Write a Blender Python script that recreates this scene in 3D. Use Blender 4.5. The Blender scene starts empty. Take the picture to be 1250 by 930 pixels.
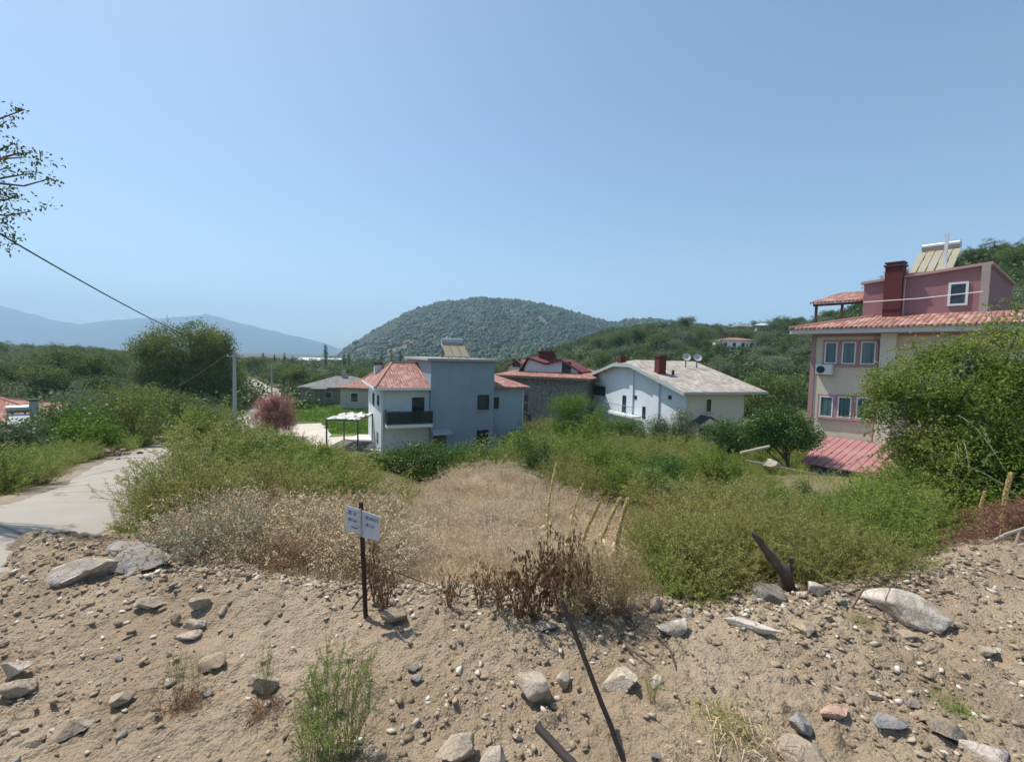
import bpy, math, random
import numpy as np
from mathutils import Vector, Matrix
PI = math.pi
random.seed(7)
SC = bpy.context.scene
COL = SC.collection

# ------------------------------------------------------------------ camera
FPX = 560.0            # focal length in pixels of the 1250 x 930 photograph
PITCH = math.atan(31.0 / FPX)
ROLL = math.atan(0.026)
EYE = Vector((0.0, 0.0, 2.0))
cF = Vector((0, math.cos(PITCH), -math.sin(PITCH)))
R0 = Vector((1, 0, 0)); U0 = Vector((0, math.sin(PITCH), math.cos(PITCH)))
cR = R0 * math.cos(ROLL) + U0 * math.sin(ROLL)
cU = -R0 * math.sin(ROLL) + U0 * math.cos(ROLL)
cam_d = bpy.data.cameras.new('camera')
cam_d.sensor_width = 36.0
cam_d.lens = 36.0 * FPX / 1250.0
cam_d.clip_start = 0.05; cam_d.clip_end = 30000
cam = bpy.data.objects.new('camera', cam_d); COL.objects.link(cam)
cam.matrix_world = Matrix(((cR.x, cU.x, -cF.x, EYE.x), (cR.y, cU.y, -cF.y, EYE.y), (cR.z, cU.z, -cF.z, EYE.z), (0, 0, 0, 1)))
SC.camera = cam

# ------------------------------------------------------------------ sky, sun, exposure
SUN_AZ = math.radians(-58)      # to the left of the view direction, a little in front of the camera
SUN_EL = math.radians(60)
world = bpy.data.worlds.new('World'); SC.world = world; world.use_nodes = True
wn = world.node_tree; wn.nodes.clear()
sky = wn.nodes.new('ShaderNodeTexSky'); sky.sky_type = 'NISHITA'; sky.sun_disc = False
sky.sun_elevation = SUN_EL; sky.sun_rotation = SUN_AZ
sky.air_density = 1.0; sky.dust_density = 1.0; sky.ozone_density = 1.15; sky.altitude = 100
bg = wn.nodes.new('ShaderNodeBackground'); bg.inputs['Strength'].default_value = 0.098
wo = wn.nodes.new('ShaderNodeOutputWorld')
tint = wn.nodes.new('ShaderNodeMix'); tint.data_type = 'RGBA'; tint.blend_type = 'MULTIPLY'; tint.inputs[0].default_value = 1
tint.inputs[7].default_value = (.94, 1.0, 1.0, 1); wn.links.new(sky.outputs[0], tint.inputs[6]); wn.links.new(tint.outputs[2], bg.inputs[0]); wn.links.new(bg.outputs[0], wo.inputs[0])
sd = bpy.data.lights.new('sun', 'SUN'); sd.energy = 3.8; sd.angle = math.radians(0.55); sd.color = (1.0, 0.955, 0.88)
sun = bpy.data.objects.new('sun', sd); COL.objects.link(sun)
sdir = Vector((math.sin(SUN_AZ) * math.cos(SUN_EL), math.cos(SUN_AZ) * math.cos(SUN_EL), math.sin(SUN_EL)))
sun.rotation_euler = sdir.to_track_quat('Z', 'Y').to_euler(); sun.location = sdir * 50 
SC.view_settings.view_transform = 'Standard'; SC.view_settings.look = 'None'
SC.view_settings.exposure = 0.66; SC.view_settings.gamma = 1.0; SC.view_settings.use_curve_mapping = False
SC.cycles.max_bounces = 6; SC.cycles.diffuse_bounces = 3; SC.cycles.glossy_bounces = 2
SC.cycles.transmission_bounces = 4; SC.cycles.transparent_max_bounces = 8; SC.cycles.volume_bounces = 1
SC.cycles.use_denoising = True
SC.cycles.use_adaptive_sampling = True; SC.cycles.adaptive_threshold = 0.02

# ------------------------------------------------------------------ pixel <-> place helpers (places, in metres, for things read off the photograph)
def ray(u, v):
    return cF * FPX + cR * (u - 625.0) + cU * (465.0 - v)
def P(u, v, depth):
    d = ray(u, v); return EYE + d * (depth / d.y)
def PZ(u, v, z):
    d = ray(u, v); return EYE + d * ((z - EYE.z) / d.z)
def hor(u): return 434.0 + 0.026 * (u - 625.0)

# ------------------------------------------------------------------ noise
def _h(ix, iy, s):
    n = (ix.astype(np.int64) * 374761393 + iy.astype(np.int64) * 668265263 + s * 1274126177) & 0x7fffffff
    n = ((n ^ (n >> 13)) * 1274126177) & 0x7fffffff
    n = (n ^ (n >> 16)) & 0xffff
    return n / 65535.0
def vnoise(x, y, s=0):
    x = np.asarray(x, float); y = np.asarray(y, float)
    ix = np.floor(x); iy = np.floor(y); fx = x - ix; fy = y - iy
    fx = fx * fx * (3 - 2 * fx); fy = fy * fy * (3 - 2 * fy)
    a = _h(ix, iy, s); b = _h(ix + 1, iy, s); c = _h(ix, iy + 1, s); d = _h(ix + 1, iy + 1, s)
    return (a * (1 - fx) + b * fx) * (1 - fy) + (c * (1 - fx) + d * fx) * fy
def fbm(x, y, s=0, o=4):
    t = 0; a = .5; n = 0
    x = np.asarray(x, float); y = np.asarray(y, float)
    for k in range(o):
        t = t + a * vnoise(x, y, s + k * 17); n += a; a *= .5; x = x * 2.03 + 3.1; y = y * 2.03 + 1.7
    return t / n
def sstep(a, b, x):
    t = np.clip((x - a) / (b - a), 0, 1); return t * t * (3 - 2 * t)

# ------------------------------------------------------------------ terrain height
ROAD_Y = [-8, 3, 5, 7, 9.5, 14, 20, 28, 35, 51, 70, 90, 120, 170]
ROAD_L = [-8.1, -7.7, -7.7, -7.9, -9.4, -12.9, -17, -21.8, -25.4, -30.7, -38, -50, -72, -110]
ROAD_R = [-3.6, -4.2, -4.7, -5.4, -6.6, -9.4, -13.2, -18, -21.6, -26.8, -34, -46, -68, -106]
def roadL(y): return np.interp(y, ROAD_Y, ROAD_L)
def roadR(y): return np.interp(y, ROAD_Y, ROAD_R)
def zroad(y): return np.interp(y, [-10, 2, 3.5, 5, 6.5, 8, 14, 20, 28, 35, 45, 60], [0, 0, -.03, -.16, -.42, -.74, -1.75, -2.8, -4.1, -4.85, -5.6, -5.9])
def edge(x): return np.interp(x, [-6, -3.2, 0, 1.5, 3, 5, 9], [4.9, 4.1, 3.6, 3.6, 3.8, 4.5, 5.2])
def zlot(x, y):
    d = y - edge(x) + (fbm(x * .5, y * .5, 5, 2) - .5) * 1.0
    return np.interp(d, [-.4, .6, 2, 5, 8, 12, 18, 26, 32], [0, -.08, -.38, -.82, -1.25, -2.3, -3.9, -5.45, -5.9])
FLOOR = -5.9
TU = [540, 600, 640, 700, 740, 790, 830, 900, 950, 990, 1050, 1100, 1180, 1250, 1400]
TE = [-12, -8, -3, 17, 31, 38, 38, 36, 42, 44, 72, 94, 128, 132, 120]
TY = [300, 290, 280, 265, 250, 240, 235, 215, 195, 180, 140, 115, 90, 80, 60]
HU = [330, 380, 395, 420, 460, 500, 540, 590, 630, 680, 720, 745, 800, 850, 950, 1100]
HE = [-20, -12, -9, 1, 26, 49, 61, 67, 66, 56, 46, 40, 47, 40, 20, 0]
def H(x, y):
    x = np.asarray(x, float); y = np.asarray(y, float)
    zr = zroad(y); s = x - roadR(y)
    w = sstep(.1, 2.6, s)
    z = zr * (1 - w) + zlot(x, y) * w
    z = z - .55 * np.exp(-((x + 2.7) / 1.6) ** 2) * sstep(5.5, 9, y) * sstep(18, 12, y)
    ll = roadL(y) - x
    z = z - .4 * sstep(.2, 2.5, ll) * sstep(60, 30, y)
    z = z + .42 * np.exp(-((x + .5) / 1.1) ** 2 - ((y - 9.8) / 2.2) ** 2)
    z = np.maximum(z, FLOOR - .02)
    r = np.hypot(x, y); th = np.arctan2(x, y)
    u = 625 + 560 * np.tan(np.clip(th, -1.2, 1.2))
    Y1 = np.interp(u, TU, TY); e = np.interp(u, TU, TE)
    yy = r * np.cos(np.clip(th, -1.2, 1.2))
    yy = np.where(np.abs(th) > 1.9, 0, yy)
    crest = np.maximum(2 + e / 560 * Y1 - FLOOR, 0)
    t = yy / Y1
    prof = np.where(t < 1, sstep(.22, 1.0, t) * .55 + .45 * np.clip((t - .28) / .72, 0, 1), np.clip(1 - (t - 1) * .55, 0, 1))
    z = z + crest * prof * (1 + .10 * (fbm(x / 28, y / 28, 3, 3) - .5) * sstep(.25, .5, t))
    YH = 1200.0
    crest2 = np.maximum(2 + np.interp(u, HU, HE) / 560 * YH - FLOOR, 0) * sstep(300, 400, u)
    t2 = yy / YH
    prof2 = np.where(t2 < 1, sstep(.40, 1.03, t2), np.clip(1 - (t2 - 1) * 1.4, 0, 1))
    g = fbm(np.tan(np.clip(th, -1.2, 1.2)) * 22, t2 * 5, 9, 4) - .5
    z = z + crest2 * prof2 * (1 + g * .34 * (1 - sstep(.85, 1.0, t2)))
    amp = sstep(110, 260, r)
    z = z + amp * (fbm(x / 90, y / 90, 21, 3) - .5) * 3.0
    z = z - 14 * sstep(300, 700, r) * (1 - sstep(.0, .3, prof2 * crest2 / 40)) * (th < 0.2)
    return z
def Hs(x, y): return float(H(np.array([x]), np.array([y]))[0])
def hit(u, v, y0=3, y1=1300):
    d = ray(u, v); y = y0
    while y < y1:
        p = EYE + d * (y / d.y)
        if Hs(p.x, p.y) >= p.z: return p
        y *= 1.01
    return P(u, v, y1)

# ------------------------------------------------------------------ object helpers
def tag(o, label, cat, group=None, kind=None):
    if label: o['label'] = label
    if cat: o['category'] = cat
    if group: o['group'] = group
    if kind: o['kind'] = kind
    return o
def struct(o, kind='structure'): o['kind'] = kind; return o
def empty(name, loc, rz=0, label=None, cat=None, group=None):
    o = bpy.data.objects.new(name, None); COL.objects.link(o)
    o.location = loc; o.rotation_euler = (0, 0, rz); o.empty_display_size = .2
    return tag(o, label, cat, group)
def link(name, me, mat, parent=None):
    o = bpy.data.objects.new(name, me); COL.objects.link(o)
    if mat and not me.materials: me.materials.append(mat)
    if parent: o.parent = parent
    return o
def copy_tree(o, parent=None):
    c = o.copy(); COL.objects.link(c)
    if parent: c.parent = parent
    for ch in o.children: copy_tree(ch, c)
    return c
def np_mesh(name, V, F, smooth=False, attrs=None):
    """V (n,3), F (m,k) with k 3 or 4"""
    V = np.asarray(V, np.float32); F = np.asarray(F, np.int32)
    me = bpy.data.meshes.new(name)
    me.vertices.add(len(V)); me.vertices.foreach_set('co', V.ravel())
    k = F.shape[1]
    me.loops.add(F.size); me.loops.foreach_set('vertex_index', F.ravel())
    me.polygons.add(len(F)); me.polygons.foreach_set('loop_start', np.arange(0, F.size, k, dtype=np.int32))
    me.polygons.foreach_set('loop_total', np.full(len(F), k, np.int32))
    if smooth: me.polygons.foreach_set('use_smooth', np.ones(len(F), bool))
    for nm, dom, typ, arr in attrs or []:
        a = me.attributes.new(nm, typ, dom)
        a.data.foreach_set('color' if 'COLOR' in typ else 'value', np.asarray(arr, np.float32).ravel())
    me.update(); me.validate()
    return me
class MA:
    """collects quads with a per-face variation value"""
    def __init__(s): s.V = []; s.F = []; s.A = []; s.n = 0
    def add(s, V, F, A=None):
        V = np.asarray(V).reshape(-1, 3); F = np.asarray(F)
        s.V.append(V); s.F.append(F + s.n); s.n += len(V)
        s.A.append(np.full(len(F), .5) if A is None else np.broadcast_to(A, (len(F),)))
    def mesh(s, name, smooth=False):
        return np_mesh(name, np.concatenate(s.V), np.concatenate(s.F), smooth, [('var', 'FACE', 'FLOAT', np.concatenate(s.A))])
def unit(a): return a / np.maximum(np.linalg.norm(a, axis=-1, keepdims=True), 1e-9)
def rdir(rg, n, up=0.0):
    d = rg.normal(size=(n, 3)); d[:, 2] += up; return unit(d)
def leaves(ma, P_, D, L, W, rg, A=None, droop=.15):
    n = len(P_); L = np.broadcast_to(L, (n,))[:, None]; W = np.broadcast_to(W, (n,))[:, None]
    S = unit(np.cross(D, rg.normal(size=(n, 3))))
    dr = np.zeros((n, 3)); dr[:, 2] = -droop
    V = np.stack([P_, P_ + D * L * .5 + S * W * .5, P_ + (D + dr) * L, P_ + D * L * .5 - S * W * .5], 1)
    ma.add(V.reshape(-1, 3), np.arange(4 * n).reshape(n, 4), A)
def tubes(ma, paths, rad, A=None, sides=3):
    """paths (n,k,3), rad (n,k)"""
    paths = np.asarray(paths, float); n, k, _ = paths.shape; rad = np.broadcast_to(rad, (n, k))
    T = unit(np.gradient(paths, axis=1)); ref = np.where(np.abs(T[..., 2:3]) > .9, [1., 0, 0], [0, 0, 1.])
    X = unit(np.cross(T, ref)); Yv = np.cross(T, X)
    ang = np.arange(sides) * 2 * PI / sides
    V = paths[:, :, None, :] + rad[..., None, None] * (X[:, :, None, :] * np.cos(ang)[None, None, :, None] + Yv[:, :, None, :] * np.sin(ang)[None, None, :, None])
    idx = np.arange(n * k * sides).reshape(n, k, sides)
    a = idx[:, :-1]; b = idx[:, 1:]
    F = np.stack([a, np.roll(a, -1, 2), np.roll(b, -1, 2), b], -1).reshape(-1, 4)
    AA = None if A is None else np.repeat(np.broadcast_to(A, (n,)), (k - 1) * sides)
    ma.add(V.reshape(-1, 3), F, AA)
class MB:
    """plain boxes, prisms and tubes collected into one mesh"""
    def __init__(s): s.v = []; s.f = []
    def box(s, x0, x1, y0, y1, z0, z1):
        b = len(s.v)
        s.v += [(x, y, z) for z in (z0, z1) for y in (y0, y1) for x in (x0, x1)]
        s.f += [[b + i for i in q] for q in ((0, 2, 3, 1), (4, 5, 7, 6), (0, 1, 5, 4), (2, 6, 7, 3), (0, 4, 6, 2), (1, 3, 7, 5))]
        return s
    def prism(s, pts, off):
        """polygon pts extruded by off"""
        b = len(s.v); n = len(pts); off = Vector(off)
        s.v += [tuple(Vector(p)) for p in pts] + [tuple(Vector(p) + off) for p in pts]
        s.f += [[b + i for i in range(n)], [b + n + i for i in reversed(range(n))]]
        for i in range(n):
            j = (i + 1) % n; s.f.append([b + j, b + i, b + n + i, b + n + j])
        return s
    def tube(s, pts, rads, sides=8):
        b = len(s.v); n = len(pts)
        pts = [Vector(p) for p in pts]
        if not isinstance(rads, (list, tuple)): rads = [rads] * n
        for i, p in enumerate(pts):
            t = (pts[min(i + 1, n - 1)] - pts[max(i - 1, 0)]).normalized()
            r = Vector((1, 0, 0)) if abs(t.z) > .9 else Vector((0, 0, 1))
            X = t.cross(r).normalized(); Y = t.cross(X)
            for k in range(sides):
                a = 2 * PI * k / sides; s.v.append(tuple(p + (X * math.cos(a) + Y * math.sin(a)) * rads[i]))
        for i in range(n - 1):
            for k in range(sides):
                k2 = (k + 1) % sides
                s.f.append([b + i * sides + k, b + i * sides + k2, b + (i + 1) * sides + k2, b + (i + 1) * sides + k])
        s.f.append([b + k for k in reversed(range(sides))]); s.f.append([b + (n - 1) * sides + k for k in range(sides)])
        return s
    def build(s, name, mat, parent=None, bevel=0, uv=False, smooth=False):
        me = bpy.data.meshes.new(name); me.from_pydata(s.v, [], s.f)
        import bmesh
        bm = bmesh.new(); bm.from_mesh(me); bmesh.ops.recalc_face_normals(bm, faces=bm.faces)
        if bevel: bmesh.ops.bevel(bm, geom=bm.edges[:], offset=bevel, segments=2, affect='EDGES', profile=.6)
        if uv:
            l = bm.loops.layers.uv.new('UVMap')
            for f in bm.faces:
                n = f.normal; ua = Vector((0, 0, 1)).cross(n)
                ua = ua.normalized() if ua.length > 1e-3 else Vector((1, 0, 0))
                va = n.cross(ua)
                for lp in f.loops: lp[l].uv = (lp.vert.co.dot(ua), lp.vert.co.dot(va))
        bm.to_mesh(me); bm.free()
        if smooth: me.polygons.foreach_set('use_smooth', [True] * len(me.polygons))
        return link(name, me, mat, parent)

# ------------------------------------------------------------------ material helpers
class NT:
    def __init__(s, name):
        s.m = bpy.data.materials.new(name); s.m.use_nodes = True; s.t = s.m.node_tree; s.t.nodes.clear()
        s.out = s.n('ShaderNodeOutputMaterial')
    def n(s, typ, **kw):
        nd = s.t.nodes.new(typ)
        for k, v in kw.items(): setattr(nd, k, v)
        return nd
    def l(s, a, b): s.t.links.new(a, b)
    def setin(s, nd, **kw):
        for k, v in kw.items():
            i = nd.inputs[k]
            if isinstance(v, bpy.types.NodeSocket): s.l(v, i)
            else: i.default_value = v
        return nd
    def noise(s, scale, detail=4, rough=.55, vec=None):
        nd = s.n('ShaderNodeTexNoise'); nd.inputs['Scale'].default_value = scale; nd.inputs['Detail'].default_value = detail
        nd.inputs['Roughness'].default_value = rough
        if vec is not None: s.l(vec, nd.inputs['Vector'])
        return nd.outputs['Fac']
    def ramp(s, fac, stops, interp='LINEAR'):
        nd = s.n('ShaderNodeValToRGB'); e = nd.color_ramp.elements; nd.color_ramp.interpolation = interp
        while len(e) < len(stops): e.new(.5)
        for i, (p, c) in enumerate(stops):
            e[i].position = p; e[i].color = (*c, 1) if len(c) == 3 else c
        s.l(fac, nd.inputs[0]); return nd.outputs[0]
    def mix(s, a, b, fac, mode='MIX'):
        nd = s.n('ShaderNodeMix'); nd.data_type = 'RGBA'; nd.blend_type = mode
        for i, v in ((6, a), (7, b), (0, fac)):
            if isinstance(v, bpy.types.NodeSocket): s.l(v, nd.inputs[i])
            elif i == 0: nd.inputs[0].default_value = v
            else: nd.inputs[i].default_value = (*v, 1)
        return nd.outputs[2]
    def math(s, op, a, b=0.0, clamp=False):
        nd = s.n('ShaderNodeMath'); nd.operation = op; nd.use_clamp = clamp
        for i, v in ((0, a), (1, b)):
            if isinstance(v, bpy.types.NodeSocket): s.l(v, nd.inputs[i])
            else: nd.inputs[i].default_value = v
        return nd.outputs[0]
    def bump(s, h, strength=.3, dist=.02):
        nd = s.n('ShaderNodeBump'); nd.inputs['Strength'].default_value = strength; nd.inputs['Distance'].default_value = dist
        s.l(h, nd.inputs['Height']); return nd.outputs[0]
    def coord(s, which='Object'): return s.n('ShaderNodeTexCoord').outputs[which]
    def geo(s, which='Position'): return s.n('ShaderNodeNewGeometry').outputs[which]
    def bsdf(s, color, rough=.8, normal=None, metal=0.0, spec=.3):
        b = s.n('ShaderNodeBsdfPrincipled')
        for k, v in (('Base Color', color), ('Roughness', rough), ('Metallic', metal), ('Specular IOR Level', spec)):
            if isinstance(v, bpy.types.NodeSocket): s.l(v, b.inputs[k])
            elif k == 'Base Color': b.inputs[k].default_value = (*v, 1)
            else: b.inputs[k].default_value = v
        if normal is not None: s.l(normal, b.inputs['Normal'])
        s.l(b.outputs[0], s.out.inputs['Surface']); return b

def mul(c, k): return tuple(x * k for x in c)
def plain(name, c, rough=.75, vary=.18, scale=3.0, bump=.15, dist=.01, metal=0, streak=False, spec=.3, dirt=None):
    """painted or plastered surface with soft uneven tone, fine grain and a little grime"""
    m = NT(name); co = m.coord()
    n1 = m.noise(scale * .35, 5, .6, co)
    col = m.mix(mul(c, 1 - vary), mul(c, 1 + vary * .6), m.math('MULTIPLY', n1, 1.0))
    if streak:
        mp = m.n('ShaderNodeMapping'); m.l(co, mp.inputs[0]); mp.inputs['Scale'].default_value = (1.1, 1.1, .25)
        n3 = m.noise(2.0, 6, .65, mp.outputs[0])
        f = m.ramp(n3, [(.50, (0, 0, 0)), (.75, (1, 1, 1))])
        col = m.mix(col, dirt or mul(c, .55), m.math('MULTIPLY', f, .30))
    n2 = m.noise(scale * 14, 3, .6, co)
    m.bsdf(col, rough, m.bump(n2, bump, dist), metal, spec)
    return m.m
def tiles(name, c1, c2, c3, colw=.24, rowh=.36, bump=1.0):
    """roof tiles: uv in metres, columns along u and courses along v"""
    m = NT(name); uv = m.n('ShaderNodeTexCoord').outputs['UV']
    sx = m.n('ShaderNodeSeparateXYZ'); m.l(uv, sx.inputs[0])
    u = m.math('DIVIDE', sx.outputs[0], colw); v = m.math('DIVIDE', sx.outputs[1], rowh)
    cu = m.math('ABSOLUTE', m.math('SINE', m.math('MULTIPLY', u, PI)))
    fv = m.math('FRACT', v)
    fl = m.n('ShaderNodeCombineXYZ'); m.l(m.math('FLOOR', u), fl.inputs[0]); m.l(m.math('FLOOR', v), fl.inputs[1])
    wnz = m.n('ShaderNodeTexWhiteNoise'); m.l(fl.outputs[0], wnz.inputs['Vector'])
    col = m.ramp(wnz.outputs['Value'], [(0, c1), (.5, c2), (1, c3)])
    n = m.noise(.7, 5, .65, m.coord())
    col = m.mix(col, mul(c1, .55), m.ramp(n, [(.45, (0, 0, 0)), (.8, (.7, .7, .7))]))
    hgt = m.math('SUBTRACT', cu, m.math('MULTIPLY', fv, .7))
    m.bsdf(col, .85, m.bump(hgt, bump, .05))
    return m.m
def leafmat(name, cols, trans=.35, rough=.6, obj=.35, patch=0.0, pscale=.5):
    """leaf material: hue from per-leaf value, a little per plant, optional patches over space"""
    m = NT(name)
    a = m.n('ShaderNodeAttribute'); a.attribute_name = 'var'
    oi = m.n('ShaderNodeObjectInfo')
    f = m.math('ADD', m.math('MULTIPLY', a.outputs['Fac'], 1 - obj), m.math('MULTIPLY', oi.outputs['Random'], obj))
    if patch:
        nz = m.noise(pscale, 3, .6, m.geo())
        f = m.math('ADD', m.math('MULTIPLY', f, 1 - patch), m.math('MULTIPLY', m.math('SUBTRACT', m.math('MULTIPLY', nz, 2.2), .6, True), patch))
    col = m.ramp(f, [(i / (len(cols) - 1), c) for i, c in enumerate(cols)])
    d = m.n('ShaderNodeBsdfPrincipled'); m.l(col, d.inputs['Base Color']); d.inputs['Roughness'].default_value = rough
    d.inputs['Specular IOR Level'].default_value = .25
    t = m.n('ShaderNodeBsdfTranslucent'); m.l(m.mix(col, (.5, .6, .1), .12), t.inputs[0])
    mx = m.n('ShaderNodeMixShader'); mx.inputs[0].default_value = trans
    m.l(d.outputs[0], mx.inputs[1]); m.l(t.outputs[0], mx.inputs[2]); m.l(mx.outputs[0], m.out.inputs['Surface'])
    return m.m

# ================================================================== THE SETTING
# ---- ground: one sheet from the camera to beyond the mountains' feet
def build_ground():
    th = np.concatenate([np.linspace(-68, 68, 640), np.linspace(68, 292, 64)[1:-1]]) * PI / 180
    rr = [0.6]
    while rr[-1] < 6900: rr.append(rr[-1] * 1.0165 + .03)
    rr = np.array(rr); A, Rr = np.meshgrid(th, rr)
    X = Rr * np.sin(A); Y = Rr * np.cos(A); Z = H(X, Y)
    n, k = X.shape
    V = np.stack([X, Y, Z], -1).reshape(-1, 3)
    V = np.concatenate([V, [[0, 0, 0]]])
    i = np.arange(n * k).reshape(n, k)
    a = i[:-1]; b = i[1:]
    F = np.stack([a, np.roll(a, -1, 1), np.roll(b, -1, 1), b], -1).reshape(-1, 4)[:, ::-1]
    c = n * k
    cap = [[c, i[0, (j + 2) % k], i[0, (j + 1) % k], i[0, j]] for j in range(0, k - 1, 2)]
    F = np.concatenate([F, np.array(cap)])
    x, y, r = V[:, 0], V[:, 1], np.hypot(V[:, 0], V[:, 1])
    u = 625 + 560 * np.tan(np.clip(np.arctan2(x, y), -1.2, 1.2))
    def C(c): return np.array(c)[None, :]
    d = y - edge(x)
    n1 = fbm(x * .8, y * .8, 31, 4)[:, None]; n2 = fbm(x / 14, y / 14, 41, 5)[:, None]; n3 = fbm(x / 55, y / 55, 51, 5)[:, None]
    col = C((.285, .215, .142)) * (.8 + .4 * n1)
    straw = C((.34, .25, .15)) * (.8 + .4 * n1)
    soil = C((.17, .14, .075)) * (.7 + .6 * n1)
    f = sstep(0, 1.2, d)[:, None]
    near = straw * (1 - sstep(8, 10, d)[:, None]) + soil * sstep(8, 10, d)[:, None]
    rr_ = sstep(1.0, 2.4, x + .0)[:, None] * sstep(.3, 1.4, d)[:, None]
    near = near * (1 - rr_) + soil * rr_
    col = col * (1 - f) + near * f
    verge = C((.27, .22, .16)) * (.8 + .4 * n1)
    lf = sstep(.2, -.2, x - roadR(y))[:, None] * sstep(1.6, .2, roadL(y) - x)[:, None]
    left = sstep(.4, 1.8, roadL(y) - x)[:, None]
    col = col * (1 - left) + soil * left
    col = col * (1 - lf) + verge * lf
    valley = C((.085, .10, .04)) * (.65 + .7 * n2)
    f = sstep(22, 40, r)[:, None] * (1 - lf); col = col * (1 - f) + valley * f
    ridge = C((.10, .115, .05)) * (.6 + .8 * n2)
    clear = sstep(.60, .72, n3 + .12 * (n2 - .5)) * .9
    ridge = ridge * (1 - clear) + C((.26, .195, .12)) * clear
    f = (sstep(90, 130, r) * sstep(620, 760, u))[:, None]; col = col * (1 - f) + ridge * f
    g = fbm(x / 26, y / 70, 61, 5)[:, None]
    hill = C((.085, .08, .045)) * (.7 + .6 * g)
    hc = sstep(.62, .76, g * .6 + n3 * .4); hill = hill * (1 - hc) + C((.15, .125, .085)) * hc
    f = sstep(450, 560, r)[:, None]; col = col * (1 - f) + hill * f
    rgba = np.concatenate([np.clip(col, 0, 1), np.ones((len(col), 1))], 1)
    me = np_mesh('ground', V, F, True, [('gcol', 'POINT', 'FLOAT_COLOR', rgba)])
    m = NT('ground_soil'); at = m.n('ShaderNodeAttribute'); at.attribute_name = 'gcol'
    pos = m.geo(); nz = m.noise(9, 6, .7, pos); nf = m.noise(.35, 6, .7, pos)
    col = m.mix(at.outputs['Color'], (.5, .45, .36), m.math('MULTIPLY', m.ramp(nz, [(.5, (0, 0, 0)), (.75, (1, 1, 1))]), .25))
    col = m.mix(col, (.03, .035, .015), m.math('MULTIPLY', m.ramp(nf, [(.5, (0, 0, 0)), (.8, (1, 1, 1))]), .5))
    m.bsdf(col, .95, m.bump(nz, .6, .05), spec=.1)
    return struct(link('ground', me, m.m))
ground = build_ground()

# ---- the bare dirt of the lot, a finely broken sheet lying over the ground and spilling on the road
def dirt_h(x, y):
    s = x - roadR(y) + (fbm(x * 1.3, y * 1.3, 77, 4) - .5) * 1.5
    mk = sstep(-.45, .35, s)
    d = y - edge(x) + (fbm(x * .5, y * .5, 5, 2) - .5)
    cl = np.clip(fbm(x * 1.7, y * 1.7, 97, 3) * 2.2 - .5, .25, 1.3)
    det = fbm(x * .9, y * .9, 81, 3) * .11 + fbm(x * 4, y * 4, 83, 4) * .06 + cl * fbm(x * 9, y * 9, 85, 4) * .045 + (.4 + cl) * np.maximum(vnoise(x * 34, y * 34, 95) - .45, 0) * .030 + (.4 + cl) * np.maximum(vnoise(x * 19 + 3, y * 19, 96) - .6, 0) * .05
    lip = np.exp(-((d + .15) / .35) ** 2) * (.03 + .10 * fbm(x * 2.2, y * 2.2, 87, 3))
    return H(x, y) - .06 + mk * (.045 + det + lip) - .30 * sstep(.25, 1.1, d + (fbm(x * 2.5, y * 2.5, 89, 3) - .5) * .8)
def build_dirt():
    xs = np.concatenate([np.linspace(-9, -5.2, 60), np.linspace(-5.2, 5.6, 700)[1:], np.linspace(5.6, 11, 90)[1:]])
    ys = np.concatenate([np.linspace(-5, .8, 24), np.linspace(.8, 4.9, 300)[1:], np.linspace(4.9, 8.6, 80)[1:]])
    X, Y = np.meshgrid(xs, ys); Z = dirt_h(X, Y)
    n, k = X.shape; i = np.arange(n * k).reshape(n, k)
    F = np.stack([i[:-1, :-1], i[:-1, 1:], i[1:, 1:], i[1:, :-1]], -1).reshape(-1, 4)
    V = np.stack([X, Y, Z], -1).reshape(-1, 3)
    me = np_mesh('dirt_lot', V, F, True)
    m = NT('dirt'); pos = m.geo()
    a = m.noise(.9, 5, .6, pos); b = m.noise(6, 6, .7, pos); c = m.noise(60, 4, .7, pos)
    col = m.ramp(a, [(.3, (.27, .195, .125)), (.5, (.37, .28, .188)), (.7, (.46, .365, .258))])
    col = m.mix(col, (.23, .17, .11), m.math('MULTIPLY', m.ramp(b, [(.5, (0, 0, 0)), (.72, (1, 1, 1))]), .5))
    col = m.mix(col, (.55, .47, .37), m.math('MULTIPLY', m.ramp(c, [(.55, (0, 0, 0)), (.7, (1, 1, 1))]), .45))
    vo = m.n('ShaderNodeTexVoronoi'); vo.inputs['Scale'].default_value = 55; m.l(pos, vo.inputs['Vector'])
    h = m.math('ADD', m.math('MULTIPLY', m.math('SUBTRACT', .5, vo.outputs['Distance']), .6), c)
    m.bsdf(col, .95, m.bump(h, 1.0, .02), spec=.1)
    return struct(link('dirt_lot', me, m.m))
build_dirt()

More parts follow.
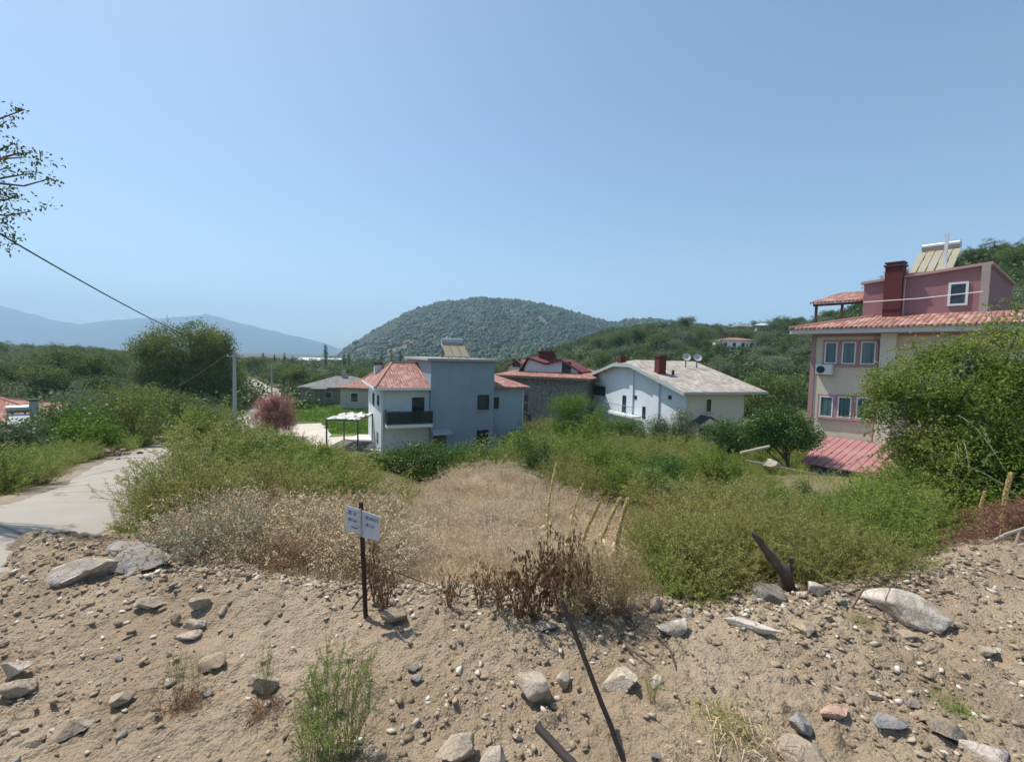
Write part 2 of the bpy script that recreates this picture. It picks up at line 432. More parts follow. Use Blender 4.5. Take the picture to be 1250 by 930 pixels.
# ---- the village road: worn pale concrete
def build_road():
    ys = np.concatenate([np.arange(-7.5, 20, .25), np.arange(20, 120, 1.0)])
    k = 9; V = []
    for j in range(k):
        t = j / (k - 1)
        x = roadL(ys) * (1 - t) + roadR(ys) * t + (fbm(ys * .6, ys * 0 + j, 91, 3) - .5) * (.5 if j in (0, k - 1) else 0)
        z = H(x, ys) + .035 + .03 * (1 - (2 * t - 1) ** 2)
        if j in (0, k - 1): z -= .03
        V.append(np.stack([x, ys, z], -1))
    V = np.stack(V, 1); n = len(ys); i = np.arange(n * k).reshape(n, k)
    F = np.stack([i[:-1, :-1], i[:-1, 1:], i[1:, 1:], i[1:, :-1]], -1).reshape(-1, 4)
    me = np_mesh('road', V.reshape(-1, 3), F, True)
    m = NT('road_concrete'); pos = m.geo()
    a = m.noise(.25, 5, .65, pos); b = m.noise(2.2, 6, .7, pos); c = m.noise(45, 3, .7, pos)
    col = m.ramp(a, [(.3, (.30, .275, .235)), (.7, (.41, .38, .33))])
    col = m.mix(col, (.36, .30, .23), m.math('MULTIPLY', m.ramp(b, [(.42, (0, 0, 0)), (.7, (1, 1, 1))]), .7))
    col = m.mix(col, (.20, .175, .145), m.math('MULTIPLY', m.ramp(c, [(.58, (0, 0, 0)), (.75, (1, 1, 1))]), .4))
    # joints and cracks
    sx = m.n('ShaderNodeSeparateXYZ'); m.l(pos, sx.inputs[0])
    wob = m.math('MULTIPLY', m.noise(1.5, 3, .6, pos), .35)
    jt = m.math('FRACT', m.math('DIVIDE', m.math('ADD', m.math('ADD', sx.outputs[1], m.math('MULTIPLY', sx.outputs[0], .55)), wob), 4.3))
    jl = m.math('LESS_THAN', m.math('ABSOLUTE', m.math('SUBTRACT', jt, .5)), .005)
    vo = m.n('ShaderNodeTexVoronoi', feature='DISTANCE_TO_EDGE'); vo.inputs['Scale'].default_value = .33
    wv = m.n('ShaderNodeVectorMath', operation='ADD'); m.l(pos, wv.inputs[0])
    nn = m.n('ShaderNodeTexNoise'); nn.inputs['Scale'].default_value = 1.4; m.l(pos, nn.inputs['Vector']); m.l(nn.outputs['Color'], wv.inputs[1]); m.l(wv.outputs[0], vo.inputs['Vector'])
    cr = m.math('LESS_THAN', vo.outputs['Distance'], .006)
    col = m.mix(col, (.14, .12, .10), m.math('MULTIPLY', m.math('MAXIMUM', jl, cr), .75))
    m.bsdf(col, .92, m.bump(m.math('ADD', c, m.math('MULTIPLY', b, 2)), .35, .01), spec=.15)
    return struct(link('road', me, m.m))
build_road()

# ---- sheets on the valley floor, outlined from where they lie (z of the floor known)
def flat_sheet(name, pts, z, mat, res=1.0, wob=.25):
    import bmesh
    # refine the outline and roughen it
    out = []
    for i in range(len(pts)):
        a = Vector(pts[i]); b = Vector(pts[(i + 1) % len(pts)]); n = max(2, int((b - a).length / res))
        for j in range(n):
            p = a.lerp(b, j / n); out.append((p.x + random.uniform(-wob, wob), p.y + random.uniform(-wob, wob), z))
    me = bpy.data.meshes.new(name); bm = bmesh.new()
    f = bm.faces.new([bm.verts.new(p) for p in out]); bmesh.ops.triangulate(bm, faces=[f])
    bm.normal_update()
    if bm.faces[:][0].normal.z < 0: bmesh.ops.reverse_faces(bm, faces=bm.faces[:])
    bm.to_mesh(me); bm.free()
    return struct(link(name, me, mat))
def xy(u, v, z): p = PZ(u, v, z); return (p.x, p.y, z)
m = NT('gravel'); pos = m.geo(); a = m.noise(.5, 5, .6, pos); b = m.noise(14, 4, .7, pos)
col = m.mix(m.ramp(a, [(.35, (.50, .43, .35)), (.65, (.62, .55, .46))]), (.33, .27, .21), m.math('MULTIPLY', m.ramp(b, [(.5, (0, 0, 0)), (.7, (1, 1, 1))]), .5))
m.bsdf(col, .95, m.bump(b, .5, .03)); MAT_GRAVEL = m.m
Z0 = FLOOR
flat_sheet('gravel_yard', [xy(336, 519, Z0), xy(395, 517, Z0), xy(404, 534, Z0), xy(452, 532, Z0), xy(470, 560, Z0), xy(400, 580, Z0), xy(350, 556, Z0)], Z0 + .05, MAT_GRAVEL)
m = NT('lawn_soil'); pos = m.geo(); a = m.noise(.35, 5, .6, pos); b = m.noise(9, 4, .7, pos)
col = m.mix(m.ramp(a, [(.35, (.075, .15, .025)), (.65, (.11, .20, .035))]), (.14, .17, .05), m.math('MULTIPLY', b, .5))
m.bsdf(col, .95, m.bump(b, .5, .03)); MAT_LAWN = m.m
lawn_pts = [xy(340, 493, Z0), xy(460, 489, Z0), xy(480, 531, Z0), xy(404, 533, Z0), xy(396, 516, Z0), xy(352, 517, Z0)]
flat_sheet('lawn', lawn_pts, Z0 + .03, MAT_LAWN)

# ---- far mountains
def build_mountains():
    YM = 5200.0
    us = np.linspace(-500, 1500, 700)
    tu = [-500, -350, -200, -60, 0, 25, 60, 100, 150, 165, 205, 235, 252, 275, 300, 350, 395, 420, 470, 560, 700, 900, 1100, 1500]
    tv = [400, 392, 382, 372, 373, 379, 390, 395, 391, 388, 389, 386, 383, 389, 397, 408, 419, 428, 436, 440, 440, 445, 450, 458]
    e = (434 + .026 * (us - 625)) - np.interp(us, tu, tv)
    e = e + (fbm(us / 16, us * 0, 13, 4) - .5) * 5 * sstep(2, 20, e)
    crest = 2 + e / 560 * YM
    V = []; ts = np.concatenate([np.linspace(.72, 1, 34), np.linspace(1, 1.25, 14)[1:]])
    for t in ts:
        y = YM * t; prof = sstep(.70, 1.02, t) if t <= 1 else 1 - (t - 1) * 2.5
        prof = prof / (sstep(.70, 1.02, 1.0) if t <= 1 else 1)
        g = fbm(us / 22, us * 0 + t * 9, 15, 5) - .5
        x = (us - 625) / 560 * YM * (1 + (t - 1) * .9)
        z = -25 + (crest + 25) * prof * (1 + g * .5 * (1 - sstep(.9, 1.0, t)) * (t <= 1))
        V.append(np.stack([x, np.full_like(x, y), z], -1))
    V = np.stack(V, 0); n, k = V.shape[:2]; i = np.arange(n * k).reshape(n, k)
    F = np.stack([i[:-1, :-1], i[:-1, 1:], i[1:, 1:], i[1:, :-1]], -1).reshape(-1, 4)
    me = np_mesh('mountains', V.reshape(-1, 3), F, True)
    m = NT('mountain_forest'); nz = m.noise(.006, 6, .65, m.geo())
    m.bsdf(m.ramp(nz, [(.35, (.03, .04, .025)), (.6, (.05, .06, .035)), (.75, (.11, .10, .07))]), .95, spec=.05)
    struct(link('mountains', me, m.m))
build_mountains()

# ---- summer haze over the valley: one closed box of air
hz = MB().box(-7200, 7200, -7000, 7100, -80, 640).build('haze', None)
hz['kind'] = 'stuff'
m = NT('haze_air'); pv = m.n('ShaderNodeVolumePrincipled')
pv.inputs['Color'].default_value = (.50, .73, .97, 1); pv.inputs['Density'].default_value = 2.5e-4; pv.inputs['Anisotropy'].default_value = .1
m.l(pv.outputs[0], m.out.inputs['Volume']); hz.data.materials.append(m.m)

# ================================================================== BUILDINGS
class Bld:
    """a building's own frame: X along its front, Y to the back, Z up, origin on the ground at the front left corner"""
    def __init__(s, name, label, cat, O, ang, group=None):
        s.O = Vector(O); s.a = ang
        s.X = Vector((math.cos(ang), math.sin(ang), 0)); s.Y = Vector((-math.sin(ang), math.cos(ang), 0))
        s.root = empty(name, O, ang, label, cat, group)
    def loc(s, p): q = Vector(p) - s.O; return Vector((q.dot(s.X), q.dot(s.Y), q.z))
    def fy(s, u, v, y=0.0):
        """the place seen at (u,v) on the plane Y = y: returns (x, z)"""
        d = ray(u, v); e = s.loc(EYE); dl = Vector((d.dot(s.X), d.dot(s.Y), d.z))
        t = (y - e.y) / dl.y; return e.x + dl.x * t, e.z + dl.z * t
    def fx(s, u, v, x=0.0):
        """same on the plane X = x: returns (y, z)"""
        d = ray(u, v); e = s.loc(EYE); dl = Vector((d.dot(s.X), d.dot(s.Y), d.z))
        t = (x - e.x) / dl.x; return e.y + dl.y * t, e.z + dl.z * t
def window(root, x0, x1, z0, z1, y, face, frame_m, glass_m, fw=.07, mull=1, out=.05, sill=None, parent=None, nm='window', bars=0):
    """a framed window on a wall; face is 'y-' (front, wall at Y = y) or 'x-' (side wall at X = y) or 'x+'"""
    def bx(mb, a0, a1, c0, c1, z0, z1):     # a along the wall, c outwards
        if face == 'y-': mb.box(a0, a1, y - c1, y - c0, z0, z1)
        elif face == 'x-': mb.box(y - c1, y - c0, a0, a1, z0, z1)
        else: mb.box(y + c0, y + c1, a0, a1, z0, z1)
    mb = MB(); bx(mb, x0, x0 + fw, -.05, out, z0, z1); bx(mb, x1 - fw, x1, -.05, out, z0, z1)
    bx(mb, x0 + fw, x1 - fw, -.05, out, z0, z0 + fw); bx(mb, x0 + fw, x1 - fw, -.05, out, z1 - fw, z1)
    for k in range(mull - 1):
        xm = x0 + (x1 - x0) * (k + 1) / mull; bx(mb, xm - fw * .4, xm + fw * .4, -.05, out - .008, z0 + fw, z1 - fw)
    for k in range(bars):
        zm = z0 + (z1 - z0) * (k + 1) / (bars + 1); bx(mb, x0 + fw, x1 - fw, -.05, out - .012, zm - .012, zm + .012)
    w = mb.build(nm, frame_m, root)
    g = MB(); bx(g, x0 + fw * .9, x1 - fw * .9, .004, .018, z0 + fw * .9, z1 - fw * .9); g.build('pane', glass_m, w)
    if sill:
        sb = MB(); bx(sb, x0 - .08, x1 + .08, -.03, out + .08, z0 - .07, z0 - .005); sb.build('sill', sill, w)
    return w
def glass(name, c=(.02, .03, .035), curtain=None):
    m = NT(name); co = m.coord()
    col = m.ramp(m.noise(1.3, 3, .5, co), [(.35, c), (.65, mul(c, 1.8))])
    if curtain:
        mp = m.n('ShaderNodeMapping'); m.l(co, mp.inputs[0]); mp.inputs['Scale'].default_value = (9, 9, .25)
        col = m.mix(col, curtain, m.ramp(m.noise(1.2, 2, .5, mp.outputs[0]), [(.45, (0, 0, 0)), (.6, (.8, .8, .8))]))
    m.bsdf(col, .06, None, 0, .6); return m.m
G_DARK = glass('dark_glass'); G_CURT = glass('curtained_glass', (.035, .07, .075), (.12, .19, .19))
M_WHITE = plain('white_paint', (.72, .73, .73), .55, .08); M_DARKF = plain('dark_frame', (.03, .032, .035), .4, .1)
M_TILE = tiles('weathered_red_tile', (.27, .115, .085), (.37, .185, .145), (.47, .31, .26), .2)
M_TILE2 = tiles('orange_tile', (.28, .115, .08), (.38, .18, .13), (.47, .29, .23), .2)
M_METAL = plain('galvanised_metal', (.42, .44, .45), .4, .1, metal=.8); M_DARKMETAL = plain('dark_metal', (.05, .05, .055), .5, .1, metal=.4)
M_BRICK = plain('soot_red_plaster', (.13, .032, .035), .85, .2, streak=True)
M_CONC = plain('grey_concrete', (.40, .39, .37), .9, .2, streak=True)
def slab(pts, th, name, mat, root, uv=True, up=False):
    return MB().prism(pts, (0, 0, -th)).build(name, mat, root, uv=uv)
def heater(root, x, y, z, w, tilt_h, run, npan, panel_m, pillar=False, tank_r=.27, parent_name='solar_heater'):
    """rooftop solar water heater: sloping collectors in front, a tank behind on legs"""
    h = MB()
    for k in range(2):
        xx = x + w * (.12 + .76 * k)
        h.tube([(xx, y, z), (xx, y + run, z + tilt_h)], .03, 5); h.tube([(xx, y + run, z), (xx, y + run, z + tilt_h + .15)], .03, 5)
        h.tube([(xx, y + run + .5, z), (xx, y + run + .05, z + tilt_h)], .025, 5)
    h.tube([(x + w * .12, y + run, z + .3), (x + w * .88, y + run, z + tilt_h)], .02, 5)
    fr = h.build(parent_name, M_DARKMETAL, root)
    pw = w / npan
    for k in range(npan):
        a = x + k * pw + .03; b = x + (k + 1) * pw - .03
        pb = MB().prism([(a, y, z + .08), (b, y, z + .08), (b, y + run * .98, z + tilt_h), (a, y + run * .98, z + tilt_h)], (0, -.04, .07)).build('collector', panel_m, fr)
    MB().tube([(x + .1, y + run + .15, z + tilt_h + .3), (x + w - .1, y + run + .15, z + tilt_h + .3)], tank_r, 16).build('tank', M_METAL, fr, smooth=False)
    return fr
M_COLL = plain('dusty_collector', (.30, .25, .16), .35, .25, streak=True); M_COLL2 = plain('yellowed_collector', (.38, .33, .22), .4, .2, streak=True, dirt=(.2, .16, .08))

# ---------------------------------------------------------------- the blue-grey house in the middle
def blue_house():
    a = math.radians(23); D0 = 34.5
    p = P(465, 560, D0); O = (p.x, p.y, FLOOR)
    b = Bld('blue_house', 'two storey blue-grey house with a flat-topped tower block and red hip roof', 'house', O, a); r = b.root
    mL = plain('pale_plaster', (.60, .64, .64), .85, .08, streak=True, dirt=(.36, .41, .42)); mT = plain('blue_plaster', (.28, .345, .405), .85, .14, 1.2, streak=True, dirt=(.17, .215, .26)); mR = plain('light_blue_plaster', (.37, .44, .485), .85, .08, streak=True, dirt=(.24, .31, .35))
    xt0, _ = b.fy(525.5, 500, -.5); xt1, _ = b.fy(602.5, 500, -.5); xr, _ = b.fy(639, 500, .4)
    ze = b.fy(500, 473, -.5)[1] - b.O.z + O[2] - O[2]     # eave height over the base
    zt = b.fy(565, 441, -.5)[1]
    ze = b.fy(500, 473, -.5)[1]
    D = 9.6
    MB().box(0, xt0 + .02, 0, D, 0, ze - .06).build('wall', mL, r)
    MB().box(xt0, xt1, -.5, D * .96, 0, zt).build('wall', mT, r)
    MB().box(xt1 + .002, xr, .4, D - .3, 0, ze - .06).build('wall', mR, r)
    MB().box(xt0 - .35, xt1 + .35, -.85, D, zt + .002, zt + .2).build('roof_slab', M_CONC, r, bevel=.01)
    # left hip roof
    o = .55; zr = b.fy(512, 443.5, D / 2)[1]
    A = (-o, -o, ze); B = (xt0 - .003, -o, ze); Cc = (xt0 - .003, D / 2, zr); Dd = (-o, D + o, ze); E = (xt0 - .003, D + o, ze); R = (max(1.4, xt0 - 2.2), D / 2, zr)
    mb = MB(); mb.prism([A, B, Cc, R], (0, 0, -.14)); mb.prism([A, R, Dd], (0, 0, -.141)); mb.prism([Dd, R, Cc, E], (0, 0, -.142)); mb.build('roof', M_TILE, r, uv=True)
    MB().tube([A, R], .11, 6).tube([R, Cc], .11, 6).tube([Dd, R], .11, 6).build('ridge_cap', M_TILE, r)
    MB().box(-o, xt0 - .003, -o - .06, -o - .005, ze - .2, ze - .02).box(-o - .06, -o - .005, -o, D + o, ze - .2, ze - .02).build('gutter', M_WHITE, r)
    # right roof
    zr2 = b.fy(620, 457, D / 2 - .3)[1]
    A = (xt1 + .003, -.1, ze); B = (xr + .4, -.1, ze); R = (xr - 1.2, D / 2, zr2); Cc = (xt1 + .003, D / 2, zr2); E = (xr + .4, D + .2, ze)
    mb = MB(); mb.prism([A, B, R, Cc], (0, 0, -.14)); mb.prism([B, E, R], (0, 0, -.141)); mb.prism([Cc, R, E, (xt1 + .003, D + .2, ze)], (0, 0, -.142)); mb.build('roof', M_TILE, r, uv=True)
    # openings
    def W(u0, v0, u1, v1, y, **k):
        x0, z1 = b.fy(u0, v0, y); x1, z0 = b.fy(u1, v1, y); return window(r, x0, x1, z0, z1, y, 'y-', M_DARKF, G_DARK, **k)
    W(583, 482, 596.5, 500, -.5, mull=1, sill=M_CONC); W(582, 525, 595.5, 543, -.5, mull=2); W(602.6, 485, 608.5, 498.5, .4)
    W(529.5, 532, 544, 553, -.5, mull=2, nm='door')
    x0, z1 = b.fy(503, 485, 0); x1, z0 = b.fy(517.5, 519.5, 0)
    window(r, x0, x1, z0, z1, 0, 'y-', M_DARKF, G_DARK, nm='balcony_door', mull=2)
    # balcony slab and railing beside the tower
    xb0, zb = b.fy(469, 519.5, -1.3); xb1 = xt0 - .01
    xb0 = .25
    MB().box(xb0, xb1, -1.35, -.003, zb - .22, zb).build('balcony_slab', M_WHITE, r)
    gl = NT('smoked_glass'); gb = gl.bsdf((.03, .045, .045), .08); gb.inputs['Transmission Weight'].default_value = .35
    gb.inputs['Alpha'].default_value = .82
    ra = MB().tube([(xb0, -1.32, zb + 1.0), (xb1, -1.32, zb + 1.0)], .03, 6)
    for k in range(5): xx = xb0 + (xb1 - xb0) * k / 4; ra.tube([(xx, -1.32, zb), (xx, -1.32, zb + 1.0)], .022, 6)
    ra.tube([(xb0, -1.32, zb + 1.0), (xb0, -.02, zb + 1.0)], .03, 6)
    ra = ra.build('railing', M_DARKF, r)
    MB().box(xb0, xb1, -1.335, -1.325, zb + .06, zb + .95).box(xb0 - .005, xb0 + .005, -1.31, -.02, zb + .06, zb + .95).build('pane', gl.m, ra)
    x0, z1 = b.fy(528, 529, -1.2); x1, _ = b.fy(552, 529, -1.2)
    MB().prism([(x0, -1.5, z1 - .12), (x1, -1.5, z1 - .12), (x1, -.503, z1 + .18), (x0, -.503, z1 + .18)], (0, 0, .06)).build('door_canopy', plain('canopy_grey', (.32, .38, .42), .4), r)
    for (ua, va, ub, vb) in ((455.2, 480, 457.2, 494), (461, 483, 463, 494), (460.3, 529, 462, 539)):
        ya, z1 = b.fx(ub, va, 0); yb, z0 = b.fx(ua, vb, 0)
        window(r, min(ya, yb), max(ya, yb), z0, z1, 0, 'x-', M_DARKF, G_DARK)
    # chimney and heater
    xc, zc = b.fy(462, 446, D * .62)
    c = MB().box(xc - .32, xc + .32, D * .62, D * .62 + .6, ze - .2, zc).build('chimney', mL, r)
    MB().box(xc - .42, xc + .42, D * .62 - .1, D * .62 + .7, zc + .12, zc + .2).prism([(xc - .36, D * .62 - .05, zc + .2), (xc + .36, D * .62 - .05, zc + .2), (xc + .36, D * .62 + .65, zc + .2), (xc - .36, D * .62 + .65, zc + .2)], (0, 0, .06)).build('cap', M_BRICK, c)
    for dx, dy in ((-.2, .1), (.2, .5)): MB().tube([(xc + dx, D * .62 + dy, zc), (xc + dx, D * .62 + dy, zc + .14)], .04, 5).build('cap_leg', M_BRICK, c)
    xh, _ = b.fy(541, 440, 2.5); xh1, _ = b.fy(571, 440, 2.5)
    heater(r, xh, 1.6, zt + .2, xh1 - xh - .1, 1.15, 1.9, 3, M_COLL)
    for (du, hh) in ((552, 425), (574, 419)):
        xa, za = b.fy(du, hh, 3.4); MB().tube([(xa, 3.4, zt + .2), (xa, 3.4, za - .3)], .025, 5).build('antenna_mast', M_METAL, r)
    # downpipes
    for xx, yy in ((xr - .12, .33), (.1, -.06)): MB().tube([(xx, yy, 0), (xx, yy, ze - .2)], .05, 6).build('downpipe', M_WHITE, r)
    return b
BH = blue_house()

# ---------------------------------------------------------------- white house with the wide pale gable roof
def white_house():
    s_len = 18.2
    p = P(835, 548, 40); zg = -6.1
    ang = math.atan2(.34, .94)
    b = Bld('gabled_house', 'white house with a wide pale tiled gable roof, dark red chimney and two satellite dishes', 'house', (p.x, p.y, zg), ang); r = b.root
    # local X = along the cream wall (to the right and back), local Y = along the gable wall, its shade painted in as a bluish tint
    mG = plain('shade_tinted_plaster', (.70, .74, .76), .85, .07, streak=True, dirt=(.5, .56, .6)); mC = plain('cream_plaster', (.64, .60, .51), .85, .06, streak=True, dirt=(.5, .46, .39))
    mRoof = tiles('pale_worn_tile', (.30, .25, .20), (.41, .36, .305), (.51, .46, .40), .26, .40, .8)
    L = 6.6; LR = 8.7
    ze = b.fx(835, 477.5, -.6)[1]; ze = b.loc(P(834, 478, 39.6)).z
    zr = b.loc(P(757, 438.8, 48.6)).z; ym = s_len / 2
    sl = (zr - ze) / (ym + .6)
    def zroof(y): return ze + sl * (y + .6 if y <= ym else s_len + .6 - y)
    wall = MB().prism([(0, 0, 0), (0, s_len, 0), (0, s_len, zroof(s_len) - .22), (0, ym + 1.2, zroof(ym + 1.2) - .22), (0, ym - 1.2, zroof(ym - 1.2) - .22), (0, 0, zroof(0) - .22)], (.25, 0, 0)).build('gable_wall', mG, r)
    MB().box(.003, L, -.003, .25, 0, zroof(0) - .22).build('side_wall', mC, r)
    MB().box(.25, L - .003, .25, s_len, 0, ze - .1).build('wall', mC, r)
    # roof
    x0, x1, xj = -.75, LR, .9; yj = ym - 1.5
    A = (x0, -.6, ze); B = (x1, -.6, ze); Cc = (x1, ym, zr); Rr = (xj, ym, zr); J1 = (x0, yj, zroof(yj)); J2 = (x0, s_len - yj, zroof(yj)); E = (x0, s_len + .6, ze); Fp = (x1, s_len + .6, ze)
    roof = MB().prism([A, B, Cc, Rr, J1], (0, 0, -.2)).prism([E, J2, Rr, Cc, Fp], (0, 0, -.201)).prism([J1, Rr, J2], (0, 0, -.202)).build('roof', mRoof, r, uv=True)
    fas = MB().prism([(x0 - .03, -.62, ze - .02), (x0 - .03, yj, zroof(yj) - .02), (x0 - .03, yj, zroof(yj) - .34), (x0 - .03, -.62, ze - .34)], (-.05, 0, 0))
    fas.prism([(x0 - .03, s_len + .62, ze - .02), (x0 - .03, s_len - yj, zroof(yj) - .02), (x0 - .03, s_len - yj, zroof(yj) - .34), (x0 - .03, s_len + .62, ze - .34)], (-.05, 0, 0))
    fas.box(x0 - .08, x0 - .03, yj, s_len - yj, zroof(yj) - .36, zroof(yj) - .02).box(x0, x1, -.68, -.61, ze - .24, ze - .02)
    fas.build('fascia', plain('weathered_fascia', (.45, .49, .47), .7, .2, streak=True), r)
    # posts that step the gable wall
    for (ua, ub) in ((768, 772), (797, 804)):
        ya = b.fx(ua, 500, -.1)[0]; yb = b.fx(ub, 500, -.1)[0]; lo, hi = sorted((ya, yb)); hi = max(hi, lo + .5)
        MB().box(-.16, -.003, lo, hi, 0, zroof(hi) - .3 if hi < ym else zroof(lo) - .3).build('pilaster', mG, r)
    def WX(ua, va, ub, vb, **k):
        y0, z1 = b.fx(ub, va, 0); y1, z0 = b.fx(ua, vb, 0); lo, hi = sorted((y0, y1)); return window(r, lo, hi, z0, z1, 0, 'x-', k.pop('fm', M_WHITE), G_DARK, **k)
    WX(759.5, 483, 764.5, 505, nm='balcony_door', fm=M_DARKF); WX(784, 496.5, 788, 510, fm=M_DARKF); WX(774.5, 483, 777.5, 487, fm=M_DARKF); WX(816, 483, 820, 487, fm=M_DARKF); WX(724, 472, 739, 481, fm=M_DARKF)  # the last is a shaded recess, its darkness put in as a dark pane
    # balcony
    y1, zb = b.fx(735, 506, -1.0); y0, _ = b.fx(774, 506, -1.0); y0, y1 = sorted((y0, y1)); y1 = min(y1, s_len - .3)
    zb = b.fx(760, 505.5, -1.0)[1]
    MB().box(-1.2, -.17, y0, y1, zb - .18, zb).build('balcony_slab', mG, r)
    ra = MB().tube([(-1.17, y0, zb + .95), (-1.17, y1, zb + .95)], .035, 5)
    k = 0
    while y0 + k * .28 < y1: ra.tube([(-1.17, y0 + k * .28, zb), (-1.17, y0 + k * .28, zb + .95)], .018, 4); k += 1
    ra.build('railing', plain('blue_railing', (.25, .33, .38), .5), r)
    # cream wall
    x0w, z1 = b.fy(861.5, 486, 0); x1w, z0 = b.fy(868.3, 503.5, 0)
    window(r, x0w, x1w, z0, z1, 0, 'y-', plain('cream_trim', (.7, .66, .56), .7), G_DARK, sill=M_CONC, fw=.09)
    x0w, z1 = b.fy(853.5, 523, 0); x1w, z0 = b.fy(864.5, 546, 0)
    window(r, x0w, x1w, max(.03, z0 - 1.0), z1, 0, 'y-', M_DARKF, G_DARK, nm='door')
    xa, za = b.fy(851, 519.5, -1.0); xb, _ = b.fy(880, 519.5, -1.0); xm = (xa + xb) / 2
    zt = b.fy(866, 508.5, -.6)[1]
    MB().prism([(xa, -1.2, za), (xm, -1.2, zt), (xm, -.003, zt), (xa, -.003, za)], (0, 0, .09)).prism([(xb, -1.2, za), (xm, -1.2, zt - .002), (xm, -.003, zt - .002), (xb, -.003, za)], (0, 0, .088)).build('door_canopy', plain('slate_sheet', (.05, .055, .065), .5), r)
    MB().prism([(xa + .12, -1.1, za), (xm, -1.1, zt - .06), (xb - .12, -1.1, za)], (0, .04, 0)).build('canopy_gable', mC, r)
    xq, zq = b.fy(849.5, 532, 0); MB().box(xq - .17, xq + .17, -.14, -.003, zq - .3, zq + .3).build('meter_box', M_WHITE, r)
    # chimney, dishes, vent on the roof: find the place on the slope
    def onroof(u, v):
        best = None
        for i in range(400):
            dep = 38 + i * .05; q = b.loc(P(u, v, dep))
            if abs(q.z - zroof(q.y)) < .06: best = q; break
        return best or q
    q = onroof(806, 455)
    ct = b.fy(806, 437.5, q.y)[1]
    c = MB().box(q.x - .42, q.x + .42, q.y - .3, q.y + .4, zroof(q.y) - .3, ct).build('chimney', M_BRICK, r)
    MB().box(q.x - .5, q.x + .5, q.y - .38, q.y + .48, ct + .15, ct + .24).box(q.x - .35, q.x + .35, q.y - .25, q.y + .33, ct, ct + .13).build('cap', M_BRICK, c)
    q = onroof(821.5, 456.5); MB().tube([(q.x, q.y, q.z - .1), (q.x, q.y, q.z + .35)], .13, 8).build('vent_pipe', M_DARKMETAL, r)
    for (u, v) in ((836.8, 448), (850.3, 448.5)):
        q = onroof(u, v)
        m_ = MB().tube([(q.x, q.y, q.z - .1), (q.x, q.y, q.z + .75)], .05, 6).build('dish_mount', M_DARKMETAL, r)
        ds = MB(); n = 14; cpos = Vector((q.x, q.y - .12, q.z + 1.05)); dn = Vector((-.45, -.8, .4)).normalized(); X = dn.cross(Vector((0, 0, 1))).normalized(); Yv = X.cross(dn)
        ds.v.append(tuple(cpos - dn * .10)); rings = []
        for rad, dz in ((.2, -.085), (.42, .0)):
            rings.append(len(ds.v))
            for k in range(n): a_ = 2 * PI * k / n; ds.v.append(tuple(cpos + (X * math.cos(a_) + Yv * math.sin(a_)) * rad + dn * dz))
        for k in range(n): ds.f.append([0, rings[0] + k, rings[0] + (k + 1) % n]); ds.f.append([rings[0] + k, rings[1] + k, rings[1] + (k + 1) % n, rings[0] + (k + 1) % n])
        dsh = ds.build('dish', plain('dish_grey', (.5, .5, .48), .5), m_)
        sm = dsh.modifiers.new('t', 'SOLIDIFY'); sm.thickness = .02
        MB().tube([cpos - Yv * .38, cpos + dn * .45 - Yv * .05], .015, 5).build('feed_arm', M_DARKMETAL, m_)
    q = b.loc(P(752, 438, 50))
    MB().box(q.x - .3, q.x + .3, ym + .3, ym + .9, zr - .4, zr + .35).build('chimney', M_BRICK, r)
    return b
WH = white_house()

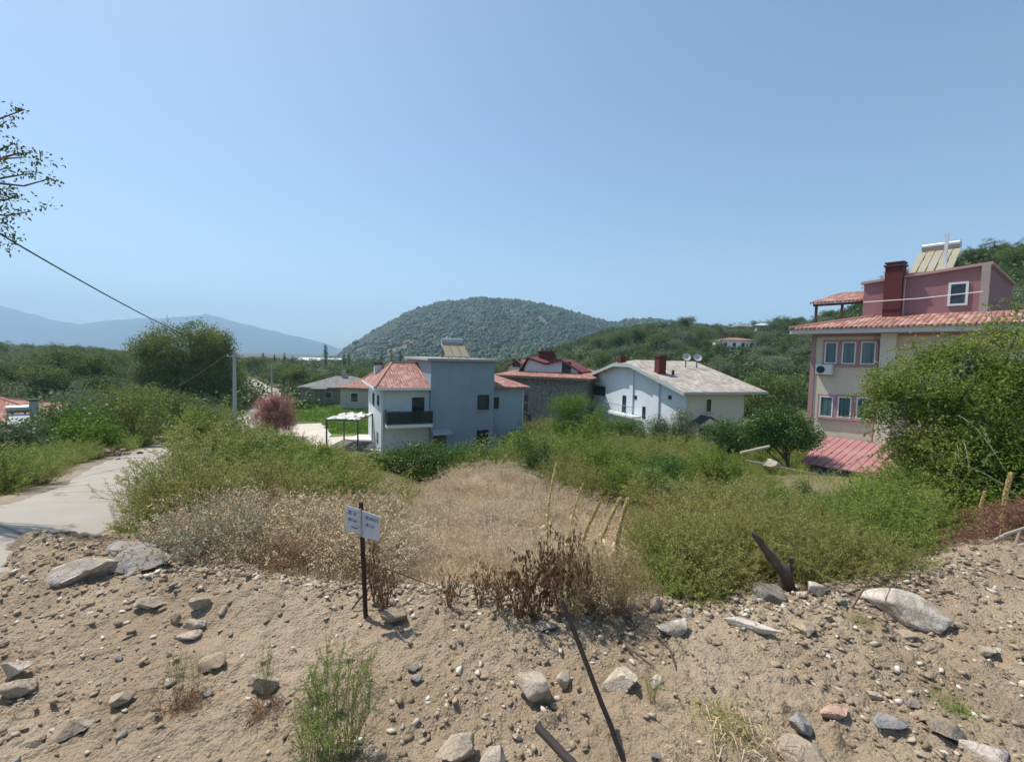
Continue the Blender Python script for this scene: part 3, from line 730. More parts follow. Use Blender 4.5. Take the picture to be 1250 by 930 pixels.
# ---------------------------------------------------------------- stone house with the red hip roof between them
def stone_house():
    D0 = 56.0; p = P(612, 520, D0); ang = math.atan2(-.40, .917)
    b = Bld('stone_house', 'stone walled house with broad red hip roof and white attic gables', 'house', (p.x, p.y, FLOOR), ang); r = b.root
    m = NT('rubble_stone'); co = m.coord(); vo = m.n('ShaderNodeTexVoronoi'); vo.inputs['Scale'].default_value = 2.6; m.l(co, vo.inputs['Vector'])
    v2 = m.n('ShaderNodeTexVoronoi', feature='DISTANCE_TO_EDGE'); v2.inputs['Scale'].default_value = 2.6; m.l(co, v2.inputs['Vector'])
    col = m.mix(m.ramp(m.math('FRACT', m.math('MULTIPLY', vo.outputs['Distance'], 3.7)), [(0, (.16, .145, .13)), (.5, (.25, .23, .21)), (1, (.35, .33, .31))]), (.12, .11, .10), m.math('LESS_THAN', v2.outputs['Distance'], .05))
    m.bsdf(col, .9, m.bump(v2.outputs['Distance'], .6, .05)); mS = m.m
    mW = plain('attic_white', (.60, .60, .62), .85, .08); mD = tiles('dark_red_sheet', (.13, .03, .035), (.17, .045, .045), (.22, .07, .06), .3, .5, .6)
    W = b.fy(722, 470, 0)[0]; D = 11
    ze = b.fy(660, 459.5, -.9)[1]
    MB().box(0, W - .6, 0, D, 0, ze - .05).build('wall', mS, r)
    o = .9; zr = ze + 1.5
    A = (-o, -o, ze); B = (W + .2, -o, ze); Cc = (W + .2, D + o, ze); E = (-o, D + o, ze); R1 = (4.2, D / 2, zr); R2 = (W - 4.6, D / 2, zr)
    MB().prism([A, B, R2, R1], (0, 0, -.2)).prism([B, Cc, R2], (0, 0, -.201)).prism([Cc, E, R1, R2], (0, 0, -.202)).prism([E, A, R1], (0, 0, -.203)).build('roof', M_TILE2, r, uv=True)
    MB().box(-o, W + .2, -o - .07, -o - .004, ze - .28, ze - .04).build('fascia', plain('brown_fascia', (.25, .17, .12), .8), r)
    # attic gables: two joined triangular dormers under dark red roofs
    yd = 1.1; zb = ze + .45
    x1, zt = b.fy(645.5, 438, yd); x2, zv = b.fy(667, 445.5, yd); x3, zt2 = b.fy(685, 440.5, yd); x0, zl = b.fy(639.5, 451, yd); x4, zl4 = b.fy(706, 453.5, yd)
    MB().prism([(x0, yd, zb - .3), (x4, yd, zb - .3), (x4, yd, zl4), (x3, yd, zt2), (x2, yd, zv), (x1, yd, zt), (x0, yd, zl)], (0, 4.0, 0)).build('attic', mW, r)
    rf = MB()
    for (pa, pb) in (((x0 - .5, zl - .3), (x1, zt)), ((x1, zt), (x2, zv)), ((x2, zv), (x3, zt2)), ((x3, zt2), (x4 + .5, zl4 - .25))):
        rf.prism([(pa[0], yd - .4, pa[1] + .02), (pb[0], yd - .4, pb[1] + .02), (pb[0], yd + 4.3, pb[1] + .02), (pa[0], yd + 4.3, pa[1] + .02)], (0, 0, .2))
    rf.build('attic_roof', mD, r, uv=True)
    xw, zw = b.fy(691.5, 449.5, yd); window(r, xw - .55, xw + .55, zw - .75, zw + .75, yd, 'y-', M_DARKF, G_DARK)
    # small side dormer on the left
    xa, za = b.fy(629, 440, 2.4)
    dm = MB().prism([(xa - .9, 2.4, ze + .4), (xa + 1.4, 2.4, ze + .4), (xa + 1.4, 2.4, za - .9), (xa + .25, 2.4, za), (xa - .9, 2.4, za - .9)], (0, 3.2, 0)).build('dormer', mW, r)
    MB().prism([(xa - 1.3, 2.1, za - 1.1), (xa + .25, 2.1, za + .02), (xa + .25, 5.8, za + .02), (xa - 1.3, 5.8, za - 1.1)], (0, 0, .14)).prism([(xa + .25, 2.1, za + .02), (xa + 1.8, 2.1, za - 1.1), (xa + 1.8, 5.8, za - 1.1), (xa + .25, 5.8, za + .02)], (0, 0, .141)).build('dormer_roof', M_TILE2, r, uv=True)
    window(r, xa - .35, xa + .75, ze + .9, ze + 1.9, 2.4, 'y-', M_DARKF, G_DARK)
    # dark red roof terrace and chimney pots on top
    xc, zc = b.fy(665.5, 429, 4.0)
    xl, _ = b.fy(652, 436, 4.0); xr_, zz = b.fy(681, 436, 4.0)
    MB().prism([(xl - .6, 3.6, zv - .1), (xr_ + .4, 3.6, zv - .1), (xr_ - 1.0, 5.2, zz + .5), (xl + .8, 5.2, zz + .5)], (0, 0, .2)).build('upper_roof', mD, r, uv=True)
    c = MB().box(xc - .9, xc + .9, 4.0, 5.0, zv, zc - .1).build('chimney', M_BRICK, r)
    MB().box(xc - 1.05, xc + 1.05, 3.85, 5.15, zc - .1, zc + .04).build('cap', M_BRICK, c)
    for k in range(3): MB().tube([(xc - .6 + k * .6, 4.5, zc), (xc - .6 + k * .6, 4.5, zc + .45)], .09, 7).build('pot', M_BRICK, c)
    for (ua, va, ub, vb, nm) in ((641, 483, 644, 490, 'window'), (640.5, 493, 644, 501, 'window'), (641, 505, 648, 520, 'door')):
        x0_, z1 = b.fy(ua, va, 0); x1_, z0 = b.fy(ub, vb, 0); window(r, x0_, x1_, z0, z1, 0, 'y-', M_DARKF, G_DARK, nm=nm)
    # brown plastered bay
    xb0 = b.fy(640, 500, 0)[0]; xb1 = b.fy(649, 500, 0)[0]
    MB().box(xb0 - 3, xb0 - .05, -.12, -.003, 0, ze - .4).build('wall', plain('brown_plaster', (.25, .17, .12), .85), r)
    return b
SH = stone_house()

# ---------------------------------------------------------------- pink house on the right
def pink_house():
    p = P(983.5, 560, 25.0); zg = -5.2
    ang = math.atan2(-.79, .61)
    b = Bld('pink_attic_house', 'three storey cream house with pink trim, mauve attic storey and solar heater on the right', 'house', (p.x, p.y, zg), ang); r = b.root
    mC = plain('sand_plaster', (.64, .565, .44), .88, .06, streak=True, dirt=(.46, .40, .33)); mP = plain('mauve_plaster', (.36, .175, .185), .85, .12, streak=True, dirt=(.27, .13, .14)); mPT = plain('pink_trim', (.42, .24, .24), .8, .1)
    ze = b.fy(1075, 397.5, -.8)[1]; W = 8.3; D = 9.5
    wall = MB().box(0, W, 0, D, 0, ze - .3).build('wall', mC, r)
    # eave band: white soffit edge, then the tiled skirt rising to the attic wall
    ya = 1.1; xa0 = b.fy(1053.5, 370, ya)[0]; xa1 = b.fy(1205, 360, ya)[0]
    zs = b.fy(1060, 386, ya)[1]
    zS2 = b.fy(1199, 379, ya)[1]
    o = .85
    MB().box(-o, W + o, -o, -.003, ze - .32, ze - .02).box(-o, -.003, -.003, D + o, ze - .32, ze - .02).build('eave', plain('eave_white', (.60, .58, .56), .7, .1, streak=True), r)
    zk = ze + (zs - ze)
    A = (-o, -o - .05, ze); B = (W + o, -o - .05, ze); Cc = (W + o, ya, zk); Rr = (2.3, ya, zk)
    E = (-o, D + o, ze); G = (2.3, D - 1, zk)
    MB().prism([A, B, Cc, Rr], (0, 0, -.1)).prism([A, Rr, G, E], (0, 0, -.101)).prism([E, G, (W + o, D - 1, zk), (W + o, D + o, ze)], (0, 0, -.102)).build('roof', M_TILE, r, uv=True)
    MB().tube([A, Rr], .1, 6).build('ridge_cap', M_TILE, r)
    # attic storey
    zt0 = b.fy(1053.5, 347.5, ya)[1]; zt1 = b.fy(1209, 323, ya)[1]
    Da = 8.0
    # right side wall top seen at (1247, 340)
    MB().prism([(xa0, ya, ze - .2), (xa1, ya, ze - .2), (xa1, ya, zt1), (xa0, ya, zt0)], (0, Da, 0)).build('attic', mP, r)
    MB().prism([(xa0 - .12, ya - .12, zt0), (xa1 + .12, ya - .12, zt1), (xa1 + .12, ya - .12, zt1 + .12), (xa0 - .12, ya - .12, zt0 + .12)], (0, Da + .24, 0)).build('parapet_cap', plain('cap_pink', (.52, .33, .31), .8, .15), r)
    MB().box(xa1 - .22, xa1 + .06, ya - .12, ya - .004, ze + .2, zt1 - .01).build('corner_strip', plain('worn_strip', (.42, .34, .31), .8, .2, streak=True), r)
    # chimney
    x0, zt = b.fy(1081, 322.5, ya - .35); x1, _ = b.fy(1103, 322.5, ya - .35)
    c = MB().box(x0, x1, ya - .35, ya + .25, ze + .25, zt - .15).build('chimney', M_BRICK, r)
    MB().box(x0 - .06, x1 + .06, ya - .41, ya + .31, zt - .15, zt - .07).box(x0 - .03, x1 + .03, ya - .38, ya + .28, zt, zt + .07).build('cap', plain('cap_brown', (.10, .05, .05), .8), c)
    MB().box(x0 + .04, x1 - .04, ya - .3, ya + .2, zt - .07, zt).build('flue', M_DARKMETAL, c)
    for (u, w_) in ((1104.5, .06),):
        xx = b.fy(u, 350, ya)[0]; MB().tube([(xx, ya - .06, ze + .5), (xx, ya - .06, zt0 + .1)], .05, 6).build('downpipe', plain('pipe_cream', (.5, .42, .38), .6), r)
    x0, z1 = b.fy(1158.5, 345.5, ya); x1, z0 = b.fy(1181, 372.5, ya)
    window(r, x0, x1, z0, z1, ya, 'y-', M_WHITE, G_DARK, fw=.09, out=.06)
    # upper and lower rows of three windows with pink surrounds
    def pw(ua, va, ub, vb):
        x0, z1 = b.fy(ua, va, 0); x1, z0 = b.fy(ub, vb, 0)
        w = window(r, x0, x1, z0, z1, 0, 'y-', M_WHITE, G_CURT, fw=.055, out=.05)
        q = .10
        MB().box(x0 - q, x0 - .003, -.035, 0.01, z0 - q, z1 + q).box(x1 + .003, x1 + q, -.035, 0.01, z0 - q, z1 + q).box(x0 - .003, x1 + .003, -.034, 0.01, z0 - q, z0 - .003).box(x0 - .003, x1 + .003, -.034, 0.01, z1 + .003, z1 + q).build('surround', mPT, w)
        MB().box(x0 - q, x1 + q, -.13, -.036, z0 - q - .01, z0 - q + .05).build('sill', mPT, w)
    for (a1, a2, bo) in ((1007.8, 1021.5, 0), (1029, 1044, .3), (1052, 1068.3, .6)): pw(a1, 417.5 - bo * .6, a2, 444 + bo * 2)
    for (a1, a2, bo) in ((1001.3, 1016, 0), (1023.5, 1038.5, 1.0), (1046.3, 1062, 2.2)): pw(a1, 483 + bo * .7, a2, 509.5 + bo * 1.4)
    # trims
    z_band = b.fy(1000, 403.5, 0)[1]
    MB().box(-.02, W, -.03, -.003, ze - .46, ze - .33).box(-.05, .16, -.05, -.004, 0, ze - .47).build('trim', mPT, r)
    xp0 = b.fy(1074, 430, -.25)[0]; xp1 = b.fy(1093.5, 430, -.25)[0]
    MB().box(xp0, xp1, -.28, -.003, 0, ze - .34).build('pilaster', plain('cream_pilaster', (.66, .60, .50), .85, .06), r)
    MB().tube([(xp0 - .12, -.08, 0), (xp0 - .12, -.08, ze - .8), (xp0 - .3, -.3, ze - .4)], .045, 6).build('downpipe', mPT, r)
    # air conditioner
    x0, z1 = b.fy(996, 444.8, -.3); x1, z0 = b.fy(1015.5, 457.5, -.3)
    ac = MB().box(x0, x1, -.36, -.06, z0, z1).build('air_conditioner', M_WHITE, r, bevel=.01)
    fan = MB(); cx = x0 + (x1 - x0) * .33; cz = (z0 + z1) / 2
    fan.tube([(cx, -.375, cz), (cx, -.361, cz)], (z1 - z0) * .38, 16); fan.build('fan_grille', M_DARKMETAL, ac)
    for xx in (x0 + .05, x1 - .09): MB().box(xx, xx + .04, -.34, -.003, z0 - .05, z0 - .003).build('bracket', M_METAL, ac)
    # roofed terrace at the back left, on posts
    yt = ya + 2.2
    q0, z0 = b.fy(988.5, 371.5, yt); q1, z1 = b.fy(1056, 366, yt); q2, z2 = b.fy(1054, 353.5, yt + 1.0); q3, z3 = b.fy(1012, 359.5, yt + 1.0)
    MB().prism([(q0, yt, z0), (q1, yt, z0 + .0), (q1, yt + 2.4, z0 + .75), (q0 + .8, yt + 2.4, z0 + .75)], (0, 0, .12)).build('terrace_roof', M_TILE, r, uv=True)
    mw = plain('brown_wood', (.10, .055, .04), .8)
    for xx in (q0 + .25, (q0 + q1) / 2 + .2): MB().box(xx, xx + .12, yt + .1, yt + .22, ze, z0 - .14).build('post', mw, r)
    MB().box(q0 + .15, q1, yt + .08, yt + .24, z0 - .13, z0 - .003).build('beam', mw, r)
    # solar heater on the attic roof
    zat = (zt0 + zt1) / 2
    def zp(x): return zt0 + (zt1 - zt0) * (x - xa0) / (xa1 - xa0) + .12
    yb = ya + .5; xL = b.fy(1108, 335, yb)[0]; xR = b.fy(1163, 330, yb)[0]; zH = b.fy(1160, 305, yb + 1.9)[1]
    heater(r, xL, yb, zp((xL + xR) / 2) - .05, xR - xL, zH - zp((xL + xR) / 2), 1.9, 5, M_COLL2, tank_r=.24)
    xq, zq = b.fy(1156.5, 285, yb - .25)
    MB().box(xq - .06, xq + .06, yb - .33, yb - .2, zp(xq) - .1, zq).build('vent_post', M_WHITE, r)
    # cable clipped across the attic wall
    xx0, zz0 = b.fy(1054, 369, ya - .45); xx1, zz1 = b.fy(1200, 356, ya - .45)
    MB().tube([(xx0, ya - .45, zz0), ((xx0 + xx1) / 2, ya - .45, (zz0 + zz1) / 2 - .06), (xx1, ya - .45, zz1)], .02, 5).build('wall_cable', M_WHITE, r)
    return b
PH = pink_house()

# ---------------------------------------------------------------- shed with the pink corrugated roof at its foot
def shed():
    b = PH
    zr0 = b.fy(1012, 532.5, -.05)[1]; x0 = b.fy(1010, 532.5, -.05)[0]
    pl = b.loc(P(977.5, 563, 21.3)); pr = b.loc(P(1092, 585, 16.0))
    sroot = empty('lean_to_shed', PH.O + PH.X * pl.x + PH.Y * pl.y, PH.a, 'low lean-to shed with pink corrugated metal roof at the foot of the pink house', 'shed')
    ox, oy = pl.x, pl.y
    m = NT('pink_corrugated'); uv = m.n('ShaderNodeTexCoord').outputs['UV']; sx = m.n('ShaderNodeSeparateXYZ'); m.l(uv, sx.inputs[0])
    w = m.math('FRACT', m.math('DIVIDE', sx.outputs[0], .30)); col = m.mix((.38, .175, .165), (.19, .075, .075), m.math('LESS_THAN', w, .2))
    n = m.noise(1.1, 5, .65, m.coord()); col = m.mix(col, (.45, .30, .26), m.ramp(n, [(.5, (0, 0, 0)), (.75, (.6, .6, .6))]))
    m.bsdf(col, .6, m.bump(m.math('LESS_THAN', w, .2), .6, .03))
    xR = pr.x - ox
    A = (0, 0, pl.z); B = (xR, (pr.y - oy), pl.z - .0); Cc = (xR + .3, -oy - .1, zr0); Dd = (x0 - ox - .1, -oy - .1, zr0)
    B = (xR, 0, pl.z)
    MB().prism([A, B, Cc, Dd], (0, 0, -.06)).build('roof', m.m, sroot, uv=True)
    m = NT('scrawled_panel'); co = m.coord(); wv = m.n('ShaderNodeTexWave'); wv.inputs['Scale'].default_value = .9; wv.inputs['Distortion'].default_value = 9; wv.inputs['Detail'].default_value = 2; m.l(co, wv.inputs['Vector'])
    col = m.mix((.50, .54, .60), (.24, .29, .37), m.ramp(wv.outputs['Fac'], [(.78, (0, 0, 0)), (.9, (.8, .8, .8))]))
    m.bsdf(col, .7)
    zt = pl.z - .55
    MB().box(.25, 2.9, .35, .42, -.6, zt).build('wall_panel', m.m, sroot)
    MB().box(2.9, xR - .2, .36, .42, -.6, zt).build('wall_panel', M_CONC, sroot)
    MB().box(.25, xR - .2, .44, .50, zt - .1, pl.z - .08).build('blue_band', plain('deep_blue', (.03, .05, .16), .6), sroot)
    pp = MB().box(.12, .24, .30, .42, -.6, pl.z - .08).build('post', plain('post_tan', (.35, .28, .18), .8), sroot)
shed()

# ---------------------------------------------------------------- smaller buildings further off
def small_house(name, label, u, v, depth, w, d, h, rise, ang, wallm, roofm, group=None, z=None, hip=True, wins=2, over=.5, glassm=None):
    p = P(u, v, depth); zz = Hs(p.x, p.y) if z is None else z
    r = empty(name, (p.x, p.y, zz), ang, label, 'house', group)
    MB().box(-w / 2, w / 2, 0, d, -1.5, h).build('wall', wallm, r)
    o = over; A = (-w / 2 - o, -o, h); B = (w / 2 + o, -o, h); Cc = (w / 2 + o, d + o, h); Dd = (-w / 2 - o, d + o, h); k = min(d / 2, w / 2 - .3) if hip else -o
    R1 = (-w / 2 + k, d / 2, h + rise); R2 = (w / 2 - k, d / 2, h + rise)
    MB().prism([A, B, R2, R1], (0, 0, -.16)).prism([Cc, Dd, R1, R2], (0, 0, -.162)).prism([B, Cc, R2], (0, 0, -.161)).prism([Dd, A, R1], (0, 0, -.163)).build('roof', roofm, r, uv=True)
    for k in range(wins):
        x = -w / 2 + w * (k + .5) / wins
        window(r, x - .55, x + .55, max(.9, h - 2.0), h - .7, 0, 'y-', M_WHITE, glassm or G_DARK)
    return r
mGreyRoof = tiles('grey_tile', (.16, .15, .145), (.21, .20, .19), (.27, .26, .245), .3, .4, .7)
mStoneW = plain('grey_rubble_wall', (.27, .24, .21), .9, .3, 4)
g = small_house('bungalow', 'low grey stone bungalow with a grey hip roof beyond the green lawn', 412, 490, 68, 10.5, 8, 2.5, 1.5, .12, mStoneW, mGreyRoof, z=FLOOR, wins=4)
MB().box(-.3, .3, 3.4, 4.0, 3.2, 4.9).build('chimney', M_CONC, g)
MB().box(-3.4, -1.2, -2.0, .0, 2.3, 2.45).box(-3.4, -3.25, -2, -1.85, 0, 2.3).box(-1.35, -1.2, -2, -1.85, 0, 2.3).build('porch', mStoneW, g)
g = small_house('bungalow', 'low bungalow with a faded pink-red roof just left behind the blue house', 450, 480, 62, 8, 7, 3.0, 1.6, -.1, plain('beige_wall', (.5, .45, .38)), M_TILE, z=FLOOR)
# hillside house: white, two storeys with arches
q = hit(901, 431.5, 90, 400)
hh = small_house('villa', 'white two storey villa with a red roof alone on the wooded slope', 901, 431, q.y, 9.5, 7, 3.9, .8, -.1, M_WHITE, M_TILE2, z=Hs(q.x, q.y) - .2, wins=4)
MB().box(-5.6, 2.6, -1.9, -.01, 1.9, 2.05).box(-5.6, -5.45, -1.9, -1.75, -1.5, 1.9).box(-2.8, -2.65, -1.9, -1.75, -1.5, 1.9).box(0, .15, -1.9, -1.75, -1.5, 1.9).build('balcony', M_WHITE, hh)
for x in (-2.2, .6): window(hh, x, x + 2.0, .0, 1.6, 0, 'y-', plain('blue_door_frame', (.12, .18, .3)), G_DARK, nm='door')
MB().box(-6.0, -4.6, 1.0, 3.4, -1.0, 3.2).build('wing', M_WHITE, hh)
q = hit(912, 407.5, 90, 400)
small_house('cabin', 'dark roofed cabin half hidden by trees on the ridge', 912, 407, q.y, 9, 5, 2.3, 1.1, .1, plain('dim_wall', (.2, .17, .15)), mGreyRoof, z=Hs(q.x, q.y) + .5)
q = hit(937, 407, 90, 400)
small_house('cabin', 'pale roofed cabin high on the ridge near the trees', 937, 406, q.y, 8, 5, 2.3, 1.0, -.1, plain('pale_wall', (.45, .42, .38)), plain('pale_sheet', (.55, .55, .55)), z=Hs(q.x, q.y) + .7)
small_house('cottage', 'cottage with a dusty brown-pink roof sunk in the trees on the left', 93, 468, 75, 5.0, 5, 2.6, 1.0, .72, plain('brown_wall', (.2, .15, .12)), tiles('dusty_tile', (.25, .16, .14), (.33, .22, .19), (.4, .3, .26)), z=FLOOR + 1.2)
# long white building far off in the valley
p = P(384, 446, 330)
r = empty('greenhouse', (p.x, p.y, FLOOR - 6), .05, 'long low white greenhouse far off in the valley', 'greenhouse')
MB().box(-14, 16, 0, 20, 0, 5.5).build('wall', plain('milky_sheet', (.6, .63, .66)), r)
MB().prism([(-14.3, -.3, 5.5), (-14.3, 10, 8.5), (-14.3, 20.3, 5.5)], (30.6, 0, 0)).build('roof', plain('milky_roof', (.70, .73, .76), .4), r)
# far left house with red roof, solar tank and chimney
def left_house():
    D = 27; a = math.radians(42); q = P(58, 510, D); b = Bld('red_roof_house', 'low red-tiled house with grey flue and silver water tank at the far left', 'house', (q.x - 9 * math.cos(a), D - 9 * math.sin(a), -4.6), a); r = b.root
    zr = b.fy(0, 486, 4)[1]; ze = b.fy(60, 512, -.5)[1]
    W = 9.0
    MB().box(0, W, 0, 8, -1, ze - .05).build('wall', M_CONC, r)
    A = (-.5, -.6, ze); B = (W + .6, -.6, ze); Cc = (W + .6, 8.6, ze); Dd = (-.5, 8.6, ze); R1 = (2, 4, zr); R2 = (W - 2.3, 4, zr)
    MB().prism([A, B, R2, R1], (0, 0, -.15)).prism([B, Cc, R2], (0, 0, -.151)).prism([Cc, Dd, R1, R2], (0, 0, -.152)).prism([Dd, A, R1], (0, 0, -.153)).build('roof', M_TILE2, r, uv=True)
    MB().tube([R2, B], .1, 6).tube([R1, R2], .1, 6).tube([R2, Cc], .1, 6).build('ridge_cap', M_TILE2, r)
    x0, z0 = b.fy(8, 500, -1.2); x1, z1 = b.fy(37, 500, -1.2)
    f = MB()
    for xx in (x0 + .2, x1 - .2): f.tube([(xx, -1.2, z0 - 2.6), (xx, -1.2, z0)], .04, 5)
    f.tube([(x0, -1.2, z0 - .55), (x1, -1.2, z0 - .55)], .04, 5)
    fr = f.build('heater_frame', M_DARKMETAL, r)
    MB().tube([(x0, -1.2, z0), (x1, -1.2, z0)], .21, 16).build('tank', M_METAL, fr)
    MB().prism([(x0 + .1, -1.5, z0 - .3), (x1, -1.5, z0 - .3), (x1, -2.1, z0 - .75), (x0 + .1, -2.1, z0 - .75)], (0, 0, .06)).build('collector', plain('grey_collector', (.42, .46, .47), .4), fr)
    xc, zc = b.fy(41.5, 489, -1.3)
    MB().box(xc - .18, xc + .18, -1.48, -1.12, -.8, zc).build('chimney', plain('flue_grey', (.42, .44, .42), .7), r)
    MB().box(xc - .26, xc + .26, -1.56, -1.04, zc + .003, zc + .08).build('chimney_cap', M_DARKMETAL, r)
left_house()

# ---------------------------------------------------------------- pergola, poles, terrace, yard things
def pergola():
    z = FLOOR + .05
    p0 = PZ(400, 549, z); p1 = PZ(436, 534, z)
    pts = {}
    Y0 = PZ(400, 549, z).y; 
    x0 = (398.5 - 625) / 560 * Y0; x1 = (437 - 625) / 560 * Y0
    Y1 = Y0 + 3.8
    htop = P(394, 513, Y0).z
    r = empty('pergola', ((x0 + x1) / 2, Y0, z), 0, 'small pergola with thin dark posts and a ragged white canopy at the lawn edge', 'pergola')
    cx = (x0 + x1) / 2; h = htop - z; w = (x1 - x0) / 2
    for sx_ in (-w, w):
        for yy in (0, Y1 - Y0): MB().box(sx_ - .05, sx_ + .05, yy - .05, yy + .05, 0, h).build('post', plain('pergola_post', (.10, .09, .08), .7), r)
    MB().box(-w - .1, w + .1, -.06, .06, h, h + .1).box(-w - .1, w + .1, Y1 - Y0 - .06, Y1 - Y0 + .06, h, h + .1).box(-w - .05, -w + .05, .06, Y1 - Y0 - .06, h + .01, h + .1).box(w - .05, w + .05, .06, Y1 - Y0 - .06, h + .01, h + .1).build('beam', plain('pergola_beam', (.12, .1, .09), .7), r)
    m = NT('ragged_canvas'); n = m.noise(2.5, 4, .7, m.coord()); b_ = m.bsdf(m.mix((.72, .71, .67), (.35, .33, .3), m.ramp(n, [(.5, (0, 0, 0)), (.7, (1, 1, 1))])), .8)
    bm = MB(); nx, ny = 14, 12; rg = random.Random(3)
    for j in range(ny + 1):
        for i in range(nx + 1): bm.v.append((-w + 2 * w * i / nx + (rg.uniform(-.12, .12)), (Y1 - Y0) * j / ny + rg.uniform(-.08, .08), h + .14 + .12 * math.sin(i * 1.3) * math.sin(j * .9) + rg.uniform(-.04, .04)))
    for j in range(ny):
        for i in range(nx):
            if rg.random() > .07: k = j * (nx + 1) + i; bm.f.append([k, k + 1, k + nx + 2, k + nx + 1])
    o = bm.build('canopy', m.m, r)
    md = o.modifiers.new('t', 'SOLIDIFY'); md.thickness = .02
    MB().box(-w - .1, w + .2, -.1, Y1 - Y0 + .1, 0.0, .12).build('floor_slab', plain('dark_paving', (.13, .12, .11), .9, .3), r)
pergola()
MB_ = MB(); za = FLOOR + .06
a_ = PZ(437, 531, za); b_ = PZ(450, 531, za)
MB().box(a_.x, b_.x + 4, a_.y - 5.2, a_.y, FLOOR - .2, FLOOR + .13).build('terrace', plain('white_terrace', (.62, .60, .56), .8), None)['kind'] = 'structure'

def pole(name, label, u, vtop, depth, r0, arms=True, mat=None, cat='utility pole'):
    p = P(u, vtop, depth); zb = Hs(p.x, p.y) - .3
    rt = empty(name, (p.x, p.y, zb), 0, label, cat)
    h = p.z - zb
    MB().tube([(0, 0, 0), (0, 0, h)], [r0 * 1.15, r0 * .8], 10).build('post', mat or plain('pole_concrete', (.45, .44, .41), .85, .12, streak=True), rt)
    if arms:
        c = MB().box(-.55, .55, -.05, .05, h - .35, h - .27).build('crossarm', M_METAL, rt)
        for xx in (-.5, 0, .5): MB().tube([(xx, 0, h - .27), (xx, 0, h - .12)], [.045, .03], 7).build('insulator', M_WHITE, rt)
    return Vector((p.x, p.y, p.z))
top1 = pole('utility_pole', 'pale concrete utility pole standing among bushes right of the road', 286, 430, 34, .13)
top2 = pole('utility_pole', 'smaller grey pole far down the road before the trees', 331.5, 447, 66, .12)
def cable(name, label, a, b, sag, r=.02, n=24):
    pts = [Vector(a).lerp(Vector(b), t / n) - Vector((0, 0, sag * 4 * (t / n) * (1 - t / n))) for t in range(n + 1)]
    o = MB().tube(pts, r, 6).build(name, plain('cable_black', (.02, .02, .022), .6), None); tag(o, label, 'cable'); return o
# the cable passes above the road to the pole; one nearer point fixes its line
ca = P(-120, 214, 9.0)
cable('power_cable', 'thick black power cable sloping down across the sky from the left', ca, top1 - Vector((0, 0, .12)), .42, .02)
cable('power_cable', 'thin service wire running down left from the concrete pole in front of the big tree', top1 - Vector((.5, 0, .15)), P(150, 505, 26), .25, .015)
cable('power_cable', 'thin wire strung between the two poles along the road', top1 - Vector((-.5, 0, .15)), top2 - Vector((0, 0, .2)), .35, .015)
q = P(1000, 452, 27); cable('power_cable', 'thin pale wire reaching the left edge of the pink house from the trees', P(905, 456, 42), P(982, 452.5, 26), .15, .014)
# white terrace rail right of the blue house
rl = empty('terrace_wall', PZ(640, 531, FLOOR + .3), -.25, 'low white coped wall and pinkish paved strip beside the blue house', 'wall')
MB().box(-.3, 2.6, 0, .25, -.3, .35).box(2.35, 2.6, -3.0, -.001, -.3, .35).build('wall', plain('grey_coped_wall', (.3, .27, .25), .8), rl)
MB().box(-.35, 2.65, -.03, .28, .352, .42).box(2.32, 2.63, -3.0, -.031, .352, .42).build('coping', M_WHITE, rl)
MB().box(-1.4, 2.34, -5.2, -.01, -.3, .06).build('paving', plain('pinkish_paving', (.42, .33, .30), .85, .15), rl)

# ================================================================== PLANTS
ML = {}
ML['shrub'] = leafmat('olive_weed', [(.12, .15, .032), (.24, .265, .065), (.38, .37, .115), (.50, .44, .19)], .35, patch=.35, pscale=.45)
ML['shrub_g'] = leafmat('green_weed', [(.09, .15, .022), (.18, .26, .042), (.30, .36, .07), (.43, .43, .13)], .35, patch=.35, pscale=.6)
ML['stalk'] = leafmat('weed_stalk', [(.16, .13, .06), (.24, .19, .09)], 0)
ML['dry'] = leafmat('dry_weed', [(.46, .32, .17), (.68, .54, .34), (.80, .69, .48), (.58, .47, .27)], .2, .8)
ML['drystalk'] = leafmat('dry_stalk', [(.22, .14, .08), (.34, .25, .16)], 0)
ML['straw'] = leafmat('straw', [(.44, .31, .19), (.60, .46, .31), (.68, .56, .41), (.54, .35, .25)], .2, .8)
ML['brown'] = leafmat('dead_brown_leaf', [(.07, .028, .016), (.16, .07, .036), (.26, .13, .07), (.34, .20, .12)], .15, .8)
ML['tree'] = leafmat('tree_leaf', [(.03, .062, .016), (.065, .115, .028), (.13, .18, .042), (.22, .24, .075)], .3, obj=.45)
ML['big'] = leafmat('big_tree_leaf', [(.06, .10, .02), (.12, .17, .035), (.22, .24, .06), (.33, .30, .10)], .3, obj=.1, patch=.4, pscale=.3)
ML['pine'] = leafmat('pine_needle', [(.04, .07, .018), (.08, .125, .032), (.15, .18, .055)], .15, obj=.5)
ML['olive'] = leafmat('olive_leaf', [(.08, .11, .055), (.15, .19, .10), (.24, .28, .17)], .2, obj=.4)
ML['bright'] = leafmat('bright_leaf', [(.05, .12, .012), (.10, .20, .02), (.17, .28, .04)], .4)
ML['citrus'] = leafmat('glossy_dark_leaf', [(.025, .07, .012), (.06, .13, .024), (.12, .20, .04)], .25, .35)
ML['laurel'] = leafmat('laurel_leaf', [(.035, .085, .016), (.085, .165, .034), (.17, .25, .06)], .3, .4)
ML['oleander'] = leafmat('oleander', [(.06, .10, .035), (.11, .13, .06), (.50, .14, .17), (.62, .24, .27), (.44, .10, .13)], .3, obj=.0)
ML['vine'] = leafmat('vine_tree_leaf', [(.045, .09, .012), (.12, .19, .028), (.25, .29, .06), (.46, .37, .14)], .35, patch=.62, pscale=.9, obj=.0)
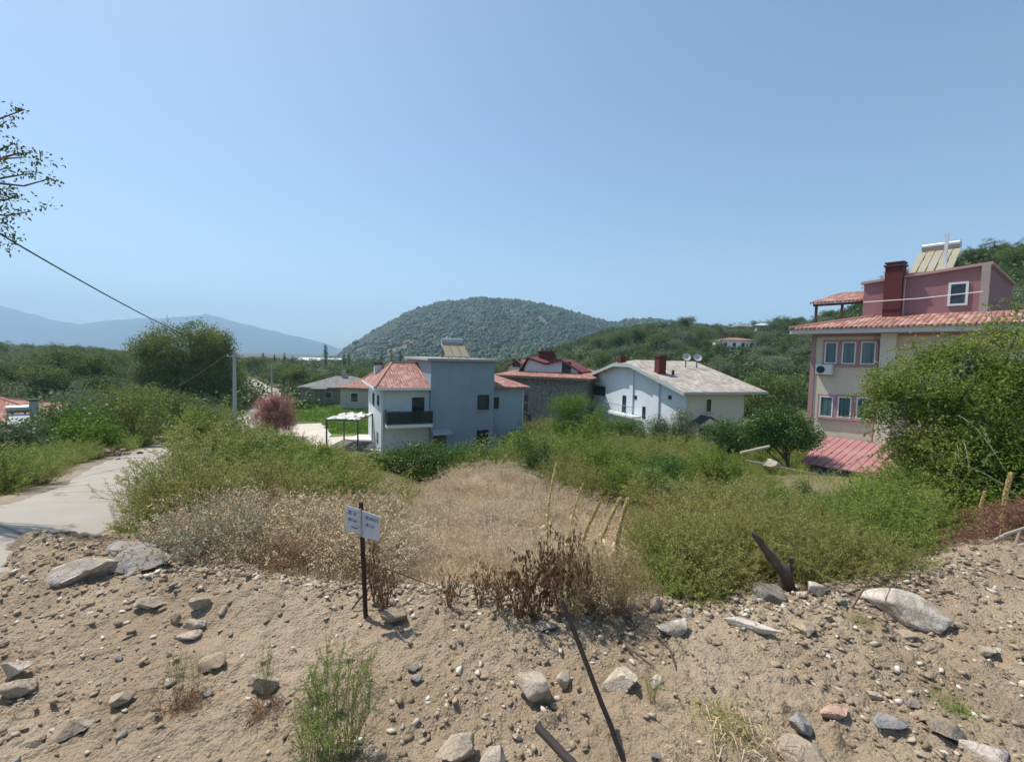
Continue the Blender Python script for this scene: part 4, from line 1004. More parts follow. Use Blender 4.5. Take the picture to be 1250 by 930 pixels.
ML['mullein'] = leafmat('mullein_spike', [(.58, .43, .18), (.72, .58, .30), (.80, .69, .42)], .2, .8)
ML['palm'] = leafmat('palm_leaf', [(.05, .09, .03), (.09, .14, .05), (.15, .19, .09)], .25)
ML['grey'] = leafmat('grey_green_weed', [(.26, .25, .15), (.38, .36, .24), (.48, .45, .33)], .25)
ML['rust'] = leafmat('rusty_weed', [(.28, .13, .07), (.42, .24, .13), (.55, .38, .24)], .2, .8)
ML['far'] = leafmat('far_forest', [(.016, .038, .008), (.034, .064, .014), (.07, .095, .028)], .1, obj=0)
M_BARK = plain('bark', (.15, .115, .085), .95, .3, 6, .5, .03)
M_BARKP = plain('pale_bark', (.26, .22, .18), .95, .3, 6, .4, .02)

def stems_paths(rg, n, h, spread, k=6, base_r=.1, lean=(0, 0), wav=.05):
    """n curving stems from a common foot: returns (n,k,3)"""
    az = rg.uniform(0, 2 * PI, n); out = np.sqrt(rg.uniform(0, 1, n)) * spread; hh = h * rg.uniform(.6, 1.05, n) * (1 - .35 * (out / max(spread, 1e-6)) ** 2)
    b = rg.uniform(0, base_r, n)
    t = np.linspace(0, 1, k)[None, :]
    rad = b[:, None] + out[:, None] * t ** 1.3
    x = np.cos(az)[:, None] * rad + lean[0] * t; y = np.sin(az)[:, None] * rad + lean[1] * t
    z = hh[:, None] * (t - .12 * t * t * (out / max(spread, 1e-6))[:, None])
    pth = np.stack([x, y, z], -1); pth[:, 1:] += rg.normal(size=(n, k - 1, 3)) * wav * h * .3
    return pth
def along(rg, paths, m, t0=.25):
    """m points on each path with the local direction"""
    n, k, _ = paths.shape
    t = t0 + (1 - t0) * rg.uniform(0, 1, (n, m)) ** .85; f = t * (k - 1); i = np.minimum(f.astype(int), k - 2); f = (f - i)[..., None]
    r = np.arange(n)[:, None]
    a = paths[r, i]; b = paths[r, i + 1]
    return (a * (1 - f) + b * f).reshape(-1, 3), unit(b - a).reshape(-1, 3), t.reshape(-1)
def weed_meshes(seed, h, spread, n, m, L, W, twigs=3, t0=.2, stemr=.006, colour_tip=.5, up=.5, wav=.05, droop=.15):
    rg = np.random.default_rng(seed)
    S = stems_paths(rg, n, h, spread, wav=wav)
    st = MA(); tubes(st, S, np.linspace(1, .35, S.shape[1])[None, :] * stemr)
    allp = [S]
    if twigs:
        p, d, t = along(rg, S, twigs, .25); q = len(p)
        D = unit(d * .7 + rdir(rg, q, .2) * .8); ln = (h * .28 * (1.15 - t) + h * .08)[:, None, None]
        tt = np.linspace(0, 1, 4)[None, :, None]; T = p[:, None] + D[:, None] * ln * tt; T[..., 2] += (ln[..., 0] * .35) * tt[..., 0] ** 2
        tubes(st, T, np.array([[.5, .4, .3, .2]]) * stemr); allp.append(T)
    lv = MA()
    for pt in allp:
        mm = m if pt is S else max(4, m // 3)
        p, d, t = along(rg, pt, mm, t0 if pt is S else .1)
        q = len(p); D = unit(d * up + rdir(rg, q, .1))
        A = np.clip(rg.normal(.38, .2, q) + (colour_tip * (t - .5) * .5), 0, 1)
        leaves(lv, p, D, L * rg.uniform(.5, 1.2, q), W * rg.uniform(.6, 1.2, q), rg, A, droop)
    return st.mesh('stalk'), lv.mesh('foliage')
def weed(name, label, cat, meshes, mats, group=None, loc=(0, 0, 0)):
    r = empty(name, loc, 0, label, cat, group)
    link('stalk', meshes[0], mats[0], r); link('foliage', meshes[1], mats[1], r)
    return r

def crown_from_blobs(seed, blobs, ncl, per, sig, L, W, shell=.45, flat=1.0, upb=0.0, weights=None, hang=0, gap=.34):
    """blobs: (center xyz, radii xyz); returns leaf mesh and cluster centers"""
    rg = np.random.default_rng(seed)
    vol = np.array([b[1][0] * b[1][1] * b[1][2] for b in blobs]) ** .7 if weights is None else np.array(weights, float)
    pick = rg.choice(len(blobs), ncl, p=vol / vol.sum())
    c = np.array([b[0] for b in blobs], float)[pick]; rr = np.array([b[1] for b in blobs], float)[pick]
    d = rdir(rg, ncl, upb); rad = rg.uniform(0, 1, ncl) ** shell
    lump = .82 + .36 * vnoise(d[:, 0] * 2.3 + pick * 7, d[:, 1] * 2.3 + d[:, 2] * 1.9, seed)
    C = c + d * rr * (rad * lump)[:, None]
    fr = 1.9 / max(rr.mean(), .2)
    g = .5 * vnoise(C[:, 0] * fr + 9, C[:, 2] * fr + C[:, 1] * .7 * fr, seed + 4) + .5 * vnoise(C[:, 1] * fr, C[:, 2] * fr - C[:, 0] * .6 * fr, seed + 8)
    C = C[g > gap]; ncl = len(C)
    lv = MA(); q = ncl * per
    cc = np.repeat(C, per, 0); s = np.repeat(sig * rg.uniform(.6, 1.4, ncl), per)[:, None]
    p = cc + rg.normal(size=(q, 3)) * s * np.array([1, 1, flat])
    if hang: p[:, 2] -= np.abs(rg.normal(size=q)) * hang
    hue = np.repeat(np.clip(rg.normal(.45, .22, ncl), 0, 1), per)
    A = np.clip(hue + rg.normal(0, .13, q), 0, 1)
    leaves(lv, p, rdir(rg, q, .15), L * rg.uniform(.6, 1.3, q), W * rg.uniform(.7, 1.2, q), rg, A)
    return lv, C
def trunk_mesh(seed, h, r0, C, nl=10, top=None, lean=(0, 0)):
    rg = np.random.default_rng(seed + 5)
    t = np.linspace(0, 1, 7); top = top or h
    tr = np.stack([lean[0] * t + rg.normal(0, .03 * h, 7) * t, lean[1] * t + rg.normal(0, .03 * h, 7) * t, top * t], -1); tr[0] = 0
    tr[0, 2] = -.3
    ma = MA(); tubes(ma, tr[None], (r0 * (1 - .75 * t) * (1 + .5 * np.exp(-t * 12)))[None], sides=8)
    sel = C[rg.choice(len(C), min(nl, len(C)), replace=False)]
    P_ = []
    for c in sel:
        f = rg.uniform(.45, .95); i = min(5, int(f * 6)); a = tr[i]
        tt = np.linspace(0, 1, 5)[:, None]; q = a * (1 - tt) + c * tt; q[:, 2] += np.sin(tt[:, 0] * PI) * .06 * h * rg.uniform(-.3, 1); P_.append(q)
    tubes(ma, np.array(P_), np.linspace(.38, .08, 5)[None] * r0, sides=5)
    return ma.mesh('trunk', True)

def tree_proto(kind, seed):
    """unit trees about their real size; returns (trunk mesh, crown mesh, height)"""
    rg = np.random.default_rng(seed)
    if kind == 'broad':
        h = 8; bl = [((rg.uniform(-1.5, 1.5), rg.uniform(-1.5, 1.5), rg.uniform(3.6, 6)), (rg.uniform(1.5, 2.4),) * 2 + (rg.uniform(1.2, 1.9),)) for _ in range(7)]
        lv, C = crown_from_blobs(seed, bl, 330, 22, .27, .24, .13, .5); tr = trunk_mesh(seed, h, .2, C, 14, 5.5)
    elif kind == 'olive':
        h = 5; bl = [((rg.uniform(-1.1, 1.1), rg.uniform(-1.1, 1.1), rg.uniform(2.0, 3.6)), (rg.uniform(.9, 1.6),) * 2 + (rg.uniform(.7, 1.2),)) for _ in range(7)]
        lv, C = crown_from_blobs(seed, bl, 300, 20, .22, .19, .07, .5); tr = trunk_mesh(seed, h, .17, C, 14, 3.2)
    elif kind == 'pine':
        h = 11; bl = [((rg.uniform(-1.3, 1.3), rg.uniform(-1.3, 1.3), z), (1.0 + 2.1 * (1 - (z / h)) + .3, 1.0 + 2.1 * (1 - z / h) + .3, .95)) for z in np.linspace(3.6, 10.2, 8)]
        lv, C = crown_from_blobs(seed, bl, 330, 20, .28, .30, .06, .6, .6); tr = trunk_mesh(seed, h, .2, C, 16, 9.6)
    elif kind == 'umbrella':
        h = 12; bl = [((rg.uniform(-1.6, 1.6), rg.uniform(-1.6, 1.6), rg.uniform(8.6, 11)), (1.7, 1.7, 1.1)) for _ in range(7)]
        lv, C = crown_from_blobs(seed, bl, 340, 22, .26, .28, .07, .6, .7); tr = trunk_mesh(seed, h, .22, C, 10, 9.8)
    elif kind == 'poplar':
        h = 13; bl = [((0, 0, z), (1.15 * math.sin(PI * min(1, (z - .5) / 13)) ** .6 + .1,) * 2 + (1.3,)) for z in np.linspace(1.6, 12.2, 9)]
        lv, C = crown_from_blobs(seed, bl, 300, 18, .2, .22, .12, .7); tr = trunk_mesh(seed, h, .16, C, 8, 12)
    return tr, lv.mesh('crown'), h
PROTO = {}
def get_proto(kind, k):
    key = (kind, k)
    if key not in PROTO: PROTO[key] = tree_proto(kind, 100 + 17 * k + sum(map(ord, kind)))
    return PROTO[key]
TREE_KIND = {'broad': ('tree', 'broadleaf_tree', 'tree'), 'olive': ('olive', 'olive_tree', 'olive tree'), 'pine': ('pine', 'pine_tree', 'pine tree'), 'umbrella': ('pine', 'pine_tree', 'pine tree'), 'poplar': ('pine', 'poplar_tree', 'poplar')}
def tree(kind, k, x, y, z, height, label, group=None, wide=1.0, name=None, mat=None, rz=None):
    tr, cr, h = get_proto(kind, k); mm, nm, cat = TREE_KIND[kind]
    s = height / h
    r = empty(name or nm, (x, y, z), random.uniform(0, 6.28) if rz is None else rz, label, cat, group)
    r.scale = (s * wide, s * wide, s)
    if not tr.materials: tr.materials.append(M_BARK)
    if not cr.materials: cr.materials.append(ML[mm])
    a = link('trunk', tr, None, r); c = link('crown', cr, None, r)
    if mat:
        c.material_slots[0].link = 'OBJECT'; c.material_slots[0].material = ML[mat]
    return r

# ---- where trees must not stand (x, y)
VILLA_Y = [o for o in COL.objects if o.name.startswith('villa')][0].location.y
def blocked(x, y, rad=2.5):
    if roadL(y) - rad < x < roadR(y) + rad and y < 165: return True
    for (cx, cy, rr) in ((-7, 39, 11), (-3, 42, 8), (15, 49, 12), (4, 52, 11), (10, 60, 6), (-26, 71, 8), (-19, 66, 6), (-27, 26, 6), (21, 24, 9)):
        if math.hypot(x - cx, y - cy) < rr + rad: return True
    u = 625 + 560 * x / y
    if 876 < u < 926 and 100 < y < VILLA_Y + 9: return True
    if 332 < u < 470 and 30 < y < 62: return True
    return False
rnd = random.Random(11)
placed = []
def scatter(n, ur, yr, kinds, hr, label, group, mind=4.0, topcap=None, noisecut=None, powy=1.0, tries=30, wide=(.95, 1.25)):
    c = 0; t = 0
    while c < n and t < n * tries:
        t += 1
        u = rnd.uniform(*ur); y = yr[0] + (yr[1] - yr[0]) * rnd.random() ** powy; x = (u - 625) / 560 * y
        if blocked(x, y): continue
        dd = mind * (1 + y / 300)
        if any((x - a) ** 2 + (y - b) ** 2 < dd * dd for a, b in placed): continue
        if noisecut and vnoise([x / 22], [y / 22], 5)[0] < noisecut: continue
        h = rnd.uniform(*hr); z = Hs(x, y)
        if topcap is not None:
            cap = 2 + (hor(u) - topcap(u)) / 560 * y - z
            h = min(h, cap * rnd.uniform(.86, 1.04))
            if h < 2.2: continue
        placed.append((x, y)); k = rnd.choice(kinds)
        tree(k, rnd.randrange(4), x, y, z - .15, h, label[k] if isinstance(label, dict) else label, (group[k] if isinstance(group, dict) else group), rnd.uniform(*wide)); c += 1
    return c
# left valley wood: tops follow the photograph's treeline
def capL(u): return float(np.interp(u, [-80, 0, 10, 30, 60, 100, 140, 160, 300, 330, 380, 420, 450, 560], [414, 414, 413, 417, 417, 421, 424, 428, 430, 432, 440, 440, 442, 442]))
LB = {'broad': 'broadleaf tree in the dense green wood filling the valley on the left', 'olive': 'grey-green olive tree in the wood filling the valley on the left', 'pine': 'dark pine in the wood filling the valley on the left'}
GB = {k: v.split(' in the')[0] + 's in the left valley wood' for k, v in LB.items()}
scatter(60, (-90, 280), (60, 110), ['broad', 'broad', 'broad', 'olive'], (6, 8.6), LB, GB, 5.0, capL)
scatter(85, (-60, 290), (110, 260), ['broad', 'broad', 'pine', 'olive'], (6.5, 10), LB, GB, 5.5, capL, wide=(1.2, 1.7))
scatter(26, (-120, 150), (38, 60), ['broad', 'olive', 'broad'], (3.5, 5.6), LB, GB, 4.5, lambda u: capL(u) + 22)
# valley behind the road and the blue house
LC = {'broad': 'broadleaf tree in the wood between the road and the bungalow', 'olive': 'olive tree in the wood between the road and the bungalow', 'pine': 'dark pine in the wood between the road and the bungalow'}
GC = {k: v.split(' in the')[0] + 's behind the road and bungalow' for k, v in LC.items()}
scatter(42, (285, 480), (78, 140), ['broad', 'broad', 'broad', 'pine'], (6, 9.5), LC, GC, 4.2, lambda u: float(np.interp(u, [285, 300, 330, 345, 372, 374, 398, 410, 480], [436, 432, 434, 438, 444, 452, 454, 448, 446])), wide=(1.1, 1.5))
scatter(40, (285, 640), (140, 300), ['broad', 'pine', 'broad'], (6, 10), LC, GC, 6, lambda u: float(np.interp(u, [285, 372, 374, 398, 400, 480, 640], [434, 440, 452, 452, 446, 444, 440])), wide=(1.3, 1.8))
# wooded slope on the right
LR = {'pine': 'dark pine on the wooded slope beyond the houses', 'broad': 'green broadleaf tree on the wooded slope beyond the houses', 'olive': 'silvery olive tree in the groves of the slope beyond the houses'}
GR = {k: v.split(' on the')[0].split(' in the')[0] + 's on the slope' for k, v in LR.items()}
def capR(u): return float(np.interp(u, [580, 600, 620, 640, 680, 700, 740, 790, 830, 850, 900, 950, 990, 1050, 1075, 1090, 1110, 1130, 1165, 1180, 1215, 1250], [452, 446, 440, 436, 428, 415, 402, 392, 391, 394, 394, 384, 386, 352, 318, 314, 322, 330, 300, 294, 290, 300]))
def scatter_crest(n, u0, u1, kinds, hr):
    for i in range(n):
        u = u0 + (u1 - u0) * (i + rnd.uniform(.1, .9)) / n
        Y = float(np.interp(u, TU, TY)) * rnd.uniform(.90, 1.04); x = (u - 625) / 560 * Y; z = Hs(x, Y)
        cap = 2 + (hor(u) - capR(u)) / 560 * Y - z; h = min(rnd.uniform(*hr), cap * rnd.uniform(.8, 1.06))
        if h < 2.5: h = 2.5
        k = rnd.choice(kinds); placed.append((x, Y))
        tree(k, rnd.randrange(4), x, Y, z - .2, h, LR[k], GR[k], rnd.uniform(1.1, 1.6))
scatter_crest(56, 640, 1000, ['pine', 'pine', 'broad'], (7, 12))
scatter_crest(16, 1060, 1270, ['pine', 'broad', 'pine'], (5, 9))
scatter(70, (650, 880), (130, 262), ['pine', 'pine', 'broad', 'olive'], (6.5, 11), LR, GR, 3.9, capR, .2, wide=(1.1, 1.5))
scatter(95, (820, 1010), (62, 205), ['olive', 'olive', 'broad', 'pine'], (3.5, 6.0), LR, GR, 3.6, capR, .24, wide=(1.1, 1.5))
scatter(38, (600, 960), (72, 140), ['broad', 'olive', 'broad'], (4, 6.5), LR, GR, 4.0, lambda u: capR(u) + 14, wide=(1.1, 1.4))
scatter(24, (1010, 1260), (45, 84), ['pine', 'broad', 'olive'], (4, 6.5), LR, GR, 3.2, lambda u: capR(u) + 6, wide=(1.1, 1.4))
# the lone tall pine
p = P(838, 440, 165); zg = hit(838, 428, 120, 260)
tree('umbrella', 0, zg.x, zg.y, zg.z - .2, P(838, 383, zg.y).z - zg.z, 'tall lone pine with a bare trunk rising above the ridge trees', wide=1.15)
# poplars in the valley
PL = [(397.5, 419, 170), (420, 430, 190), (426, 429, 190), (321, 429, 150), (466, 430, 200), (478, 428, 200), (489, 427, 200), (457, 434, 210), (445, 437, 215), (335, 431, 150), (347, 430, 150), (357, 433, 150)]
for i, (u, v, y) in enumerate(PL):
    q = P(u, v, y); z = Hs(q.x, q.y)
    tree('poplar', i % 3, q.x, q.y, z - .2, q.z - z, 'slim dark poplar standing clear above the valley trees', 'poplars in the valley', wide=rnd.uniform(.8, 1.15))

# ---- the wood on the far hill: nobody could count it
def far_forest():
    rg = np.random.default_rng(5); ico = []
    import bmesh
    bm = bmesh.new(); bmesh.ops.create_icosphere(bm, subdivisions=1, radius=1); bm.verts.ensure_lookup_table()
    IV = np.array([v.co[:] for v in bm.verts]); IF = np.array([[v.index for v in f.verts] for f in bm.faces]); bm.free()
    n = 70000
    u = rg.uniform(385, 880, n); t = .42 + .62 * rg.uniform(0, 1, n) ** .9; y = 1200 * t; x = (u - 625) / 560 * y
    hf = fbm(x / 9, y / 14, 67, 3); keep = (fbm(x / 26, y / 70, 61, 5) * .6 + fbm(x / 55, y / 55, 51, 5) * .4 < .61 + rg.normal(0, .05, n)) & (hf > .36 + rg.normal(0, .06, n))
    crest = t > .93; keep |= crest
    x = x[keep]; y = y[keep]; n = len(x); z = H(x, y)
    s = np.exp(rg.normal(.62, .36, n))
    V = IV[None] * rg.uniform(.7, 1.25, (n, len(IV), 1)) * s[:, None, None] * np.array([1, 1, 1.2])
    V = V + np.stack([x, y, z + s * .6], -1)[:, None]
    F = IF[None] + (np.arange(n) * len(IV))[:, None, None]
    A = np.repeat(np.clip(rg.normal(.42, .22, n) + (fbm(x / 40, y / 60, 71, 3) - .5) * 1.3, 0, 1), len(IF))
    me = np_mesh('hill_forest', V.reshape(-1, 3), F.reshape(-1, 3), False, [('var', 'FACE', 'FLOAT', A)])
    o = link('hill_forest', me, ML['far']); struct(o, 'stuff')
    tag(o, 'scrubby forest covering the rounded hill in the distance', 'forest')
far_forest()
# undergrowth between the trees on the slopes and in the valley (far-off scrub)
def scrub(name, label, n, ur, yr, sr, mat, seed, cut=None, excl=True):
    rg = np.random.default_rng(seed); lv = MA(); P_ = []
    u = rg.uniform(*ur, n); y = rg.uniform(yr[0] ** .5, yr[1] ** .5, n) ** 2; x = (u - 625) / 560 * y
    ok = np.array([(not blocked(a, b, .5)) or (100 < b < VILLA_Y - 4 and a > 30) for a, b in zip(x, y)]) if excl else np.ones(n, bool)
    if cut: ok &= fbm(x / 55, y / 55, 51, 5) < cut
    x = x[ok]; y = y[ok]; n = len(x); z = H(x, y); per = 60
    s = rg.uniform(*sr, n)
    c = np.repeat(np.stack([x, y, z + s * .45], -1), per, 0); S = np.repeat(s, per)[:, None]
    d = rdir(rg, n * per) * rg.uniform(.3, 1, (n * per, 1)) ** .4
    p = c + d * S * np.array([1, 1, .75])
    A = np.clip(np.repeat(rg.normal(.45, .22, n), per) + rg.normal(0, .12, n * per), 0, 1)
    leaves(lv, p, rdir(rg, n * per, .2), S[:, 0] * .34, S[:, 0] * .2, rg, A)
    o = link(name, lv.mesh(name), ML[mat]); struct(o, 'stuff'); tag(o, label, 'scrub'); return o
scrub('slope_scrub', 'low scrub and undergrowth between the trees of the right slope', 5200, (590, 1290), (62, 270), (.9, 2.4), 'pine', 3, .66)
scrub('valley_scrub', 'undergrowth and low bushes between the trees of the valley', 3600, (-140, 600), (42, 300), (.9, 2.1), 'pine', 4)

# ================================================================== plants built from blobs seen in the photograph
def blob_plant(name, label, cat, base, blobs_px, ncl, per, sig, L, W, mat, seed, r0=.1, nl=14, shell=.5, flat=1, group=None, bark=None, weights=None, topf=.6, hang=0, gap=.34):
    """blobs_px: (u, v, depth, rx, rz) in metres"""
    B = Vector(base); bl = []
    for (u, v, d, rx, rz) in blobs_px:
        c = P(u, v, d) - B; bl.append(((c.x, c.y, c.z), (rx, rx, rz)))
    lv, C = crown_from_blobs(seed, bl, ncl, per, sig, L, W, shell, flat, 0, weights, hang, gap)
    r = empty(name, B, 0, label, cat, group)
    top = max(b[0][2] for b in bl) * topf
    mc = np.mean([b[0] for b in bl], 0)
    link('trunk', trunk_mesh(seed, top, r0, C, nl, top, (mc[0] * .6, mc[1] * .6)), bark or M_BARK, r)
    link('crown', lv.mesh('crown'), ML[mat], r)
    return r
# big tree on the left of the road
D = 62; bp = P(232, 486, D); z = Hs(bp.x, bp.y)
blob_plant('broadleaf_tree', 'huge round-crowned broadleaf tree standing over the road on the left', 'tree', (bp.x, bp.y, z),
    [(205, 412, D, 2.6, 2.0), (238, 409, D, 3.3, 1.9), (262, 420, D, 2.6, 2.0), (185, 425, D, 2.4, 2.2), (262, 425, D, 2.6, 2.6), (190, 432, D, 2.4, 2.3), (225, 435, D, 4.2, 3.6), (250, 455, D + 1, 3.6, 3.0), (200, 462, D, 3.4, 3.0), (272, 452, D, 2.0, 3.0), (178, 468, D - 1, 2.0, 2.0), (228, 470, D, 4.4, 2.0), (258, 470, D, 2.6, 1.8)],
    2600, 26, .34, .24, .14, 'big', 41, .6, 30, .42)
# row of bushes and small trees along the left side of the road
rowL = [('broadleaf_tree', 'yellow-green bushy tree, widest of the row left of the road', 'tree', (165, 545), 27.5, [(150, 485, 27.5, 1.6, .9), (175, 490, 27, 1.6, 1.0), (130, 500, 27, 1.5, 1.0), (160, 510, 27, 1.9, 1.2), (185, 512, 26, 1.2, 1.2)], 'big'),
        ('broadleaf_tree', 'bright green low tree left of the rubble heap by the road', 'tree', (105, 548), 20, [(95, 525, 19.5, .8, .55), (118, 535, 19, .85, .6), (85, 540, 19, .8, .5), (105, 548, 19, .9, .5)], 'bright'),
        ('broadleaf_tree', 'dark spreading tree in shade behind the bright green bush', 'tree', (205, 530), 33, [(205, 492, 33, 1.6, 1.2), (190, 505, 32, 1.6, 1.3), (220, 508, 33, 1.3, 1.3)], 'tree'),
        ('broadleaf_tree', 'mid green tree touching the red roofed house at the left', 'tree', (80, 545), 24, [(70, 510, 24, 1.2, .8), (95, 508, 25, 1.4, .9), (55, 525, 23, 1.1, .8), (110, 515, 24, 1.2, .9)], 'laurel'),
        ('olive_tree', 'grey-green bush in front of the red roofed house', 'tree', (12, 560), 17, [(5, 540, 17, 1.2, .8), (25, 545, 17, .8, .6), (-30, 540, 17, 1.5, .9)], 'olive'),
        ('broadleaf_tree', 'small olive-toned tree at the bend of the road', 'tree', (235, 520), 40, [(240, 500, 41, 1.3, 1.1), (228, 506, 40, 1.2, 1.0), (255, 505, 43, 1.4, .8)], 'olive')]
for i, (nm, lb, ct, (u, v), d, bl, mt) in enumerate(rowL):
    q = P(u, v, d); blob_plant(nm, lb, ct, (q.x, q.y, Hs(q.x, q.y) - .1), bl, 380, 26, .19, .13, .075, mt, 60 + i, .1, 12, .5)
# oleander in bloom
D = 41; q = P(337, 525, D)
blob_plant('oleander', 'round oleander bush covered in red-pink blossom beside the gravel yard', 'bush', (q.x, q.y, FLOOR),
    [(338, 488, D, .9, .8), (326, 497, D, 1.1, .9), (347, 500, D, 1.0, .9), (320, 512, D, .9, .8), (336, 512, D - .3, 1.5, 1.1), (352, 514, D, .8, .9)], 900, 26, .17, .11, .055, 'oleander', 71, .09, 14, .4)
# bushes in front of and between the houses
bsh = [('laurel_bush', 'rounded dark green bush at the foot of the blue house', 'bush', (485, 600), 15.5, [(452, 572, 15.5, .62, .48), (472, 562, 15.8, .6, .5), (438, 582, 15.5, .5, .4), (505, 560, 15.6, .75, .55), (528, 558, 15.8, .45, .42), (490, 582, 15.4, .85, .5), (515, 585, 15.4, .7, .5), (465, 590, 15.3, .7, .45)], 'laurel', 700, .12, .085, .045),
       ('acacia_tree', 'feathery bright green tree before the stone house', 'tree', (700, 535), 37, [(688, 498, 37, 1.2, 1.0), (707, 497, 37, 1.4, 1.0), (724, 512, 37, 1.2, 1.0), (700, 520, 37, 1.9, 1.1), (734, 505, 37.5, .6, .7), (685, 528, 37, 1.2, .9)], 'bright', 800, .2, .13, .06),
       ('citrus_tree', 'dark rounded tree under the gable wall of the white house', 'tree', (762, 545), 33, [(755, 522, 33, 1.1, .8), (775, 525, 33, 1.1, .8), (740, 528, 33, .8, .7)], 'laurel', 360, .17, .11, .055),
       ('olive_tree', 'silvery olive tree left of the white house door, smaller one', 'tree', (805, 545), 33, [(803, 520, 33, .8, .8), (812, 530, 33, 1.0, .7)], 'olive', 300, .17, .12, .035),
       ('olive_tree', 'silvery olive tree nearest the door of the white house', 'tree', (833, 550), 32, [(832, 512, 32, .7, .9), (838, 525, 32, .7, .9), (828, 530, 32, .9, .8)], 'olive', 320, .16, .12, .035),
       ('citrus_tree', 'dark glossy citrus tree right of the white house porch canopy', 'tree', (885, 560), 26, [(872, 530, 26, .6, .5), (888, 525, 26, .9, .6), (910, 528, 26, .9, .6), (895, 540, 26, 1.2, .5)], 'citrus', 420, .15, .11, .06),
       ('citrus_tree', 'dark glossy round citrus tree left of the pink corrugated roof', 'tree', (965, 575), 22, [(930, 515, 22, .9, .55), (955, 512, 22, .9, .6), (975, 528, 21.5, 1.0, .7), (945, 535, 22, 1.1, .6), (990, 535, 21, .6, .5), (925, 530, 22, .8, .5)], 'citrus', 620, .15, .11, .06),
       ('broadleaf_tree', 'dark tree filling the gap between white house and pink house', 'tree', (945, 500), 46, [(930, 470, 46, 1.8, 1.5), (950, 480, 46, 2.0, 1.6), (965, 470, 47, 1.6, 1.6), (935, 490, 45, 2.0, 1.4)], 'tree', 420, .3, .2, .11)]
for i, (nm, lb, ct, (u, v), d, bl, mt, ncl, sg, L, W) in enumerate(bsh):
    q = P(u, v, d); blob_plant(nm, lb, ct, (q.x, q.y, Hs(q.x, q.y) - .1), bl, ncl, 26, sg, L, W, mt, 90 + i, .09, 14, .45)

# palms in the left wood
def palm(name, label, u, v, d, h, seed, sc=1.0):
    rg = np.random.default_rng(seed); q = P(u, v, d); z = Hs(q.x, q.y); h = q.z - z
    r = empty(name, (q.x, q.y, z), 0, label, 'palm', 'palms in the left valley')
    ma = MA(); t = np.linspace(0, 1, 6); tubes(ma, np.stack([t * .2, t * .1, h * t], -1)[None], (.2 - .05 * t)[None], sides=8); link('trunk', ma.mesh('trunk'), M_BARK, r)
    lv = MA(); n = 26; az = rg.uniform(0, 2 * PI, n); el = rg.uniform(-.1, 1.2, n); Ln = rg.uniform(2.0, 2.8, n) * sc
    tt = np.linspace(0, 1, 14)[None, :]
    rad = np.cos(el)[:, None] * Ln[:, None] * tt; zz = h + np.sin(el)[:, None] * Ln[:, None] * tt - .55 * Ln[:, None] * tt ** 2.2
    path = np.stack([.2 + np.cos(az)[:, None] * rad, .1 + np.sin(az)[:, None] * rad, zz], -1)
    tubes(lv, path, np.linspace(.03, .008, 14)[None], .5)
    T = unit(np.gradient(path, axis=1)); S = unit(np.cross(T, [0, 0, 1.0]))
    for sg in (-1, 1):
        for o in (0, .5):
            P0 = path + T * o * .15; D_ = unit(S * sg + T * .6 + np.array([0, 0, -.25])); ln = (.55 * np.sin(np.clip(tt, .08, 1) * PI) ** .5)[..., None]
            nn = P0[:, 1:].reshape(-1, 3); leaves(lv, nn, D_[:, 1:].reshape(-1, 3), np.repeat(.55 * sc, len(nn)), .06, rg, rg.uniform(.2, .9, len(nn)))
    link('fronds', lv.mesh('frond'), ML['palm'], r).name = 'frond_crown'
palm('palm_tree', 'palm with arching fronds among the left valley trees, further left one', 42, 446, 70, 5, 1)
palm('palm_tree', 'palm with arching fronds just above the sunken cottage roof', 93, 440, 78, 5, 2, 1.1)

# ================================================================== the weeds of the plot
VT = ([100, 120, 150, 180, 215, 240, 270, 330, 400, 440, 480, 510, 540, 590, 640, 680, 720, 760, 800, 870, 950, 985, 1055, 1075, 1100, 1160, 1250, 1330],
      [640, 640, 622, 590, 552, 532, 513, 514, 538, 556, 585, 578, 556, 547, 541, 530, 533, 540, 543, 555, 572, 600, 604, 592, 575, 548, 520, 500])
def vtop(u): return float(np.interp(u, *VT))
SHR = {}
def shrub_protos():
    for k in range(4): SHR[('a', k)] = weed_meshes(200 + k, 1.0, .62, 78, 62, .036, .0085, 3, .18, .0045)
    for k in range(4): SHR[('g', k)] = weed_meshes(220 + k, 1.0, .70, 74, 60, .040, .0125, 3, .15, .0045, up=.3)
    for k in range(3): SHR[('d', k)] = weed_meshes(240 + k, .6, .42, 54, 26, .028, .009, 3, .2, .003, wav=.2, up=.2)
    for k in range(2): SHR[('e', k)] = weed_meshes(260 + k, .6, .40, 48, 28, .032, .012, 2, .2, .0035, wav=.14, up=.2)
    for k in range(2): SHR[('r', k)] = weed_meshes(280 + k, .6, .34, 26, 30, .026, .009, 4, .2, .0035, wav=.12, up=.5)
shrub_protos()
rs = random.Random(23); shr_n = {}
